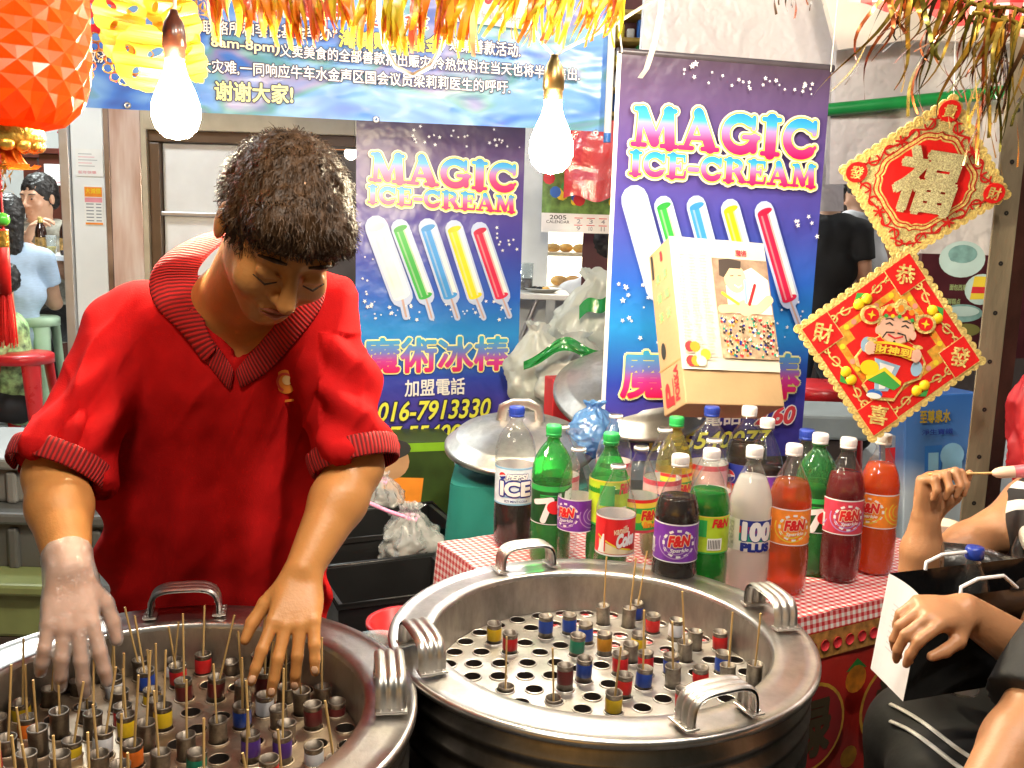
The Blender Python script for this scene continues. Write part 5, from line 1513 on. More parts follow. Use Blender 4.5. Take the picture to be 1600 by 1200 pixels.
bL = bulb(273, 92, 1.72, 'glowing bare bulb in a brown socket above the vendor head', [[(273, 10, 1.72), (273, -60, 1.72)]])
bR = bulb(864, 156, 1.86, 'glowing bare bulb in a dark brass socket beside the right banner', [[(846, 66, 1.86), (812, -4, 1.84), (795, -50, 1.8)], [(880, 78, 1.86), (960, 38, 1.83), (1040, -12, 1.8), (1080, -50, 1.8)]], True)
mb = MB(); mb.tube([P(592, -40, 1.8), P(592, 20, 1.8), P(600, 70, 1.78), P(618, 104, 1.77), P(645, 117, 1.77), P(672, 104, 1.78), P(692, 70, 1.8), P(699, 20, 1.8), P(700, -40, 1.8)], .0042, mat('white_cable', (.8, .78, .72), .45), 10)
tag(mb.build('white_cable'), 'loop of white cable dipping across the blue charity banner', 'cable')
mb = MB(); pth = [P(1036, -40, 2.3), P(1032, 20, 2.3), P(1022, 70, 2.35), P(1010, 108, 2.45), P(1000, 122, 2.5)]
def rib_(a, b):
    k = min(len(pth) - 2, int(a * (len(pth) - 1))); f = a * (len(pth) - 1) - k
    return pth[k].lerp(pth[k + 1], f) + Vector(((b - .5) * .014, (b - .5) * .008 * math.sin(a * 7), 0))
mb.grid(rib_, 24, 2, sheet_mat('cloth_tape', (.75, .73, .66), .3))
tag(mb.build('tie_ribbon'), 'white cloth tape hanging down over the top of the right banner', 'ribbon')

# ================================================================ lantern and paper ornaments
LANT = sheet_mat('lantern_paper', (.95, .18, .006), .65, .3, .05, var=.08)
GOLD = glitter_mat('gold_glitter', (.82, .6, .25))
FOILG = mat('gold_foil', (.8, .5, .1), .28, metal=.8, var=.2, bump=.4, bscale=90)
lc = P(-14, 0, 1.36); LRAD = 143 * 1.36 / 1500
t = thing('honeycomb_lantern', 'big red and orange honeycomb paper lantern with gold trim and long tassel', 'lantern', lc)
nk, nj = 36, 20
HL = .188
vs = []; fs = []
for j in range(nj + 1):
    s = -1 + 2 * j / nj
    rr = LRAD * (1 - abs(s) ** 5) ** .42 if abs(s) < 1 else 0
    rr = max(rr, .02)
    for k in range(nk):
        q = 2 * PI * k / nk
        r = rr * (1.0 if (k + j) % 2 == 0 else .945)
        vs.append(lc + Vector((r * math.cos(q), r * math.sin(q), HL * s)))
for j in range(nj):
    for k in range(nk):
        a, b, c_, d_ = j * nk + k, j * nk + (k + 1) % nk, (j + 1) * nk + (k + 1) % nk, (j + 1) * nk + k
        if (k + j) % 2 == 0: fs += [(a, b, c_), (a, c_, d_)]
        else: fs += [(a, b, d_), (b, c_, d_)]
mb = MB(); mb.add(vs, fs, LANT); mb.build('paper_body', t)
zb_ = -HL
mb = MB(); mb.lathe([(.06, zb_ + .012), (.062, zb_ - .002), (.055, zb_ - .012), (.02, zb_ - .014)], FOILG, lc, 40)
for k in range(14):
    a = 2 * PI * k / 14; mb.sph(lc + Vector((.05 * math.cos(a), .05 * math.sin(a), zb_ - .012)), (.012, .012, .010), FOILG, 10)
mb.build('gold_trim', t)
ORP = sheet_mat('orange_paper', (.85, .2, .015), .5, .3, .08)
mb = MB()
for k in range(12):
    a = 2 * PI * k / 12; d1 = Vector((math.cos(a), math.sin(a), 0)); d2 = Vector((-d1.y, d1.x, 0))
    mb.grid(lambda u, v: lc + d1 * (.02 + .035 * v) + d2 * (u - .5) * .03 * (1 - .3 * v) + Vector((0, 0, zb_ - .015 - .03 * math.sin(v * 2.2))), 4, 6, ORP)
mb.build('paper_petals', t)
tx = P(4, 343, 1.36); 
mb = MB(); rnd = random.Random(2)
for k in range(60):
    q = Vector((tx.x, tx.y, P(4, 275, 1.36).z)) + Vector((rnd.uniform(-.011, .011), rnd.uniform(-.011, .011), rnd.uniform(-.024, .024)))
    e = Vector((rnd.uniform(-1, 1), rnd.uniform(-1, 1), rnd.uniform(-1, 1))).normalized() * .009
    mb.add([q - e, q + e, q + e.cross(Vector((.3, .5, .8))) * .5], [(0, 1, 2)], FOILG)
mb.build('gold_tuft', t)
mb = MB(); mb.tube([lc + Vector((0, 0, zb_ - .01)), Vector((tx.x, tx.y, P(4, 250, 1.36).z)), tx, Vector((tx.x, tx.y, P(4, 470, 1.36).z))], .0015, INKR, 6); mb.build('cord', t)
mb = MB(); mb.sph(tx, .0098, mat('green_bead', (.1, .55, .06), .2), 20); mb.build('bead', t)
za, zb2, zc, zd = [P(3, y, 1.36).z for y in (358, 372, 462, 548)]
REDS = mat('red_silk', (.6, .012, .012), .45, var=.2, scale=60)
mb = MB(); mb.lathe([(.001, za), (.0085, za), (.0085, zc), (.001, zc)], REDS, (tx.x - .002, tx.y, 0), 20); mb.lathe([(.0089, za - .002), (.0089, zb2 - .012), (.0086, zb2 - .013)], FOILG, (tx.x - .002, tx.y, 0), 20); mb.build('tube', t)
mb = MB()
for k in range(70):
    a = rnd.uniform(0, 2 * PI); r = rnd.uniform(.002, .009); b0 = Vector((tx.x - .002 + r * math.cos(a), tx.y + r * math.sin(a), zc))
    mb.tube([b0, b0 + Vector((math.cos(a) * .003, math.sin(a) * .003, -.03)), b0 + Vector((math.cos(a) * .005, math.sin(a) * .005, (zd - zc) * rnd.uniform(.8, 1)))], .0008, REDS, 4, caps=False)
mb.build('tassel', t)

YPAP = sheet_mat('yellow_paper', (.9, .55, .04), .5, .35, .06, var=.08)
t = thing('paper_lotus', 'yellow cut paper lotus ornament with red frill and gold netting beside the lantern', 'ornament', P(225, 50, 1.9))
def petal(cx, cy, z, r, m, rot, bend, nm='petal', scal=11):
    c = P(cx, cy, z)
    outer = []
    for k in range(scal * 8):
        q = 2 * PI * k / (scal * 8); rr = r * (1 + .07 * abs(math.sin(q * scal / 2)))
        outer.append((rr * math.cos(q) * .95, rr * math.sin(q)))
    holes = []
    for a, d, h1, h2 in ((.6, .45, .26, .13), (2.6, .45, .22, .12), (4.3, .5, .2, .11)):
        holes.append([(d * r * math.cos(a) + h1 * r * math.cos(q) * math.cos(a) - h2 * r * math.sin(q) * math.sin(a), d * r * math.sin(a) + h1 * r * math.cos(q) * math.sin(a) + h2 * r * math.sin(q) * math.cos(a)) for q in [2 * PI * j / 14 for j in range(14)]])
    v, f = curve_sheet(outer, holes)
    fr = Frame(c, (math.cos(rot), math.sin(rot), 0), (.25 * math.sin(rot * 3), -.15, 1))
    mb = MB(); mb.add([fr.w(p[0], p[1], bend * (p[0] ** 2 + p[1] ** 2) / r) for p in v], f, m)
    mb.build(nm, t)
for (cx, cy, z, r, rot, bd) in ((190, 22, 1.86, .050, .5, .5), (262, 35, 1.9, .062, -.4, .4), (222, 92, 1.84, .06, .2, .6), (285, 92, 1.92, .048, -.7, .5), (205, 60, 1.93, .055, 1.0, .4), (250, -10, 1.88, .055, .1, .4)):
    petal(cx, cy, z, r, YPAP, rot, bd)
petal(152, 18, 1.9, .04, sheet_mat('red_paper', (.8, .03, .05), .5, .3, .08), .2, .5)
mb = MB(); rnd = random.Random(9)
for k in range(8):
    for j in range(5):
        c = P(136 + 14 * k - 3 * j, 52 + 15 * j + 4 * (k % 2) + k * 2, 1.95)
        if rnd.random() < .85: mb.tube([c + Vector((.011 * math.cos(q), .004 * rnd.uniform(-1, 1), .009 * math.sin(q))) for q in [2 * PI * i / 8 for i in range(8)]], .0016, FOILG if rnd.random() < .6 else ORP, 5, closed=True)
mb.build('gold_netting', t)
mb = MB()
for k in range(70):
    c = P(rnd.uniform(285, 330), rnd.uniform(-10, 32), 1.9 + rnd.uniform(0, .04)); e = Vector((rnd.uniform(-1, 1), rnd.uniform(-1, 1), rnd.uniform(-1, 1))).normalized() * .012
    mb.add([c - e, c + e, c + e.cross(Vector((.2, .5, .8))) * .4], [(0, 1, 2)], FOILG)
mb.build('foil_tuft', t)

# ================================================================ tinsel fringes
TIN = [sheet_mat('tinsel_' + n, c, .55, .35, .06, var=.3, scale=60) for n, c in (('yellow', (.85, .58, .03)), ('orange', (.88, .3, .03)), ('amber', (.88, .45, .03)), ('lemon', (.75, .68, .05)), ('coral', (.85, .2, .1)))]
TING = [mat('tinsel_' + n, c, .22, metal=.7, var=.4, scale=50) for n, c in (('bronze', (.3, .2, .03)), ('olive', (.16, .14, .02)), ('gold', (.5, .32, .05)), ('brown', (.1, .05, .02)), ('rust', (.35, .08, .02)))]
def strip(mb, a, L, w, m, rnd, lean=0.0, curl=.02, fwd=None):
    ph = rnd.uniform(0, 6); yaw = rnd.uniform(-1, 1)
    mb.grid(lambda u, v: a + Vector((lean * v * L + curl * math.sin(v * 4 + ph) * v + (u - .5) * w * math.cos(yaw + v * 1.6) * (1 - .6 * v), (u - .5) * w * math.sin(yaw + v * 1.6) + curl * .5 * math.sin(v * 5 + ph * 2), -L * v)), 2, 10, m)
def garland(label, x0, x1, y0, z, cnt, mats, lens, ws, lean, seed, curl=.012, slope=0, clump=0):
    rnd = random.Random(seed); a = P(x0, y0, z); b = P(x1, y0 + slope, z)
    t = thing('tinsel_garland', label, 'garland', a, 'tinsel garlands along the awning')
    mb = MB(); mb.tube([a + (b - a) * k / 8 + Vector((0, 0, .004 * math.sin(k * 2))) for k in range(9)], .004, TIN[0] if mats is TIN else TING[0], 8); mb.build('string', t)
    mb = MB()
    for k in range(cnt):
        f = rnd.random()
        if clump: f = (int(f * clump) + .5 + rnd.gauss(0, .17)) / clump
        base = a + (b - a) * f + Vector((0, rnd.uniform(-.02, .02), rnd.uniform(-.005, .01)))
        strip(mb, base, rnd.uniform(*lens), rnd.uniform(*ws), rnd.choice(mats), rnd, rnd.uniform(*lean), curl)
    mb.build('foil_strips', t)
    return t
garland('yellow and orange tinsel fringe across the left half of the blue banner', 318, 560, -22, 1.62, 95, TIN, (.05, .10), (.012, .022), (-.05, .15), 1, .006, clump=6)
garland('yellow and orange tinsel fringe around the looped white cable', 560, 760, -22, 1.60, 80, TIN, (.05, .115), (.012, .022), (-.3, .1), 2, .006, clump=5)
garland('pink and yellow tinsel fringe near the right hand bulb cords', 790, 985, -22, 1.58, 85, TIN, (.04, .10), (.009, .018), (-.5, .0), 3, .008, clump=5)
garland('bronze tinsel hanging from the gingham awning edge', 1380, 1610, -20, 1.75, 62, TING, (.06, .22), (.005, .012), (-.7, .2), 4, .03, slope=40)
garland('dark gold tinsel strand trailing beside the steel post', 1520, 1640, 20, 1.7, 30, TING, (.1, .26), (.005, .011), (-.25, .1), 5, .02, slope=30)
garland('few reddish bronze tinsel tips hanging above the white boards', 1215, 1300, -26, 1.72, 9, TING[3:], (.03, .055), (.005, .01), (-.2, .2), 6, .006)

# ================================================================ awning, post, boards, pipe
GINGA = check_mat('awning_gingham', (.8, .68, .62), (.5, .015, .02), 22, 22, (.62, .12, .12), ax=(0, 2))
a = P(1325, 4, 1.95); b = P(1660, 66, 1.8)
fa = Frame(a, b - a)
L_ = (b - a).length
mb = MB(); mb.grid(lambda u, v: (L_ * u, -.3 * v * v + .012 * math.sin(u * 16) * (1 - v), (b.z - a.z) * u + .42 * v + .006 * math.sin(u * 22)), 60, 8, GINGA)
tag(mb.build('awning_edge', None, fa.M), 'edge of a red and white gingham awning hung with bronze tinsel', 'awning')
POSTM = mat('post_paint', (.23, .19, .13), .45, metal=.3, var=.35, scale=9, stretch=(1, 1, .3), bump=.15)
POSTR = mat('post_side_brown', (.1, .035, .025), .55, metal=.3, var=.5, scale=8, bump=.15)  # side flange a darker red-brown than the front one
pp = P(1512, 700, 2.3)
t = thing('steel_post', 'grey slotted steel angle post with bolt holes at the stall corner', 'post', (pp.x, pp.y, 0))
mb = MB(); mb.bbox((pp.x + .028, pp.y, 1.6), (.056, .006, 3.2), POSTM, .0015)
mb2 = MB(); mb2.bbox((pp.x + .085, pp.y + .03, 1.6), (.056, .006, 3.2), POSTR, .0015, Matrix.Rotation(R(28), 3, 'Z')); sfl = mb2.build('side_flange', t)
for k in range(24):
    z = .3 + k * .115
    mb.lathe([(.001, 0), (.0055, 0)], BLACK, (pp.x + .028, pp.y - .0036, z), 12, M=Matrix.Rotation(R(90), 3, 'X'))
mb.build('front_flange', t)
def emboss():
    m, nt, b = newmat('embossed_board'); L = nt.links.new
    tc = N(nt, 'ShaderNodeTexCoord'); nz = N(nt, 'ShaderNodeTexVoronoi', i_Scale=5.5); nz.feature = 'SMOOTH_F1'
    ns = N(nt, 'ShaderNodeTexNoise', i_Scale=6.0, i_Detail=3.0); ad = N(nt, 'ShaderNodeVectorMath', operation='ADD'); L(tc.outputs['Object'], ns.inputs['Vector']); L(ns.outputs['Color'], ad.inputs[0]); L(tc.outputs['Object'], ad.inputs[1])
    L(ad.outputs[0], nz.inputs['Vector']); bp = N(nt, 'ShaderNodeBump', i_Strength=.3, i_Distance=.05); L(nz.outputs['Distance'], bp.inputs['Height']); L(bp.outputs[0], b.inputs['Normal'])
    cr = N(nt, 'ShaderNodeValToRGB'); cr.color_ramp.elements[0].color = (.72, .68, .7, 1); cr.color_ramp.elements[1].color = (.82, .8, .8, 1); L(ns.outputs['Fac'], cr.inputs[0]); L(cr.outputs[0], b.inputs['Base Color'])
    b.inputs['Roughness'].default_value = .4; b.inputs['Coat Weight'].default_value = .3
    return m
EMB = emboss()
def panel(name, label, pts, z, m, xd=(1, .25, 0), th=.03, cat='board', group=None):
    fr = Frame(P(*pts[0], z), xd)
    q = [fr.uv(*p) for p in pts]
    mb = MB(); mb.poly(q, m, 0, th)
    return tag(mb.build(name, None, fr.M), label, cat, group)
panel('white_board', 'large white embossed board behind the top of the right banner', [(985, 330), (1318, 330), (1318, -60), (1012, -60)], 3.5, EMB, (1, .18, 0), group='white boards round the stall back')
panel('white_board', 'white embossed board above the green pipe', [(1304, 166), (1640, 146), (1640, -60), (1312, -60)], 3.35, EMB, (1, .1, 0), group='white boards round the stall back')
panel('white_board', 'narrow pale board glimpsed under the awning with a torn lower edge', [(1310, 78), (1420, 62), (1640, 70), (1640, -60), (1275, -60)], 3.2, mat('pale_board', (.82, .76, .7), .45, var=.05), (1, .1, 0), group='white boards round the stall back')
panel('white_board', 'white board hanging below the green pipe behind the lucky character diamond', [(1296, 288), (1420, 286), (1440, 398), (1548, 410), (1640, 410), (1640, 150), (1298, 176)], 3.25, EMB, (1, .1, 0), group='white boards round the stall back')
mb = MB(); mb.tube([P(1250, 176, 3.2), P(1400, 161, 3.18), P(1680, 132, 3.15)], .021, mat('green_pipe_paint', (.015, .3, .07), .35, var=.1), 20)
tag(mb.build('green_pipe'), 'green painted pipe running across the white boards', 'pipe')
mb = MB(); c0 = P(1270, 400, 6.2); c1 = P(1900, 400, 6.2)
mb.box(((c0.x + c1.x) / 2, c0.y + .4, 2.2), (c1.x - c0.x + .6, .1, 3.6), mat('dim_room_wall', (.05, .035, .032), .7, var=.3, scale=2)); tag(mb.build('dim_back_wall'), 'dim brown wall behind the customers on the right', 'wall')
# menu board with pictures of dishes
frp = Frame(P(1440, 560, 3.15), (1, .12, 0))
def art_menu(mb, W, H):
    def uvp(px, py):
        u, v = frp.uv(px, py); return u, v
    CY = mat('bowl_print', (.5, .68, .68), .4, var=.1); CYD = mat('bowl_dark_print', (.2, .38, .38), .4, var=.3, scale=30); TXT_ = mat('menu_green', (.3, .4, .18), .5)
    s = 3.15 / 1500
    u, v = uvp(1518, 408); mb.poly(disc(u, v, 38 * s, 24, 28 * s), CY, -.001); mb.poly(disc(u, v + 8 * s, 24 * s, 20, 14 * s), CYD, -.0015); mb.poly(disc(u - 14 * s, v + 4 * s, 8 * s, 12), CYD, -.0018)
    u, v = uvp(1548, 455); mb.poly(disc(u, v, 28 * s, 20, 24 * s), CY, -.001); mb.poly([(u - 18 * s, v - 16 * s), (u + 22 * s, v - 14 * s), (u + 22 * s, v + 20 * s), (u - 14 * s, v + 20 * s)], LYL, -.0015)
    mb.poly([(u - 17 * s, v - 6 * s), (u + 22 * s, v - 6 * s), (u + 22 * s, v + 4 * s), (u - 16 * s, v + 4 * s)], INKR, -.002)
    u, v = uvp(1498, 456); text(mb, '面包西果', u, v, u + 28 * s, v + 9 * s, TXT_, -.001, .04)
    u, v = uvp(1488, 478); text(mb, '新鲜糕点', u, v, u + 28 * s, v + 9 * s, TXT_, -.001, .04)
    u, v = uvp(1518, 492); mb.poly(disc(u, v, 34 * s, 20, 14 * s), CYD, -.001); mb.poly(disc(u, v + 3 * s, 28 * s, 18, 8 * s), CY, -.0015)
    u, v = uvp(1525, 518); mb.poly(disc(u, v, 22 * s, 18, 10 * s), mat('menu_olive', (.2, .2, .06), .5), -.001)
poster('menu_board', 'dark maroon menu board with pictures of bowls and sandwiches beside the post', frp, 1440, 396, 1600, 560, mat('menu_maroon', (.06, .012, .02), .4, var=.3), art_menu, 'menu board', .02)
# blue carton of bottled water, cola sign, tray, red stool behind the bottles
frw = Frame(P(1412, 840, 2.7), (1, .1, 0), (-.06, .05, 1))
t = thing('water_carton', 'blue and white carton with gold characters and a bottle picture', 'carton', frw.w(.1, 0))
uw, _ = frw.uv(1526, 840); _, vw = frw.uv(1430, 618)
mb = MB(); mb.bbox((uw / 2, .08, vw / 2 - .3), (uw, .15, vw + .6), ramp_mat('water_print', [(0, (.55, .66, .8)), (.3, (.6, .7, .85)), (.55, (.08, .2, .5)), (1, (.03, .12, .42))], 2, 0, vw, .35, wav=.4), .004)
mb.build('box', t, frw.M)
mb = MB(); u, v = frw.uv(1437, 661); u2, _ = frw.uv(1484, 661); text(mb, '至尊泉水', u, v, u2, v + .035, mat('dull_gold', (.35, .25, .03), .4), -.002, .06)
u, v = frw.uv(1440, 680); u2, _ = frw.uv(1488, 680); text(mb, '淨生寶鐵', u, v, u2, v + .016, LNV, -.002, .02)
u, v = frw.uv(1465, 745); rect(mb, u - .04, v, u + .01, v + .09, BLU, -.002); mb.poly(disc(u + .04, v + .06, .035, 20), LSK, -.0025); rect(mb, u + .012, v - .05, u + .07, v + .05, LSK, -.002); rect(mb, u - .03, v + .02, u + .0, v + .07, LSK, -.003)
mb.build('box_print', t, frw.M)
frc = Frame(P(1385, 800, 2.75), (1, .1, 0), (-.1, 0, 1))
t = thing('cola_sign', 'red and white cola sign with grey edge behind the orange soda', 'sign', frc.w(0, 0))
mb = MB(); u, v = frc.uv(1418, 680); mb.bbox((u / 2, .02, v / 2), (u, .03, v), GREYL, .003); mb.build('panel', t, frc.M)
mb = MB(); rect(mb, .0, v * .3, u - .012, v * .85, LR, .0045); text(mb, 'Coca-Cola', .002, v * .5, u - .012, v * .66, LW, .0035, .05, .25, .2); mb.build('lettering', t, frc.M)
c = P(1290, 660, 3.4)
mb = MB(); mb.bbox((c.x - .05, c.y + .15, c.z - .02), (.42, .3, .09), mat('grey_tray', (.3, .34, .34), .4), .012); o = tag(mb.build('grey_tray'), 'grey plastic tray on a crate between the right banner and the diamonds', 'tray')
mb = MB(); mb.bbox((c.x - .05, c.y + .15, (c.z - .065) / 2), (.36, .26, c.z - .065), DARKI, .006); tag(mb.build('dark_crate'), 'dark crate holding up the grey tray', 'crate')
def stool(cx, cy, z0, h, r, m, label, group=None):
    t = thing('plastic_stool', label, 'stool', (cx, cy, z0), group)
    mb = MB(); mb.lathe([(.001, h), (r * .92, h), (r, h - .008), (r, h - .05), (r * .97, h - .05), (r * .95, h - .012), (.001, h - .012)], m, (cx, cy, z0), 36); mb.build('seat', t)
    for k in range(4):
        a = PI / 4 + PI / 2 * k
        mb = MB(); p0 = Vector((cx + r * .82 * math.cos(a), cy + r * .82 * math.sin(a), z0 + h - .03)); p1 = Vector((cx + r * 1.15 * math.cos(a), cy + r * 1.15 * math.sin(a), z0 + .001))
        mb.tube([p0, p1], [.05, .032], m, 8, flat=(1, .45)); mb.build('leg', t)
    return t
c = P(1288, 600, 4.0); stool(c.x, c.y, FL, c.z - FL, .17, REDPL, 'red plastic stool in the dim area behind the lucky diamonds', 'plastic stools')
c = P(34, 551, 5.0); stool(c.x, c.y, FL, c.z - FL, .155, REDPL, 'red plastic stool on the shop floor behind the vendor', 'plastic stools')
c = P(52, 494, 5.45); stool(c.x, c.y, FL, c.z - FL, .14, GREENPL, 'mint green plastic stool under the woman in pale blue', 'plastic stools')
bag('red_cloth_bag', 'red cloth bag hanging behind the steel post at the edge', P(1612, 770, 2.15), (.085, .06, .34), sheet_mat('red_cloth_sheet', (.75, .04, .05), .3, .5, .05), 8)
c = PZ(1468, 864, TH); 
mb = MB(); mb.lathe([(.001, .001), (.026, .001), (.036, .075), (.038, .078), (.034, .076), (.025, .006), (.001, .006)], mat('cup_paper', (.8, .68, .55), .5), c, 28)
tag(mb.build('paper_cup'), 'small cream coloured cup on the table behind the raised arm', 'cup')

# ================================================================ lucky diamonds
DRED = mat('diamond_red', (.72, .012, .012), .5, var=.05, scale=300, bump=.1, bscale=400); DREDD = mat('diamond_deep_red', (.5, .01, .01), .5)
GOLDF = mat('diamond_gold_foil', (.85, .6, .2), .35, metal=.2, var=.35, scale=120, bump=.5, bscale=200); GOLDP = mat('diamond_gold_print', (.75, .4, .05), .4, var=.25, scale=90)
def diamond(name, label, top, right, bottom, left, z, dz1, dz2, art, group):
    pt_, pb = P(*top, z + dz1), P(*bottom, z - dz1); pr_, pl = P(*right, z + dz2), P(*left, z - dz2)
    best = None
    for i in range(-30, 31):
        for j in range(-30, 31):
            a_, b_ = i * .006, j * .006
            e1 = P(*top, z + a_) - P(*bottom, z - a_); e2 = P(*right, z + b_) - P(*left, z - b_)
            er = abs(e1.dot(e2)) / (e1.length * e2.length) + abs(e1.length - e2.length) / e1.length + .15 * (abs(a_) + abs(b_)) + (.3 if b_ < 0 else 0)
            if best is None or er < best[0]: best = (er, a_, b_)
    dz1, dz2 = best[1:]
    pt_, pb = P(*top, z + dz1), P(*bottom, z - dz1); pr_, pl = P(*right, z + dz2), P(*left, z - dz2)
    c = (pt_ + pb + pr_ + pl) / 4
    zx = (pt_ - pb).normalized(); xx = (pr_ - pl)
    xx = (xx - zx * xx.dot(zx)).normalized()
    # share the skew between the two diagonals
    x2 = (pr_ - pl).normalized(); m1 = (zx + x2).normalized(); m2 = (zx - x2).normalized(); m2 = (m2 - m1 * m2.dot(m1)).normalized()
    zx = (m1 + m2).normalized(); xx = (m1 - m2).normalized()
    D = ((pt_ - pb).length + (pr_ - pl).length) / 4
    fr = Frame(c, xx, zx)
    t = thing(name, label, 'decoration', c, group)
    art(t, fr, D)
    return t, fr, D
def edge_sq(d, k, n):
    """points along the outline of a diamond with half diagonal d"""
    out = []
    cs = [(0, d), (d, 0), (0, -d), (-d, 0)]
    for i in range(4):
        a, b = cs[i], cs[(i + 1) % 4]
        for j in range(n): out.append((a[0] + (b[0] - a[0]) * j / n, a[1] + (b[1] - a[1]) * j / n))
    return out
def board(t, fr, D, n, r):
    mb = MB(); mb.poly([(0, D), (-D, 0), (0, -D), (D, 0)], GOLD, 0, .006)
    for i, (x, z) in enumerate(edge_sq(D * .99, 0, n)): mb.poly(disc(x, z, r, 12), GOLDF, -.0003 - .00003 * (i % 7), .005)
    mb.build('gold_board', t, fr.M)
def rot2(x, z, q): return x * math.cos(q) - z * math.sin(q), x * math.sin(q) + z * math.cos(q)
def art_fu(t, fr, D):
    board(t, fr, D, 13, D * .062)
    mb = MB()
    def ring(s, m, y):
        pts = []
        for k in range(96):
            q = 2 * PI * k / 96; c, s_ = math.cos(q), math.sin(q)
            r = s * D / (abs(c) + abs(s_)) ; r *= 1 - .10 * math.cos(8 * q) * (.5 + .5 * math.cos(4 * q)) - .06 * math.cos(4 * q)
            pts.append((r * c, r * s_))
        mb.poly(pts, m, y)
    ring(.74, DREDD, -.001); ring(.72, GOLDF, -.0015); ring(.675, DREDD, -.002); ring(.655, GOLDF, -.0025); ring(.63, DRED, -.003)
    mb.build('red_centre', t, fr.M)
    mb = MB()
    for side in range(4):
        q0 = PI / 4 + PI / 2 * side
        for s in (-1, 1):
            for k, (along, rr) in enumerate(((.16, .055), (.36, .06), (.5, .04))):
                x0, z0 = D * .60, s * D * along
                pts = [rot2(x0 + D * rr * math.cos(R(a)), z0 + s * D * rr * math.sin(R(a)), q0) for a in range(-60 + 90 * (k % 2), 211 + 90 * (k % 2), 30)]
                mb.stroke(pts, D * .022, DREDD, -.0014)
            mb.stroke([rot2(D * .6, s * D * .03, q0), rot2(D * .64, s * D * .2, q0), rot2(D * .56, s * D * .3, q0), rot2(D * .62, s * D * .44, q0), rot2(D * .55, s * D * .56, q0)], D * .02, DREDD, -.0017)
        for k in range(6):
            a = 2 * PI * k / 6; p = rot2(D * .61, 0, q0); mb.stroke([p, (p[0] + D * .065 * math.cos(a), p[1] + D * .065 * math.sin(a))], D * .024, DREDD, -.0022 - .0001 * k)
    mb.build('scroll_pattern', t, fr.M)
    for (x, z, w, q) in ((0, .86, '貴', 0), (-.84, 0, '發', R(-8)), (.84, 0, '財', R(8))):
        mb = MB(); mb.poly(disc(x * D, z * D, D * .125, 26), DRED, -.004, .003); text(mb, w, x * D - D * .075, z * D - D * .075, x * D + D * .075, z * D + D * .075, GOLDF, -.0052, .03); mb.build('corner_medallion', t, fr.M)
    mb = MB(); text(mb, '福', -D * .36, -D * .36, D * .36, D * .40, glitter_mat('gold_glitter_pale', (.85, .66, .35)), -.0075, .062); mb.build('lucky_character', t, fr.M)
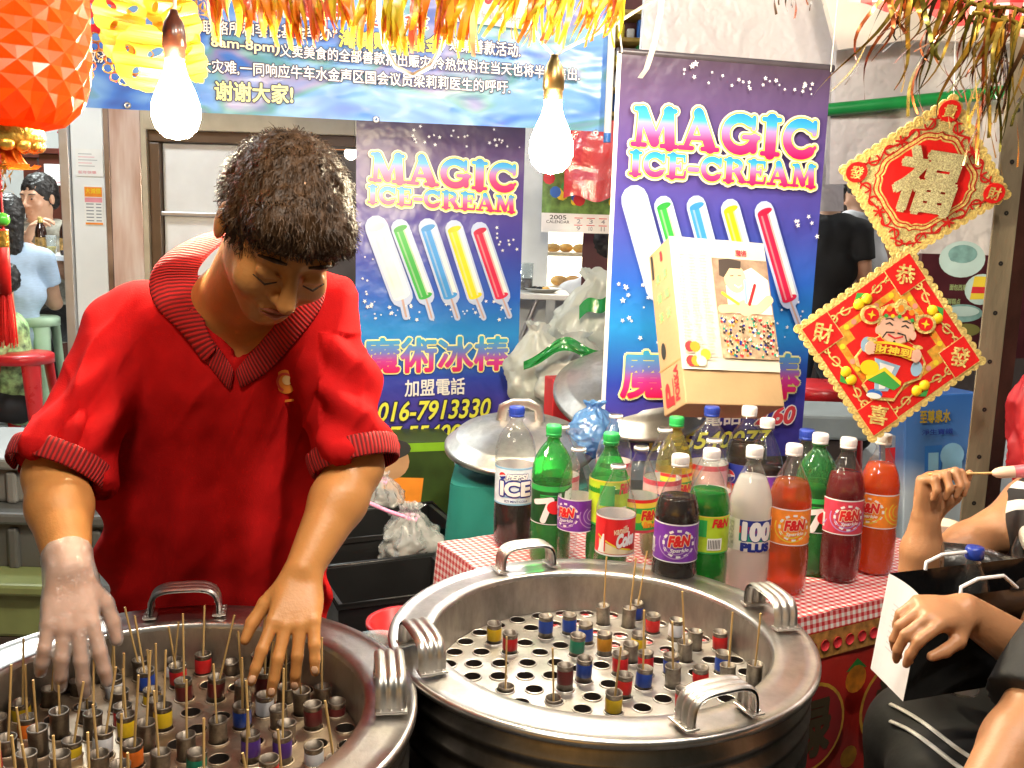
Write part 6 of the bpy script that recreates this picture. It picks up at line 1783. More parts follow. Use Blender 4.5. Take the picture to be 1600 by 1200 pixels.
def art_god(t, fr, D):
    board(t, fr, D, 15, D * .05)
    mb = MB()
    def sq(s, m, y): mb.poly([(0, D * s), (-D * s, 0), (0, -D * s), (D * s, 0)], m, y)
    sq(.95, DRED, -.001); sq(.66, GOLDP, -.0015)
    # stepped red centre
    e = D * .53
    pts = []
    for i in range(4):
        q = PI / 2 * i
        for a, b in ((0, .80), (.0, .80)): pass
    k1, k2 = .40, .30
    base = [(k1, k1 - .10), (k1 - .10, k1 - .10), (k1 - .10, k1)]
    P45 = []
    for i in range(4):
        for (x, z) in [(k1, -k1 + .12), (k1, k1 - .12), (k1 - .12, k1 - .12), (k1 - .12, k1)][1:]:
            P45.append(rot2(x * D * .98, z * D * .98, PI / 2 * i + PI / 4))
    mb.poly(P45, DRED, -.002)
    mb.build('red_panels', t, fr.M)
    mb = MB(); rnd = random.Random(6)
    for side in range(4):
        q0 = PI / 4 + PI / 2 * side
        for k in range(9):
            s = -.4 + .1 * k; x, z = rot2(D * .43, D * s * .95, q0); mb.poly(disc(x, z, D * .03, 9), [mat('pink_print', (.75, .3, .25), .5), YEL, ORG][k % 3], -.0024 - .00005 * k)
        for s in (-1, 1):
            for k, al in enumerate((.2, .36)):
                pts = [rot2(D * .575 + D * .04 * math.cos(R(a)), s * D * al + D * .05 * math.sin(R(a)), q0) for a in range(0 + 180 * k, 300 + 180 * k, 30)]
                mb.stroke(pts, D * .018, GOLDF, -.0027)
            mb.stroke([rot2(D * .56, s * D * .1, q0), rot2(D * .6, s * D * .28, q0), rot2(D * .55, s * D * .42, q0)], D * .016, GOLDF, -.0030)
    mb.build('scroll_pattern', t, fr.M)
    for (x, z, w) in ((0, .74, '恭'), (0, -.74, '喜'), (.74, 0, '發'), (-.74, 0, '財')):
        mb = MB(); x *= D; z *= D; h = D * .235
        mb.poly([(x, z + h), (x - h, z), (x, z - h), (x + h, z)], GOLDF, -.0032); h *= .94; mb.poly([(x, z + h), (x - h, z), (x, z - h), (x + h, z)], DRED, -.0036, .003)
        text(mb, w, x - D * .10, z - D * .10, x + D * .10, z + D * .10, GOLDF, -.0055, .03); mb.build('corner_square', t, fr.M)
    MAND = mat('mandarin_yellow', (.9, .62, .02), .35, var=.1)
    for side in range(4):
        q0 = PI / 4 + PI / 2 * side; x, z = rot2(D * .55, 0, q0)
        mb = MB()
        for s in (-1, 1):
            a, b = rot2(0, s * D * .05, q0); mb.sph((x + a, -.005, z + b), (D * .058, .006, D * .058), MAND, 14)
        mb.poly([rot2(D * .60, D * .08, q0), rot2(D * .66, 0, q0), rot2(D * .60, -D * .08, q0)], GRN, -.0045)
        mb.build('mandarin_pair', t, fr.M)
    # smiling robed gentleman with a scroll, stacked paper relief
    RSK = mat('relief_skin', (.8, .5, .38), .5, var=.03); RBL = mat('relief_blue', (.3, .5, .7), .4); RW = PWHITE; BK = INK
    E = lambda x, z, a, b, n=22: [(D * (x + a * math.cos(2 * PI * k / n)), D * (z + b * math.sin(2 * PI * k / n))) for k in range(n)]
    mb = MB()
    G = lambda pts, m, y, th=.0015: mb.poly([(D * p[0], D * p[1]) for p in pts], m, y, th)
    robe = [(-.26, -.02), (-.34, -.18), (-.3, -.26), (-.14, -.3), (-.22, -.44), (-.1, -.56), (.12, -.54), (.2, -.36), (.34, -.28), (.36, -.12), (.26, .02), (.1, .08), (-.12, .08)]
    G([(x * 1.08, z * 1.06) for x, z in robe], GOLDF, -.008, .004); G(robe, DRED, -.0095)
    G([(-.16, -.16), (.12, -.2), (.04, -.48), (-.1, -.5)], RBL, -.0105); G([(-.1, -.2), (.06, -.22), (.0, -.46), (-.06, -.47)], RW, -.0110); G([(-.2, -.4), (-.04, -.28), (.16, -.4), (.1, -.46), (-.08, -.42)], GRN, -.0112); G([(-.22, -.36), (-.04, -.24), (.16, -.36), (.16, -.4), (-.04, -.28), (-.2, -.4)], YEL, -.0114)
    mb.poly(E(-.2, -.27, .1, .08), MAND, -.0116); mb.poly(E(-.09, -.53, .08, .05), BLU, -.0105); mb.poly(E(-.1, -.55, .08, .03), RW, -.0110)
    mb.poly(E(-.28, -.04, .06, .08), RBL, -.0118); mb.poly(E(.29, -.2, .06, .08), RBL, -.0118)
    mb.build('robe', t, fr.M)
    mb = MB(); mb.poly(E(0, .17, .2, .16, 28), GOLDF, -.0105, .003); mb.poly(E(0, .17, .185, .15, 28), RSK, -.0125, .002)
    mb.poly(E(-.19, .13, .03, .045), RSK, -.0122); mb.poly(E(.19, .13, .03, .045), RSK, -.0122)
    st = lambda pts, w, m, y: mb.stroke([(D * a, D * b) for a, b in pts], D * w, m, y)
    st([(-.12, .2), (-.085, .222), (-.05, .2)], .014, BK, -.0135); st([(.05, .2), (.085, .222), (.12, .2)], .014, BK, -.0135)
    st([(-.13, .25), (-.09, .265), (-.05, .255)], .012, BK, -.0135); st([(.05, .255), (.09, .265), (.13, .25)], .012, BK, -.0135)
    st([(-.075, .1), (0, .07), (.075, .1)], .018, INKR, -.0135); st([(-.02, .13), (-.1, .12), (-.13, .06)], .014, BK, -.0138); st([(.02, .13), (.1, .12), (.13, .06)], .014, BK, -.0138)
    mb.poly(E(0, .145, .03, .022), mat('relief_nose', (.75, .42, .3), .5), -.0136); mb.poly(E(0, .03, .015, .02), BK, -.0136)
    mb.build('face', t, fr.M)
    mb = MB(); G([(-.22, .26), (-.2, .36), (-.1, .42), (0, .46), (.1, .42), (.2, .36), (.22, .26), (.0, .3)], GOLDF, -.0130, .003); G([(-.18, .28), (-.16, .35), (-.08, .38), (.08, .38), (.16, .35), (.18, .28), (0, .31)], DRED, -.0145)
    mb.poly(E(0, .4, .065, .085), GOLDF, -.0152, .002); mb.poly(E(0, .38, .03, .04), ORG, -.0160)
    for s in (-1, 1):
        mb.poly(E(s * .29, .27, .115, .1), GOLDF, -.0125, .003); mb.poly(E(s * .29, .27, .08, .072), DRED, -.0140); mb.poly([(D * (s * .29 + .05 * math.cos(R(45 * k)) * (1 if k % 2 == 0 else .35)), D * (.27 + .05 * math.sin(R(45 * k)) * (1 if k % 2 == 0 else .35))) for k in range(8)], YEL, -.0146)
        mb.poly(E(s * .12, .36, .03, .03), ORG, -.0152)
    for k in range(5): mb.poly(E(-.14 + .07 * k, .285 + .008 * (2 - abs(k - 2)), .022, .02), [GRN, YEL, GRN, YEL, GRN][k], -.0155)
    mb.build('hat', t, fr.M)
    mb = MB(); sc = [(-.23, -.1)] + [(-.23 + .46 * k / 8, .02 + .03 * math.sin(PI * k / 8) - .02) for k in range(9)] + [(.23, -.13)] + [(.23 - .46 * k / 8, -.13 + .03 * math.sin(PI * k / 8)) for k in range(9)]
    G(sc, YEL, -.0160, .003); G([(x * .9, -.065 + (z + .065) * .72) for x, z in sc], DREDD, -.0172)
    text(mb, '財神到', -D * .19, -D * .1, D * .19, -D * .015, LYL, -.0180, .06); mb.build('scroll', t, fr.M)
    mb = MB()
    for s in (-1, 1):
        mb.poly(E(s * .25, -.07, .05, .07), RSK, -.0185, .002)
        for k in range(4): mb.poly(E(s * .225, -.03 - .028 * k, .03, .013, 10), RSK, -.0192 - .0001 * k)
        mb.poly(E(s * .245, .02, .055, .022), GOLDF, -.0186)
    mb.build('hands', t, fr.M)
tF, fF, DF = diamond('lucky_diamond', 'gold and red paper diamond with one large gold good fortune character', (1490, 152), (1574, 308), (1405, 402), (1316, 268), 2.15, -.06, .10, art_fu, 'lucky diamonds hung by the post')
tG, fG, DG_ = diamond('lucky_diamond', 'red and gold diamond with a relief of a smiling robed man holding a scroll', (1420, 394), (1536, 560), (1362, 690), (1248, 510), 2.05, -.03, .04, art_god, 'lucky diamonds hung by the post')
mb = MB(); mb.tube([fF.w(0, DF), P(1492, 80, 2.2), P(1496, -20, 2.15)], .0008, mat('clear_thread', (.6, .6, .58), .3), 5); mb.build('thread', tF)
mb = MB(); mb.tube([fG.w(0, DG_), fF.w(0, -DF)], .001, MATS['clear_thread'], 5); mb.build('thread', tG)
# ================================================================ people
from mathutils.bvhtree import BVHTree
def V(*a): return Vector(a)
def headframe(Nf, up=(0, 0, 1)):
    Nf = Vector(Nf).normalized(); U = Vector(up); U = (U - Nf * U.dot(Nf)).normalized(); X = Nf.cross(U).normalized()
    return X, Nf, U, Matrix(((X.x, Nf.x, U.x), (X.y, Nf.y, U.y), (X.z, Nf.z, U.z)))
def add_head(B, c, X, Nf, U, M, s=1.0):
    q = lambda x, n, u: c + (X * x + Nf * n + U * u) * s
    B.ell(q(0, -.012, .03), V(.073, .09, .086) * s, .015, M)
    B.ell(q(0, .020, -.035), V(.058, .066, .082) * s, .03, M)
    B.ell(q(0, .052, -.094), V(.026, .022, .02) * s, .025, M)
    B.cap(q(-.034, .07, .026), q(.034, .07, .026), .013 * s, .013 * s, .016)
    for e in (-1, 1):
        B.ell(q(e * .031, .094, .004), V(.016, .012, .010) * s, .008, M, neg=True)
        B.ell(q(e * .031, .078, .004), V(.013, .012, .009) * s, .004, M)
        B.cap(q(e * .018, .089, .0035), q(e * .044, .080, .0035), .0035 * s, .0025 * s, .003)
        B.ell(q(e * .038, .062, -.030), V(.022, .02, .022) * s, .02, M)
        B.ell(q(e * .076, -.006, -.002), V(.008, .018, .03) * s, .006, M)
    B.cap(q(0, .086, .014), q(0, .106, -.026), .007 * s, .012 * s, .012)
    for e in (-1, 1): B.cap(q(e * .010, .094, -.03), q(e * .014, .09, -.03), .007 * s, .006 * s, .006)
    B.cap(q(-.019, .082, -.056), q(.019, .082, -.056), .0055 * s, .0055 * s, .008)
    B.cap(q(-.014, .083, -.067), q(.014, .083, -.067), .006 * s, .006 * s, .006)
    B.cap(q(-.026, .088, -.0612), q(.026, .088, -.0612), .0022 * s, .0022 * s, .003, neg=True)
def add_hand(B, w, d, n, thumb, s=1.0, curl=(20, 25, 15), spread=.12, grow=0, tcurl=.3, curls=None):
    """wrist w, direction d to the fingers, n = back of the hand, thumb = side the thumb is on"""
    y = Vector(d).normalized(); z = Vector(n); z = (z - y * z.dot(y)).normalized(); x = y.cross(z); x = x if x.dot(Vector(thumb)) > 0 else -x
    g = grow
    q = lambda a, b, c_: w + (x * a + y * b + z * c_) * s
    tips = []; B.nails = getattr(B, 'nails', [])
    xs = (.029, .010, -.010, -.028); ks = (.086, .09, .086, .078)
    for a, k in zip(xs, ks): B.cap(q(a * .55, .012, 0), q(a, k, .002), .0135 * s + g, .0105 * s + g, .012)
    B.ell(q(0, .05, -.004), V(.036, .042, .016) * s + V(g, g, g), .012, Matrix(((x.x, y.x, z.x), (x.y, y.y, z.y), (x.z, y.z, z.z))))
    L = ((.042, .026, .02), (.046, .03, .022), (.043, .028, .021), (.034, .021, .019))
    for i, (a, k) in enumerate(zip(xs, ks)):
        p = q(a, k, .002); an = 0; sd = spread * (1.5 - i) * .66
        cc = curls[i] if curls else curl
        for j in range(3):
            an += R(cc[j])
            dr = (y * math.cos(an) - z * math.sin(an) + x * sd * math.cos(an)).normalized()
            p2 = p + dr * L[i][j] * s
            B.cap(p, p2, (.0098, .0088, .0078)[j] * s + g, (.0088, .0078, .0068)[j] * s + g, .0035)
            p = p2
        tips.append(p); B.nails.append((p - dr * .006 * s + dr.cross(x) * (-1 if dr.cross(x).dot(z) < 0 else 1) * .0066 * s, dr, x, s))
    t0 = q(.020, .022, -.006); t1 = t0 + (x * .62 + y * .72 - z * .28).normalized() * .042 * s
    t2 = t1 + (x * (.42 - tcurl) + y * .9 - z * .3).normalized() * .032 * s; t3 = t2 + (x * (.2 - tcurl) + y * .95 - z * .35).normalized() * .026 * s
    B.cap(t0, t1, .0155 * s + g, .012 * s + g, .01); B.cap(t1, t2, .0112 * s + g, .0098 * s + g, .004); B.cap(t2, t3, .0098 * s + g, .0078 * s + g, .004)
    return tips
def surface_of(o):
    me = o.data
    return BVHTree.FromPolygons([v.co.copy() for v in me.vertices], [tuple(p.vertices) for p in me.polygons])
def surf(bvh, px, py, lift=.002):
    d = ray(px, py).normalized(); h = bvh.ray_cast(CAM, d)
    if h[0] is None: return None, None
    n = h[1]; n = n if n.dot(d) < 0 else -n
    return h[0] + n * lift, n
def strands(o, parent, m, cnt, length, width, flow, seed=0, zkeep=None):
    """many thin locks lying along the surface of a hair cap"""
    rnd = random.Random(seed); me = o.data; mb = MB(); P_ = me.polygons; nP = len(P_)
    for _ in range(cnt):
        p = P_[rnd.randrange(nP)]; c = Vector(p.center); n = Vector(p.normal)
        f = flow(c, n); f = f + Vector((rnd.gauss(0, .35), rnd.gauss(0, .35), rnd.gauss(0, .35))); f = (f - n * f.dot(n)).normalized()
        sd = n.cross(f); L = length * rnd.uniform(.6, 1.3); w = width * rnd.uniform(.6, 1.4)
        pts = [c - n * .002, c + f * L * .5 + n * rnd.uniform(.002, .007), c + f * L + n * rnd.uniform(-.002, .007)]
        mb.add([pts[0] - sd * w, pts[0] + sd * w, pts[1] + sd * w * .8, pts[1] - sd * w * .8, pts[2]], [(0, 1, 2, 3), (3, 2, 4)], m, True)
    return mb.build('hair_strands', parent)
def limb_pose(J): return J
def figure(label, J, shirt, trousers, hair=HAIRB, skin=SKINB, sleeve=.55, res=.009, long_hair=0, scale=1.0, legs=True, hands=True, group=None, shirt_low=.06, tank=False, face=True):
    t = thing('person', label, 'person', (J['pel'].x, J['pel'].y, min(J['aL'].z, J['aR'].z) - .07 if legs else J['pel'].z), group)
    X, Nf, U, M = headframe(J['N'], J.get('U', (0, 0, 1)))
    c = J['head']; s = scale
    B = Body()
    sh = (J['sL'] + J['sR']) / 2; pel = J['pel']; ax = (J['sL'] - J['sR']).normalized(); fwd = J['fwd']
    B.cap(sh + ax * .07 * s, sh - ax * .07 * s, .085 * s, k=.03); B.cap(J['sL'] - ax * .02, J['sR'] + ax * .02, .05 * s, k=.03)
    mid = sh.lerp(pel, .45); B.cap(mid + ax * .06 * s, mid - ax * .06 * s, .095 * s, k=.05); B.cap(pel + ax * .06 * s, pel - ax * .06 * s, .1 * s, k=.05)
    B.cap(sh.lerp(pel, .1), pel, .1 * s, k=.05)
    nb = J.get('neck', sh.lerp(c, .25)); B.cap(nb, c - U * .05 * s - Nf * .02 * s, .055 * s, .05 * s, .03)
    add_head(B, c, X, Nf, U, M, s)
    for k in 'LR':
        B.cap(J['s' + k], J['e' + k], .05 * s, .04 * s, .02); B.cap(J['e' + k], J['w' + k], .041 * s, .027 * s, .015)
        hd = J.get('h' + k, (J['w' + k] - J['e' + k])); tn = J.get('t' + k, -ax if k == 'L' else ax)
        if hands: add_hand(B, J['w' + k], hd, J.get('n' + k, V(0, -.3, 1)), tn, s, (30, 35, 20))
        else: B.ell(J['w' + k] + hd.normalized() * .07, V(.045, .045, .07) * s, .02)
        if legs:
            hip = pel + ax * (.085 if k == 'L' else -.085) * s
            B.cap(hip, J['k' + k], .085 * s, .058 * s, .03); B.cap(J['k' + k], J['a' + k], .056 * s, .038 * s, .02)
            B.cap(J['a' + k] + V(0, 0, -.03), J['a' + k] + fwd * .15 * s + V(0, 0, -.045), .035 * s, .03 * s, .02)
    B.mesh('body', res, skin, t)
    S_ = Body(); g = .014
    S_.cap(sh + ax * .07 * s, sh - ax * .07 * s, .085 * s + g, k=.03)
    if not tank: S_.cap(J['sL'] - ax * .02, J['sR'] + ax * .02, .052 * s + g, k=.03)
    S_.cap(mid + ax * .065 * s, mid - ax * .065 * s, .1 * s + g, k=.05); S_.cap(pel + ax * .065 * s, pel - ax * .065 * s, .104 * s + g, k=.05); S_.cap(sh.lerp(pel, .1), pel, .102 * s + g, k=.05)
    if not tank:
        for k in 'LR':
            e = J['s' + k].lerp(J['e' + k], sleeve) if sleeve <= 1 else J['e' + k]; d = (J['e' + k] - J['s' + k]).normalized()
            S_.cap(J['s' + k], e + d * .05, .06 * s + g * .6, .058 * s + g * .4, .02, clip=[(e, d)])
            if sleeve > 1: S_.cap(J['e' + k], J['w' + k], .05 * s + g * .5, .036 * s + g * .3, .015)
    S_.cap(nb, c, .062 * s, .062 * s, .01, neg=True)
    ph = random.random() * 9
    fold = lambda p, n: .006 * noise.noise(V(p.x * 9 + ph, p.y * 9, p.z * 5)) + .003 * noise.noise(V(p.x * 26, p.y * 26 + ph, p.z * 11))
    S_.mesh('shirt', res, shirt, t, fold)
    if legs:
        T = Body()
        T.cap(pel + ax * .065 * s, pel - ax * .065 * s, .106 * s + .008, k=.04)
        for k in 'LR':
            hip = pel + ax * (.085 if k == 'L' else -.085) * s
            T.cap(hip, J['k' + k], .09 * s + .012, .066 * s + .012, .03); T.cap(J['k' + k], J['a' + k], .064 * s + .012, .055 * s + .008, .02)
        T.mesh('trousers', res, trousers, t, fold)
        for k in 'LR':
            F_ = Body(); F_.cap(J['a' + k] + V(0, 0, -.035), J['a' + k] + fwd * .16 * s + V(0, 0, -.048), .04 * s, .036 * s, .02); F_.mesh('shoe', res, BLACK, t)
    H = Body(); q = lambda x, n, u: c + (X * x + Nf * n + U * u) * s
    H.ell(q(0, -.020, .036), V(.083, .097, .094) * s, .01, M)
    if long_hair: H.cap(q(0, -.06, .0), q(0, -.075, -long_hair), .075 * s, .065 * s, .03)
    else: H.cap(q(-.03, -.06, -.02), q(.03, -.06, -.02), .04 * s, .04 * s, .03)
    H.ell(q(0, .085, -.045), V(.076, .085, .088) * s, .012, M, neg=True)
    hn = lambda p, n: .006 * noise.noise(p * 45) + .004 * noise.noise(p * 110)
    ho = H.mesh('hair', res * .8, hair, t, hn)
    if face:
        for e in (-1, 1):
            mb = MB(); mb.sph(q(e * .031, .0885, .005), .0052 * s, INK, 8); mb.build('eye', t)
            mb = MB(); mb.tube([q(e * .014, .088, .026), q(e * .03, .0885, .030), q(e * .046, .076, .026)], [.0018 * s, .003 * s, .0015 * s], hair, 6); mb.build('eyebrow', t)
    return t
# ---------------------------------------------------------------- the vendor
RED = mat('polo_red', (.54, .011, .012), .88, var=.1, scale=30, bump=.14, bscale=420, spec=.06)
def rib_mat():
    m, nt, b = newmat('ribbed_knit'); L = nt.links.new
    tc = N(nt, 'ShaderNodeTexCoord'); wv = N(nt, 'ShaderNodeTexWave', i_Scale=1.0, i_Distortion=.6); wv.bands_direction = 'X'
    uv = N(nt, 'ShaderNodeUVMap'); L(tc.outputs['UV'], wv.inputs['Vector'])
    cr = N(nt, 'ShaderNodeValToRGB'); cr.color_ramp.elements[0].color = (.17, .007, .007, 1); cr.color_ramp.elements[1].color = (.55, .012, .012, 1); cr.color_ramp.elements[0].position = .25; cr.color_ramp.elements[1].position = .6
    L(wv.outputs['Fac'], cr.inputs[0]); L(cr.outputs[0], b.inputs['Base Color']); b.inputs['Roughness'].default_value = .8
    bp = N(nt, 'ShaderNodeBump', i_Strength=.5, i_Distance=.004); L(wv.outputs['Fac'], bp.inputs['Height']); L(bp.outputs[0], b.inputs['Normal'])
    return m
RIB = rib_mat()
def ribbon(name, parent, rows, m, nrib=30, th=.004, lift=.0):
    """cloth strip from matching point rows; UV runs along it so that the knit ribs cross it"""
    n = len(rows[0]); k = len(rows)
    vs = [p for r in rows for p in r]
    fs = [(j * n + i, j * n + i + 1, (j + 1) * n + i + 1, (j + 1) * n + i) for j in range(k - 1) for i in range(n - 1)]
    me = bpy.data.meshes.new(name); me.from_pydata([tuple(v) for v in vs], [], fs); me.materials.append(m)
    uv = me.uv_layers.new(name='UVMap')
    for p in me.polygons:
        p.use_smooth = True
        for li in p.loop_indices:
            vi = me.loops[li].vertex_index; uv.data[li].uv = ((vi % n) / (n - 1) * nrib / 3.14, (vi // n) / (k - 1))
    o = link(name, me, parent)
    md = o.modifiers.new('thick', 'SOLIDIFY'); md.thickness = th; md.offset = 0
    sb = o.modifiers.new('soft', 'SUBSURF'); sb.levels = 1; sb.render_levels = 1
    return o
vend = thing('person', 'vendor in a red polo shirt bending over a pan with both hands reaching in', 'person', (P(345, 900, 1.82).x, P(345, 900, 1.82).y, 0))
SLp, SRp = P(205, 512, 1.66), P(500, 492, 1.62); ELp, ERp = P(86, 742, 1.52), P(556, 728, 1.55); WLp, WRp = P(108, 890, 1.40), P(474, 890, 1.44)
pelv = P(345, 960, 1.86); chest = P(350, 590, 1.69); belly = P(348, 790, 1.78)
NKb = P(372, 478, 1.62)
hc = P(440, 362, 1.33)
hX, hN, hU, hM = headframe((.28, -.66, -.69), (.16, 0, 1))
ax = (SRp - SLp).normalized()
B = Body()
B.cap(SLp.lerp(SRp, .12), SLp.lerp(SRp, .88), .055, k=.04)
B.cap(P(280, 580, 1.70), P(430, 572, 1.67), .09, k=.05); B.cap(P(300, 790, 1.79), P(400, 790, 1.77), .09, k=.05); B.cap(P(300, 950, 1.86), P(395, 950, 1.85), .09, k=.05); B.cap(chest, pelv, .1, k=.05)
B.cap(NKb, SLp, .055, .045, .03); B.cap(NKb, SRp, .055, .045, .03)
B.cap(P(372, 520, 1.66), NKb, .065, .06, .03); B.cap(NKb, hc - hU * .045 - hN * .022, .066, .06, .03)
add_head(B, hc, hX, hN, hU, hM, 1.06)
B.cap(SLp, ELp, .052, .046, .02); B.cap(SRp, ERp, .05, .043, .02)
B.cap(ELp, ELp.lerp(WLp, .35), .046, .047, .015); B.cap(ELp.lerp(WLp, .35), WLp, .047, .03, .015)
B.cap(ERp, ERp.lerp(WRp, .35), .043, .044, .015); B.cap(ERp.lerp(WRp, .35), WRp, .044, .028, .015)
hdL = P(112, 1040, 1.345) - WLp; hdR = P(452, 1010, 1.37) - WRp
nL = (CAM - WLp).normalized() + V(0, 0, .45); nR = (CAM - WRp).normalized() + V(0, 0, .45)
add_hand(B, WLp, hdL, nL, V(1, 0, 0), .98, (14, 16, 12), .22, 0, .05, [(10, 16, 10), (16, 18, 12), (20, 20, 14), (14, 24, 14)])
add_hand(B, WRp, hdR, nR, V(-1, 0, 0), 1.0, (12, 18, 12), .2, 0, -.05, [(8, 16, 12), (14, 20, 12), (20, 22, 16), (12, 18, 10)])
for sx in (300, 392):
    hip = P(sx, 960, 1.87); kn = V(hip.x, hip.y + .02, .44); an = V(hip.x, hip.y + .06, .08)
    B.cap(hip, kn, .085, .058, .04); B.cap(kn, an, .056, .04, .03); B.cap(an + V(0, 0, -.03), an + V(0, -.13, -.045), .036, .03, .02)
B.mesh('body', .0036, SKIN, vend)
NAIL = mat('fingernail', (.72, .42, .26), .25, coat=.3)
def nails(lst, parent):
    for (p, d, x, s) in lst:
        zz = x.cross(d).normalized(); mb = MB(); mb.sph(p, (.0052 * s, .0068 * s, .0016), NAIL, 12, Matrix((x, d, zz)).transposed()); mb.build('fingernail', parent)
nails(B.nails[4:], vend)
LIP = mat('lip_skin', (.42, .13, .08), .35)
mb = MB(); q = lambda a, n, u: hc + (hX * a + hN * n + hU * u) * 1.06
mb.tube([q(-.022, .0845, -.0585), q(-.008, .0905, -.0555), q(0, .0905, -.057), q(.008, .0905, -.0555), q(.022, .0845, -.0585)], [.001, .0034, .003, .0034, .001], LIP, 8)
mb.tube([q(-.02, .086, -.0635), q(0, .0915, -.0665), q(.02, .086, -.0635)], [.001, .0042, .001], LIP, 8); mb.build('lips', vend)
# polo shirt
S_ = Body(); 
S_.cap(SLp.lerp(SRp, .08), SLp.lerp(SRp, .92), .07, k=.03)
S_.cap(P(285, 580, 1.70), P(425, 572, 1.67), .108, k=.05); S_.cap(P(290, 790, 1.78), P(400, 790, 1.76), .112, k=.05); S_.cap(P(280, 960, 1.86), P(410, 960, 1.84), .12, k=.05, ); S_.cap(chest, belly, .112, k=.05); S_.cap(P(272, 640, 1.73), P(264, 880, 1.83), .112, k=.05); S_.cap(P(432, 640, 1.71), P(424, 880, 1.80), .112, k=.05); S_.cap(belly, pelv, .12, k=.05); S_.cap(P(295, 800, 1.785), P(285, 960, 1.86), .105, k=.04); S_.cap(P(395, 800, 1.765), P(408, 960, 1.84), .105, k=.04)
S_.cap(NKb + V(0, .01, -.01), SLp, .06, .062, .03); S_.cap(NKb + V(0, .01, -.01), SRp, .06, .062, .03)
for s_, e_, r0, r1 in ((SLp, ELp, .072, .073), (SRp, ERp, .069, .066)):
    d = (e_ - s_).normalized(); end = e_ + d * -.014
    S_.cap(s_, e_ + d * .04, r0, r1, .022, clip=[(end, d)])
    S_.cap(end - d * .035, end + d * .06, r1 - .009, r1 - .006, .004, neg=True)
# neckline and V opening
S_.cap(NKb + V(0, -.02, .02), hc, .062, .07, .008, neg=True)
for f in range(5):
    a = P(380, 470, 1.57).lerp(P(370, 552, 1.575), f / 4); S_.cap(a + V(0, -.06, 0), a + V(0, .045, 0), .058 * (1 - f / 4) + .006, k=.006, neg=True)
def vfold(p, n):
    px, py = proj(p); d = 0
    w = max(0, min(1, (py - 560) / 200))
    d += w * .012 * math.sin(px * .055 + py * .006 + 2 * noise.noise(V(px * .008, py * .004, 3)))
    d += .010 * noise.noise(V(px * .014, py * .005, 0)) + .004 * noise.noise(V(px * .03 + py * .02, py * .018 - px * .01, 5))
    sl = max(0, min(1, (215 - px) / 50)) if px < 350 else max(0, min(1, (px - 505) / 35))
    d += sl * (.009 * (1 - abs(noise.noise(V(px * .014 + py * .009, py * .006 - px * .004, 7)))) ** 6 - .004)
    up = max(0, 1 - abs(py - 640) / 130); d += up * .006 * (1 - abs(noise.noise(V(px * .013 + py * .004, py * .0035 + abs(px - 345) * .006, 9)))) ** 8
    if px < 230 and py > 520: d += .011 * math.sin((py * .8 + px * 1.0) * .075) * min(1, (py - 520) / 100) * max(0, min(1, (230 - px) / 60))
    if px > 500 and py > 520: d += .008 * math.sin((py - px * .7) * .08)
    return d
shirt = S_.mesh('polo_shirt', .0042, RED, vend, vfold)
bvh = surface_of(shirt)
def srow(pts, lift, n=None):
    out = []
    for q in pts:
        p, nn = surf(bvh, q[0], q[1], lift)
        if p is None: p = P(q[0], q[1], q[2] if len(q) > 2 else 1.56)
        out.append(p)
    return out
def dens(pts, n):
    out = []
    for i in range(n):
        f = i / (n - 1) * (len(pts) - 1); k = min(int(f), len(pts) - 2); g = f - k
        out.append(tuple(pts[k][j] + (pts[k + 1][j] - pts[k][j]) * g for j in range(len(pts[k]))))
    return out
def smooth_rows(rows, it=2):
    for _ in range(it):
        for r in rows:
            r2 = [r[0]] + [(r[i - 1] + r[i] * 2 + r[i + 1]) / 4 for i in range(1, len(r) - 1)] + [r[-1]]
            r[:] = r2
    return rows
# left collar flap, placket edges, right collar flap: pixel paths fix design points, the cloth lies on the shirt in space
inn = dens([(380, 372, 1.67), (356, 378, 1.63), (334, 392, 1.59), (316, 414, 1.57), (306, 442, 1.555), (310, 474, 1.548), (324, 512, 1.55), (345, 548, 1.56)], 22)
mid_ = dens([(348, 358, 1.69), (318, 364, 1.635), (290, 380, 1.59), (265, 405, 1.57), (250, 440, 1.55), (268, 482, 1.545), (300, 512, 1.55), (335, 560, 1.56)], 22)
outr = dens([(340, 362, 1.71), (302, 372, 1.66), (268, 390, 1.61), (238, 410, 1.59), (228, 450, 1.565), (245, 492, 1.55), (284, 510, 1.55), (322, 572, 1.56)], 22)
def flap(a, b, c, lifts):
    rows = []
    for pts, lf in zip((a, b, c), lifts):
        r = []
        for q in pts:
            p, nn = surf(bvh, q[0], q[1], lf); w = P(*q)
            zz = (p - CAM).dot(_f) if p is not None else 9
            r.append(p if p is not None and abs(zz - q[2]) < .09 else w)
        rows.append(r)
    return smooth_rows(rows, 4)
def capz(pts): return pts
o = ribbon('collar', vend, flap(inn, mid_, outr, (.014, .016, .007)), RIB, 44, .005)
inn2 = dens([(488, 420, 1.55), (478, 450, 1.545), (455, 482, 1.545), (425, 518, 1.55), (395, 552, 1.555), (367, 578, 1.56)], 22)
mid2 = dens([(500, 430, 1.57), (494, 462, 1.555), (470, 498, 1.55), (440, 535, 1.55), (405, 570, 1.56), (372, 592, 1.565)], 22)
out2 = dens([(510, 445, 1.59), (508, 475, 1.57), (484, 515, 1.555), (450, 552, 1.555), (414, 588, 1.56), (376, 608, 1.57)], 22)
ribbon('collar', vend, flap(inn2, mid2, out2, (.010, .012, .006)), RIB, 40, .005)
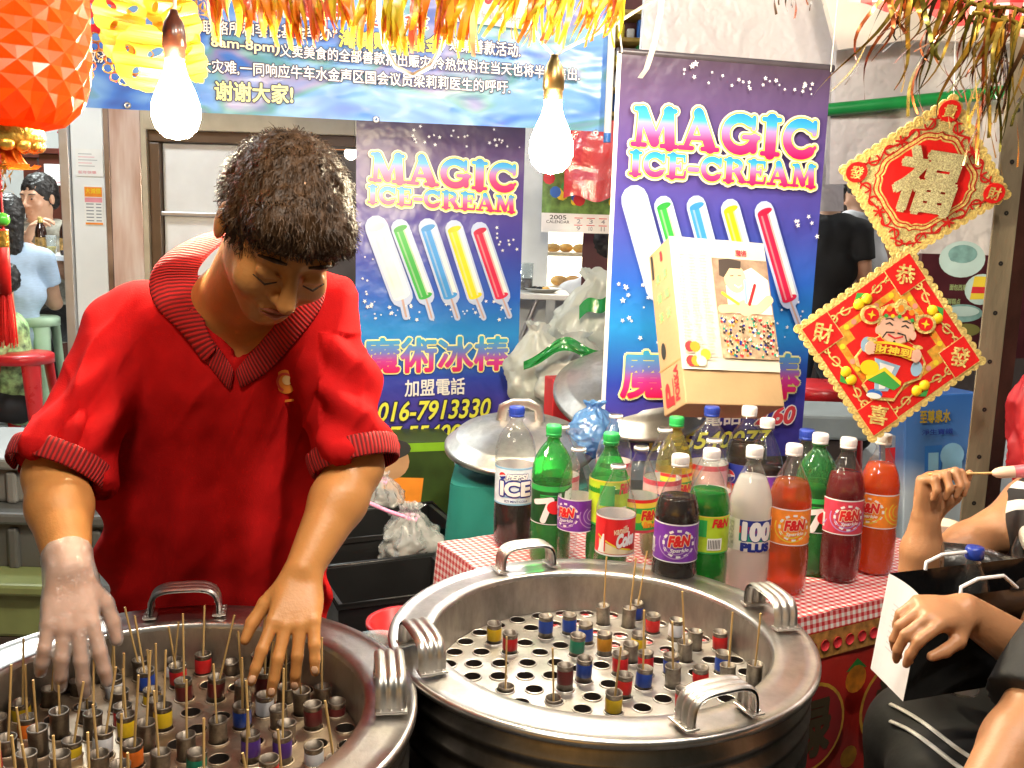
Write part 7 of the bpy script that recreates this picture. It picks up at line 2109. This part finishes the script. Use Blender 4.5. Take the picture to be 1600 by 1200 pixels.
pl = dens([(300, 478, 1.55), (322, 512, 1.55), (345, 545, 1.56), (367, 578, 1.56)], 14); plm = dens([(290, 490, 1.55), (314, 526, 1.55), (338, 562, 1.56), (364, 596, 1.56)], 14); plo = dens([(282, 502, 1.55), (304, 540, 1.55), (330, 578, 1.56), (360, 612, 1.57)], 14)
ribbon('placket', vend, flap(pl, plm, plo, (.006, .008, .004)), RIB, 24, .004)
for s_, e_, r1 in ((SLp, ELp, .0785), (SRp, ERp, .0725)):
    d = (e_ - s_).normalized(); a = d.cross(V(0, 0, 1)).normalized(); b = d.cross(a); rows = []
    for v in (-.034, -.017, .004): rows.append([e_ + d * v + (a * math.cos(2 * PI * i / 40) + b * math.sin(2 * PI * i / 40)) * (r1 - (.002 if v > 0 else -.0015)) for i in range(41)])
    ribbon('sleeve_cuff', vend, rows, RIB, 70, .005)
p, nn = surf(bvh, 447, 596, .0015)
fe = Frame(p, (nn.cross(V(0, 0, 1))) * -1, V(0, 0, 1) - nn * nn.z)
mb = MB(); EMB_ = mat('emblem_orange', (.8, .25, .03), .6); mb.poly(disc(0, 0, .018, 20, .020), EMB_, -.002, .001); mb.poly(disc(.003, .003, .008, 14), mat('emblem_pale', (.8, .55, .25), .6), -.003); mb.stroke(arc(0, 0, .013, .014, 60, 250, 8), .004, mat('emblem_red', (.6, .05, .03), .6), -.0033)
mb.stroke([(-.024, -.036), (.012, -.030)], .004, EMB_, -.002); mb.build('chest_emblem', vend, fe.M)
# trousers
T = Body(); T.cap(P(300, 965, 1.87), P(395, 965, 1.86), .118, k=.04)
for sx in (300, 392):
    hip = P(sx, 960, 1.87); T.cap(hip, V(hip.x, hip.y + .02, .44), .1, .075, .04); T.cap(V(hip.x, hip.y + .02, .44), V(hip.x, hip.y + .06, .09), .073, .065, .03)
T.mesh('trousers', .008, mat('dark_trousers', (.02, .022, .03), .7, bump=.2), vend)
for sx in (300, 392):
    hip = P(sx, 960, 1.87); an = V(hip.x, hip.y + .06, .08); F_ = Body(); F_.cap(an + V(0, 0, -.035), an + V(0, -.15, -.045), .042, .036, .02); F_.mesh('shoe', .007, BLACK, vend)
G_ = Body()
add_hand(G_, WLp, hdL, nL, V(1, 0, 0), .98, (14, 16, 12), .22, .0022, .05, [(10, 16, 10), (16, 18, 12), (20, 20, 14), (14, 24, 14)])
G_.cap(WLp.lerp(ELp, .12), WLp, .036, .033, .02)
G_.mesh('plastic_glove', .0036, film_mat('glove_film', (.95, .9, .88), .9, .3, .3, bump=.6, bscale=60), vend, lambda p, n: .0012 * noise.noise(p * 70))
# hair
HV = mat('vendor_hair', (.055, .027, .011), .5, spec=.3, var=.5, scale=70, bump=.6, bscale=120, stretch=(1, 1, .4))
H = Body(); q = lambda x, n, u: hc + (hX * x + hN * n + hU * u) * 1.06
H.ell(q(0, -.018, .034), V(.086, .103, .092), .01, hM)
H.cap(q(-.035, .062, .068), q(.035, .062, .068), .032, .032, .03); H.cap(q(-.03, -.07, -.01), q(.03, -.07, -.01), .04, .04, .03)
for e in (-1, 1): H.cap(q(e * .066, .012, .03), q(e * .067, .018, .004), .014, .007, .012)
H.ell(q(0, .096, -.035), V(.064, .07, .078), .010, hM, neg=True)
hair = H.mesh('hair', .004, HV, vend, lambda p, n: .005 * noise.noise(p * 38) + .004 * noise.noise(p * 90))
crown = q(.01, -.06, .12)
def flow(c, n): 
    d = c - crown; return d.normalized() + hN * .25
strands(hair, hair, HV, 7000, .017, .0007, flow, 4)
for e in (-1, 1):
    mb = MB(); mb.tube([q(e * .017, .0895, -.003), q(e * .031, .0915, -.0075), q(e * .046, .081, -.003)], [.001, .0018, .001], HV, 6); mb.build('eyelashes', vend)
    mb = MB(); mb.tube([q(e * .014, .0885, .029), q(e * .03, .089, .033), q(e * .048, .077, .027)], [.0018, .0034, .0016], HV, 8); mb.build('eyebrow', vend)

# ---------------------------------------------------------------- background diners
def seated(label, hp, z, N_, shirt, trousers, fwd, group, wrists=None, **kw):
    """hp: pixel of the head centre"""
    c = P(hp[0], hp[1], z); fwd = Vector(fwd).normalized(); side = fwd.cross(V(0, 0, 1)).normalized()
    sh = c + V(0, 0, -.24) - fwd * .02; pel = V(c.x, c.y, FL + .50) - fwd * .06
    if pel.z > sh.z - .3: pel.z = sh.z - .42
    J = dict(head=c, N=N_, sL=sh - side * .17, sR=sh + side * .17, pel=pel, fwd=fwd)
    J['sL'], J['sR'] = sh + side * .17, sh - side * .17
    for k, sg in (('L', 1), ('R', -1)):
        J['e' + k] = J['s' + k] + side * sg * .05 + V(0, 0, -.25) + fwd * .08
        J['w' + k] = (wrists[k] if wrists else J['e' + k] + fwd * .22 + V(0, 0, .02) - side * sg * .06)
        kn = pel + fwd * .42 + side * sg * .1 + V(0, 0, .0); J['k' + k] = kn; J['a' + k] = V(kn.x, kn.y, FL + .09) - fwd * .05
    return figure(label, J, shirt, trousers, group=group, **kw)
CAMO = mat('patterned_shirt', (.3, .29, .24), .7, var=.55, scale=22)
m0 = P(53, 312, 6.0)
seated('seated man in a patterned grey shirt with hands clasped before his mouth', (60, 310), 6.0, (-.2, -.95, -.12), CAMO, mat('black_trousers', (.012, .012, .014), .7), (.15, -1, 0), 'diners in the eating house', dict(L=m0 + V(.05, -.2, -.22), R=m0 + V(-.06, -.2, -.22)), sleeve=.6, scale=1.22, res=.008)
seated('woman seen from behind in a pale blue top on a green stool', (12, 338), 5.35, (-.5, .8, 0), mat('pale_blue_top', (.42, .55, .72), .7, var=.08, scale=30, stretch=(1, 1, 5)), mat('grey_trousers', (.3, .31, .32), .7), (-.45, .85, 0), 'diners in the eating house', sleeve=.55, long_hair=.17)
seated('child in a green and white printed shirt on the red stool', (2, 440), 5.05, (-.9, -.2, 0), mat('green_print_shirt', (.35, .6, .25), .6, var=.8, scale=26), MATS['black_trousers'], (-.9, -.3, 0), 'diners in the eating house', sleeve=.5, scale=.8)
seated('person in a white shirt sitting with back turned beside the food display case', (948, 385), 4.6, (.5, .8, 0), mat('white_shirt', (.75, .77, .8), .7), MATS['grey_trousers'], (.4, .9, 0), 'customers behind the stall', sleeve=.6)
seated('grey haired man sitting with his back turned in the dim area', (1338, 432), 4.9, (.3, .9, -.1), mat('dark_grey_shirt', (.05, .055, .06), .7), MATS['black_trousers'], (.3, .95, 0), 'customers behind the stall', hair=mat('grey_hair', (.42, .43, .43), .6, var=.4, scale=60, bump=.5, bscale=90))
def standing(label, hp, z, N_, fwd, shirt, trousers, group, **kw):
    c = P(hp[0], hp[1], z); fwd = Vector(fwd).normalized(); side = fwd.cross(V(0, 0, 1)).normalized()
    hgt = c.z + .12 - FL; s = hgt / 1.7; zz = lambda f: FL + f * s
    sh = V(c.x, c.y, zz(1.38)) - fwd * .02; pel = V(c.x, c.y, zz(.92)) - fwd * .02
    J = dict(head=c, N=N_, sL=sh + side * .175 * s, sR=sh - side * .175 * s, pel=pel, fwd=fwd)
    for k, sg in (('L', 1), ('R', -1)):
        J['e' + k] = J['s' + k] + side * sg * .04 + V(0, 0, -.28 * s) + fwd * .02; J['w' + k] = J['e' + k] + V(0, 0, -.2 * s) + fwd * .12 - side * sg * .02
        J['k' + k] = V(pel.x, pel.y, zz(.48)) + side * sg * .1 + fwd * .02; J['a' + k] = V(pel.x, pel.y, zz(.085)) + side * sg * .1
    return figure(label, J, shirt, trousers, group=group, scale=s, **kw)
standing('standing man in black tee shirt and jeans turned away behind the right banner', (1298, 308), 4.7, (.5, .85, -.1), (.4, .9, 0), mat('black_tee', (.012, .012, .013), .8), mat('dark_jeans', (.04, .055, .08), .8), 'customers behind the stall', sleeve=.55)
standing('woman in a white tank top standing half hidden behind the lucky diamond', (1345, 305), 5.1, (-.6, .6, -.2), (-.3, .9, 0), mat('white_tank', (.62, .63, .66), .7), mat('black_skirt', (.012, .012, .014), .7), 'customers behind the stall', tank=True, long_hair=.12)
# beer and glass on their table
zt5 = 5.55
a = P(40, 398, zt5); b = P(114, 400, zt5)
t = thing('dining_table', 'white topped dining table with beer bottles inside the eating house', 'table', ((a.x + b.x) / 2, a.y + .3, FL))
mb = MB(); mb.bbox(((a.x + b.x) / 2 + .25, a.y + .28, a.z - .015), (b.x - a.x + .6, .55, .03), mat('table_white', (.72, .72, .7), .3)); mb.build('tabletop', t)
mb = MB(); mb.tube([V(a.x + .4, a.y + .28, a.z - .02), V(a.x + .4, a.y + .28, FL)], .03, GREYL, 14); mb.lathe([(.001, .03), (.2, .02), (.22, 0)], GREYL, (a.x + .4, a.y + .28, FL), 20); mb.build('pedestal', t)
BEER = mat('brown_glass', (.03, .008, .004), .06, coat=.6)
for k, px in enumerate((65, 103)):
    c = P(px, 392, zt5 + .08); c.z = a.z
    t = thing('beer_bottle', 'brown beer bottle with coloured label, %s the drinking glass' % ('right of' if k else 'left of'), 'bottle', c, 'beer bottles on the dining table')
    mb = MB(); mb.lathe([(.001, 0), (.03, 0), (.032, .01), (.032, .13), (.026, .16), (.014, .185), (.0125, .215), (.001, .216)], BEER, c, 24); mb.build('glass_body', t)
    mb = MB(); mb.lathe([(.0326, .03), (.0326, .1)], mat('beer_label', (.5, .28, .08), .5, var=.7, scale=50), c, 24); mb.build('label', t)
    mb = MB(); mb.lathe([(.0145, .185), (.0132, .217), (.001, .219)], mat('gold_neck_foil', (.65, .5, .15), .3, metal=.5), c, 18); mb.build('neck_foil', t)
c = P(81, 396, zt5 + .06); c.z = a.z
mb = MB(); mb.lathe([(.001, .004), (.026, .004), (.031, .115), (.029, .115), (.024, .01), (.001, .01)], MATS['tumbler_glass'], c, 20); mb.lathe([(.001, .012), (.024, .012), (.026, .05), (.001, .05)], mat('beer_gold', (.7, .5, .05), .2), c, 18)
tag(mb.build('beer_glass'), 'glass of yellow beer between two brown bottles', 'glass')

# ---------------------------------------------------------------- the customer at the right with the ice bar
BLK = mat('black_cloth', (.012, .012, .013), .75, bump=.2, bscale=30); LEA = mat('black_leather', (.014, .013, .013), .3, coat=.3, bump=.25, bscale=60)
SKW = mat('skin_tan', (.42, .2, .095), .45, var=.1, scale=18, bump=.08, bscale=180, sub=.15)
t = thing('person', 'seated woman in a black and white striped top raising a pink ice bar', 'person', (P(1680, 1150, 1.75).x, P(1680, 1150, 1.75).y, 0))
B = Body()
sL, eL, wL = P(1622, 792, 1.84), P(1437, 893, 1.78), P(1446, 812, 1.76)
sR, eR, wR = P(1690, 860, 1.58), P(1622, 1030, 1.40), P(1508, 955, 1.385)
B.cap(sL, sL.lerp(eL, .6), .047, .040, .02); B.cap(sL.lerp(eL, .6), eL, .040, .034, .02); B.cap(eL, eL.lerp(wL, .4), .034, .036, .015); B.cap(eL.lerp(wL, .4), wL, .036, .026, .015)
B.cap(sR, eR, .046, .039, .02); B.cap(eR, wR, .039, .026, .015)
tor = P(1700, 850, 1.78); pel = P(1720, 1120, 1.86); hd = P(1695, 560, 1.72)
B.cap(sL, sR, .06, k=.04); B.cap(tor, pel, .12, .12, .05); B.cap(tor, hd - V(0, 0, .05), .06, .05, .03)
hX2, hN2, hU2, hM2 = headframe((-.8, -.5, -.1)); add_head(B, hd, hX2, hN2, hU2, hM2)
add_hand(B, wL, P(1462, 730, 1.75) - wL, V(.55, -.1, .2).cross(V(0, 0, 1)) * -1 + V(-.6, .8, .1), V(.8, -.6, 0), .92, (60, 70, 40), .05, 0, .25, [(62, 75, 45), (66, 78, 45), (70, 78, 45), (74, 78, 45)])
add_hand(B, wR, P(1412, 962, 1.335) - wR, V(0, -.35, 1), V(-.2, -1, -.2), .9, (25, 40, 25), .1, 0, .2, [(38, 40, 20), (42, 45, 25), (48, 45, 25), (52, 45, 25)])
kneeL = P(1430, 1150, 1.62); kneeR = P(1470, 1230, 1.5)
for kn in (kneeL, kneeR): B.cap(pel, kn, .085, .06, .04); B.cap(kn, V(kn.x + .03, kn.y + .03, .08), .057, .04, .03); B.cap(V(kn.x + .03, kn.y + .03, .05), V(kn.x - .09, kn.y, .035), .036, .03, .02)
B.mesh('body', .0042, SKW, t)
nails(B.nails, t)
S_ = Body(); S_.cap(tor + V(0, 0, -.02), pel, .142, .14, .05); S_.cap(sL.lerp(sR, .12), sL.lerp(sR, .9), .072, k=.04, clip=[(sL.lerp(sR, .06), (sL - sR).normalized())])
def stripe_mat():
    m, nt, b = newmat('striped_top'); L = nt.links.new
    tc = N(nt, 'ShaderNodeTexCoord'); sp = N(nt, 'ShaderNodeSeparateXYZ'); L(tc.outputs['Object'], sp.inputs[0])
    ma = N(nt, 'ShaderNodeMath', operation='MULTIPLY_ADD', i_1=.35, i_2=0.0); L(sp.outputs[2], ma.inputs[0]); ad = N(nt, 'ShaderNodeMath', operation='ADD'); L(ma.outputs[0], ad.inputs[0]); L(sp.outputs[0], ad.inputs[1])
    mu = N(nt, 'ShaderNodeMath', operation='MULTIPLY', i_1=24.0); L(ad.outputs[0], mu.inputs[0]); fr = N(nt, 'ShaderNodeMath', operation='FRACT'); L(mu.outputs[0], fr.inputs[0]); gt = N(nt, 'ShaderNodeMath', operation='GREATER_THAN', i_1=.58); L(fr.outputs[0], gt.inputs[0])
    mx = N(nt, 'ShaderNodeValToRGB'); mx.color_ramp.elements[0].color = (.012, .012, .014, 1); mx.color_ramp.elements[1].color = (.75, .73, .7, 1); L(gt.outputs[0], mx.inputs[0]); L(mx.outputs[0], b.inputs['Base Color']); b.inputs['Roughness'].default_value = .75
    return m
S_.mesh('striped_shirt', .006, stripe_mat(), t, lambda p, n: .005 * noise.noise(p * 12))
T = Body(); T.cap(pel + V(0, 0, .02), pel, .145, k=.03)
for kn in (kneeL, kneeR): T.cap(pel, kn, .1, .078, .04); T.cap(kn, V(kn.x + .03, kn.y + .03, .1), .076, .07, .03)
tr_ = T.mesh('trousers', .007, BLK, t, lambda p, n: .006 * noise.noise(p * 11))
bt = surface_of(tr_)
for dy in (0, 26):
    pts = [surf(bt, x, 1108 + dy + (x - 1392) * .56 + 8 * math.sin(x * .03), .003)[0] for x in range(1392, 1560, 12)]
    pts = [p for p in pts if p is not None]
    if len(pts) > 3: mb = MB(); mb.tube(pts, .005, mat('white_piping', (.7, .68, .66), .6), 6, flat=(1, .5)); mb.build('piping', t)
H = Body(); q2 = lambda x, n, u: hd + hX2 * x + hN2 * n + hU2 * u
H.ell(q2(0, -.02, .036), V(.084, .098, .095), .01, hM2); H.cap(q2(0, -.06, 0), q2(0, -.07, -.16), .07, .06, .03); H.ell(q2(0, .085, -.045), V(.076, .085, .088), .012, hM2, neg=True); H.mesh('hair', .007, HAIRB, t, lambda p, n: .005 * noise.noise(p * 45))
for e in (-1, 1):
    mb = MB(); mb.sph(q2(e * .031, .0885, .005), .0052, INK, 8); mb.build('eye', t)
rg = wR + (P(1412, 968, 1.44) - wR).normalized() * .098
# ice bar
p0 = P(1462, 741, 1.735); p1 = P(1556, 739, 1.72); p2 = P(1640, 733, 1.70)
t = thing('ice_cream_bar', 'pink and cream ice bar on a thin stick held in a raised hand', 'ice cream', p1)
mb = MB(); mb.tube([p0 - (p1 - p0) * .12, p1], .0022, STICK, 8); mb.build('stick', t)
mb = MB(); d = (p2 - p1).normalized(); mb.tube([p1 - d * .006, p1, p1 + d * .01, p1 + d * .03], [.004, .0085, .0105, .011], mat('bar_cream', (.75, .5, .38), .35), 16); mb.tube([p1 + d * .0301, p1 + d * .05, p2], [.011, .0118, .0118], mat('bar_pink', (.75, .16, .2), .3, var=.15), 16); mb.build('ice_bar', t)
# leather shoulder bag under the arm
bg0, bg1 = P(1472, 872, 1.66), P(1690, 965, 1.62)
t = thing('leather_bag', 'black leather shoulder bag tucked under the woman arm', 'bag', bg1)
mb = MB()
def fbag(a, b):
    q = 2 * PI * b; c = bg0.lerp(bg1, a); r = (.012 + .034 * math.sin(PI * min(1, a * 1.6 + .08) / 2) ** .5); n = noise.noise(V(a * 6, math.cos(q), math.sin(q))) * .004
    return c + V(.3 * (r + n) * math.cos(q), 1.0 * (r + n) * math.cos(q), 1.15 * (r + n) * math.sin(q))
mb.grid(fbag, 24, 20, LEA); mb.add([fbag(0, k / 20) for k in range(20)], [list(range(20))], LEA); mb.build('bag_body', t)
mb = MB(); mb.tube([bg0.lerp(bg1, .55) + V(0, 0, .03), P(1590, 860, 1.7), P(1612, 810, 1.72), P(1680, 770, 1.72)], .011, LEA, 8, flat=(1, .35)); mb.build('strap', t)
# shopping bag, white gusset and glossy black face
TLb, TRb, BRb = P(1386, 921, 1.50), P(1443, 938, 1.40), P(1411, 1096, 1.43)
fg = Frame(BRb, TRb - TLb, TRb - BRb)
gw = (TRb - TLb).length; gh = (TRb - BRb).length
t = thing('paper_shopping_bag', 'paper shopping bag with white side, black glossy front and white cord handles', 'bag', BRb)
xg = fg.x * -1; yg = fg.y; zg = fg.z
br = BRb; WB_ = .30
ex2 = (V(.94, .34, 0)).normalized()
def gp(a, b, c_): return br + fg.x * (-gw * a) + ex2 * b + zg * c_
PWB = mat('bag_white_paper', (.72, .68, .72), .5, var=.05, bump=.25, bscale=9); PBB = mat('bag_black_gloss', (.01, .01, .011), .18, bump=.3, bscale=9, coat=.5)
mb = MB()
def crease(a, c_): return ex2 * (.007 * math.sin(PI * a) * min(1, c_ / .1))
for a0 in range(8):
    for c0 in range(10):
        f = lambda a, c_: gp(a, 0, c_ * gh) + crease(a, c_ * gh)
        mb.add([f(a0 / 8, c0 / 10), f((a0 + 1) / 8, c0 / 10), f((a0 + 1) / 8, (c0 + 1) / 10), f(a0 / 8, (c0 + 1) / 10)], [(0, 1, 2, 3)], PWB, True)
mb.build('white_side', t)
mb = MB()
wob = lambda u, v: fg.y * 0 + V(0, -.006 * noise.noise(V(u * 4, v * 4, 2)), 0)
mb.grid(lambda u, v: gp(0, WB_ * u, gh * v) + V(0, -.012 * noise.noise(V(u * 3, v * 4, 2)) * math.sin(PI * u), 0), 16, 16, PBB, True)
mb.grid(lambda u, v: gp(1, WB_ * u, gh * v), 4, 4, PBB); mb.grid(lambda u, v: gp(v, WB_, gh * u), 4, 4, PBB); mb.grid(lambda u, v: gp(v, WB_ * u, 0), 4, 4, PBB)
mb.build('black_body', t)
for a in (.02, .98):
    mb = MB(); mb.tube([gp(a, .07, gh), gp(a, .07, gh) + V(0, 0, .012), gp(a, .10, gh) + V(.0, 0, .022), gp(a, .15, gh) + V(0, 0, .022), gp(a, .18, gh) + V(0, 0, .0)], .003, PWHITE, 8); mb.build('cord_handle', t)
mb = MB()
fs2 = Frame(gp(1, 0, 0), fg.x, fg.z)
for k in range(9): rect(mb, gw * (.30 + .0 * k), gh * (.32 + .055 * k), gw * (.30 + .32 + .1 * math.sin(k * 5)), gh * (.325 + .055 * k) + .0016, mat('faint_print', (.55, .52, .57), .6), -.0015)
mb.build('small_print', t, fs2.M)
# water bottle in the bag
c = P(1513, 952, 1.56)
t = thing('water_bottle', 'clear water bottle with blue cap standing in the shopping bag', 'bottle', c)
mb = MB(); mb.lathe([(.001, -.14), (.028, -.14), (.031, -.13), (.031, .0), (.030, .03), (.024, .055), (.0125, .075), (.011, .083), (.011, .098)], PET, c, 32); mb.build('bottle_shell', t)
mb = MB(); mb.lathe([(.0125, .086), (.0145, .088), (.0145, .103), (.013, .106), (.001, .106)], CAPB, c, 24); mb.build('cap', t)
mb = MB(); mb.lathe([(.001, -.135), (.029, -.135), (.029, -.005), (.001, -.005)], LIQ['cloudy'], c, 24); mb.build('drink', t)
# second customer, black shirt, bottom right corner
t = thing('person', 'person in a black shirt sitting at the corner with a bare forearm', 'person', (P(1760, 1250, 1.35).x, P(1760, 1250, 1.35).y, 0))
B = Body(); s2, e2, w2 = P(1720, 960, 1.36), P(1592, 1165, 1.26), P(1510, 1290, 1.2); tor2 = P(1800, 1000, 1.45); pel2 = P(1800, 1380, 1.5); h2 = P(1800, 705, 1.4)
B.cap(s2, e2, .052, .045, .02); B.cap(e2, w2, .046, .03, .015); add_hand(B, w2, w2 - e2, V(0, -.3, 1), V(-1, 0, 0), 1, (25, 30, 20)); B.cap(tor2, pel2, .13, .13, .05); B.cap(s2, tor2, .06, .1, .03); B.cap(tor2, h2 - V(0, 0, .05), .06, .05, .03)
hX3, hN3, hU3, hM3 = headframe((-.6, .6, -.1)); add_head(B, h2, hX3, hN3, hU3, hM3); B.mesh('body', .006, SKW, t)
S_ = Body(); S_.cap(tor2, pel2, .15, .15, .05); S_.cap(s2, tor2, .075, .12, .04); e3 = s2.lerp(e2, .78); d = (e2 - s2).normalized(); S_.cap(s2, e3 + d * .05, .075, .072, .03, clip=[(e3, d)]); S_.mesh('shirt', .007, BLK, t, lambda p, n: .005 * noise.noise(p * 14))
H = Body(); H.ell(h2 + hU3 * .036 - hN3 * .02, V(.084, .098, .095), .01, hM3); H.ell(h2 + hN3 * .085 - hU3 * .045, V(.076, .085, .088), .012, hM3, neg=True); H.mesh('hair', .008, HAIRB, t)
mb = MB(); mb.tube([P(1381, 1096, 1.62), V(P(1381, 1096, 1.62).x, P(1381, 1096, 1.62).y, .0)], .006, mat('wood_dowel', (.4, .2, .08), .6), 10)
tag(mb.build('wooden_rod'), 'thin wooden rod standing upright below the shopping bag', 'rod')
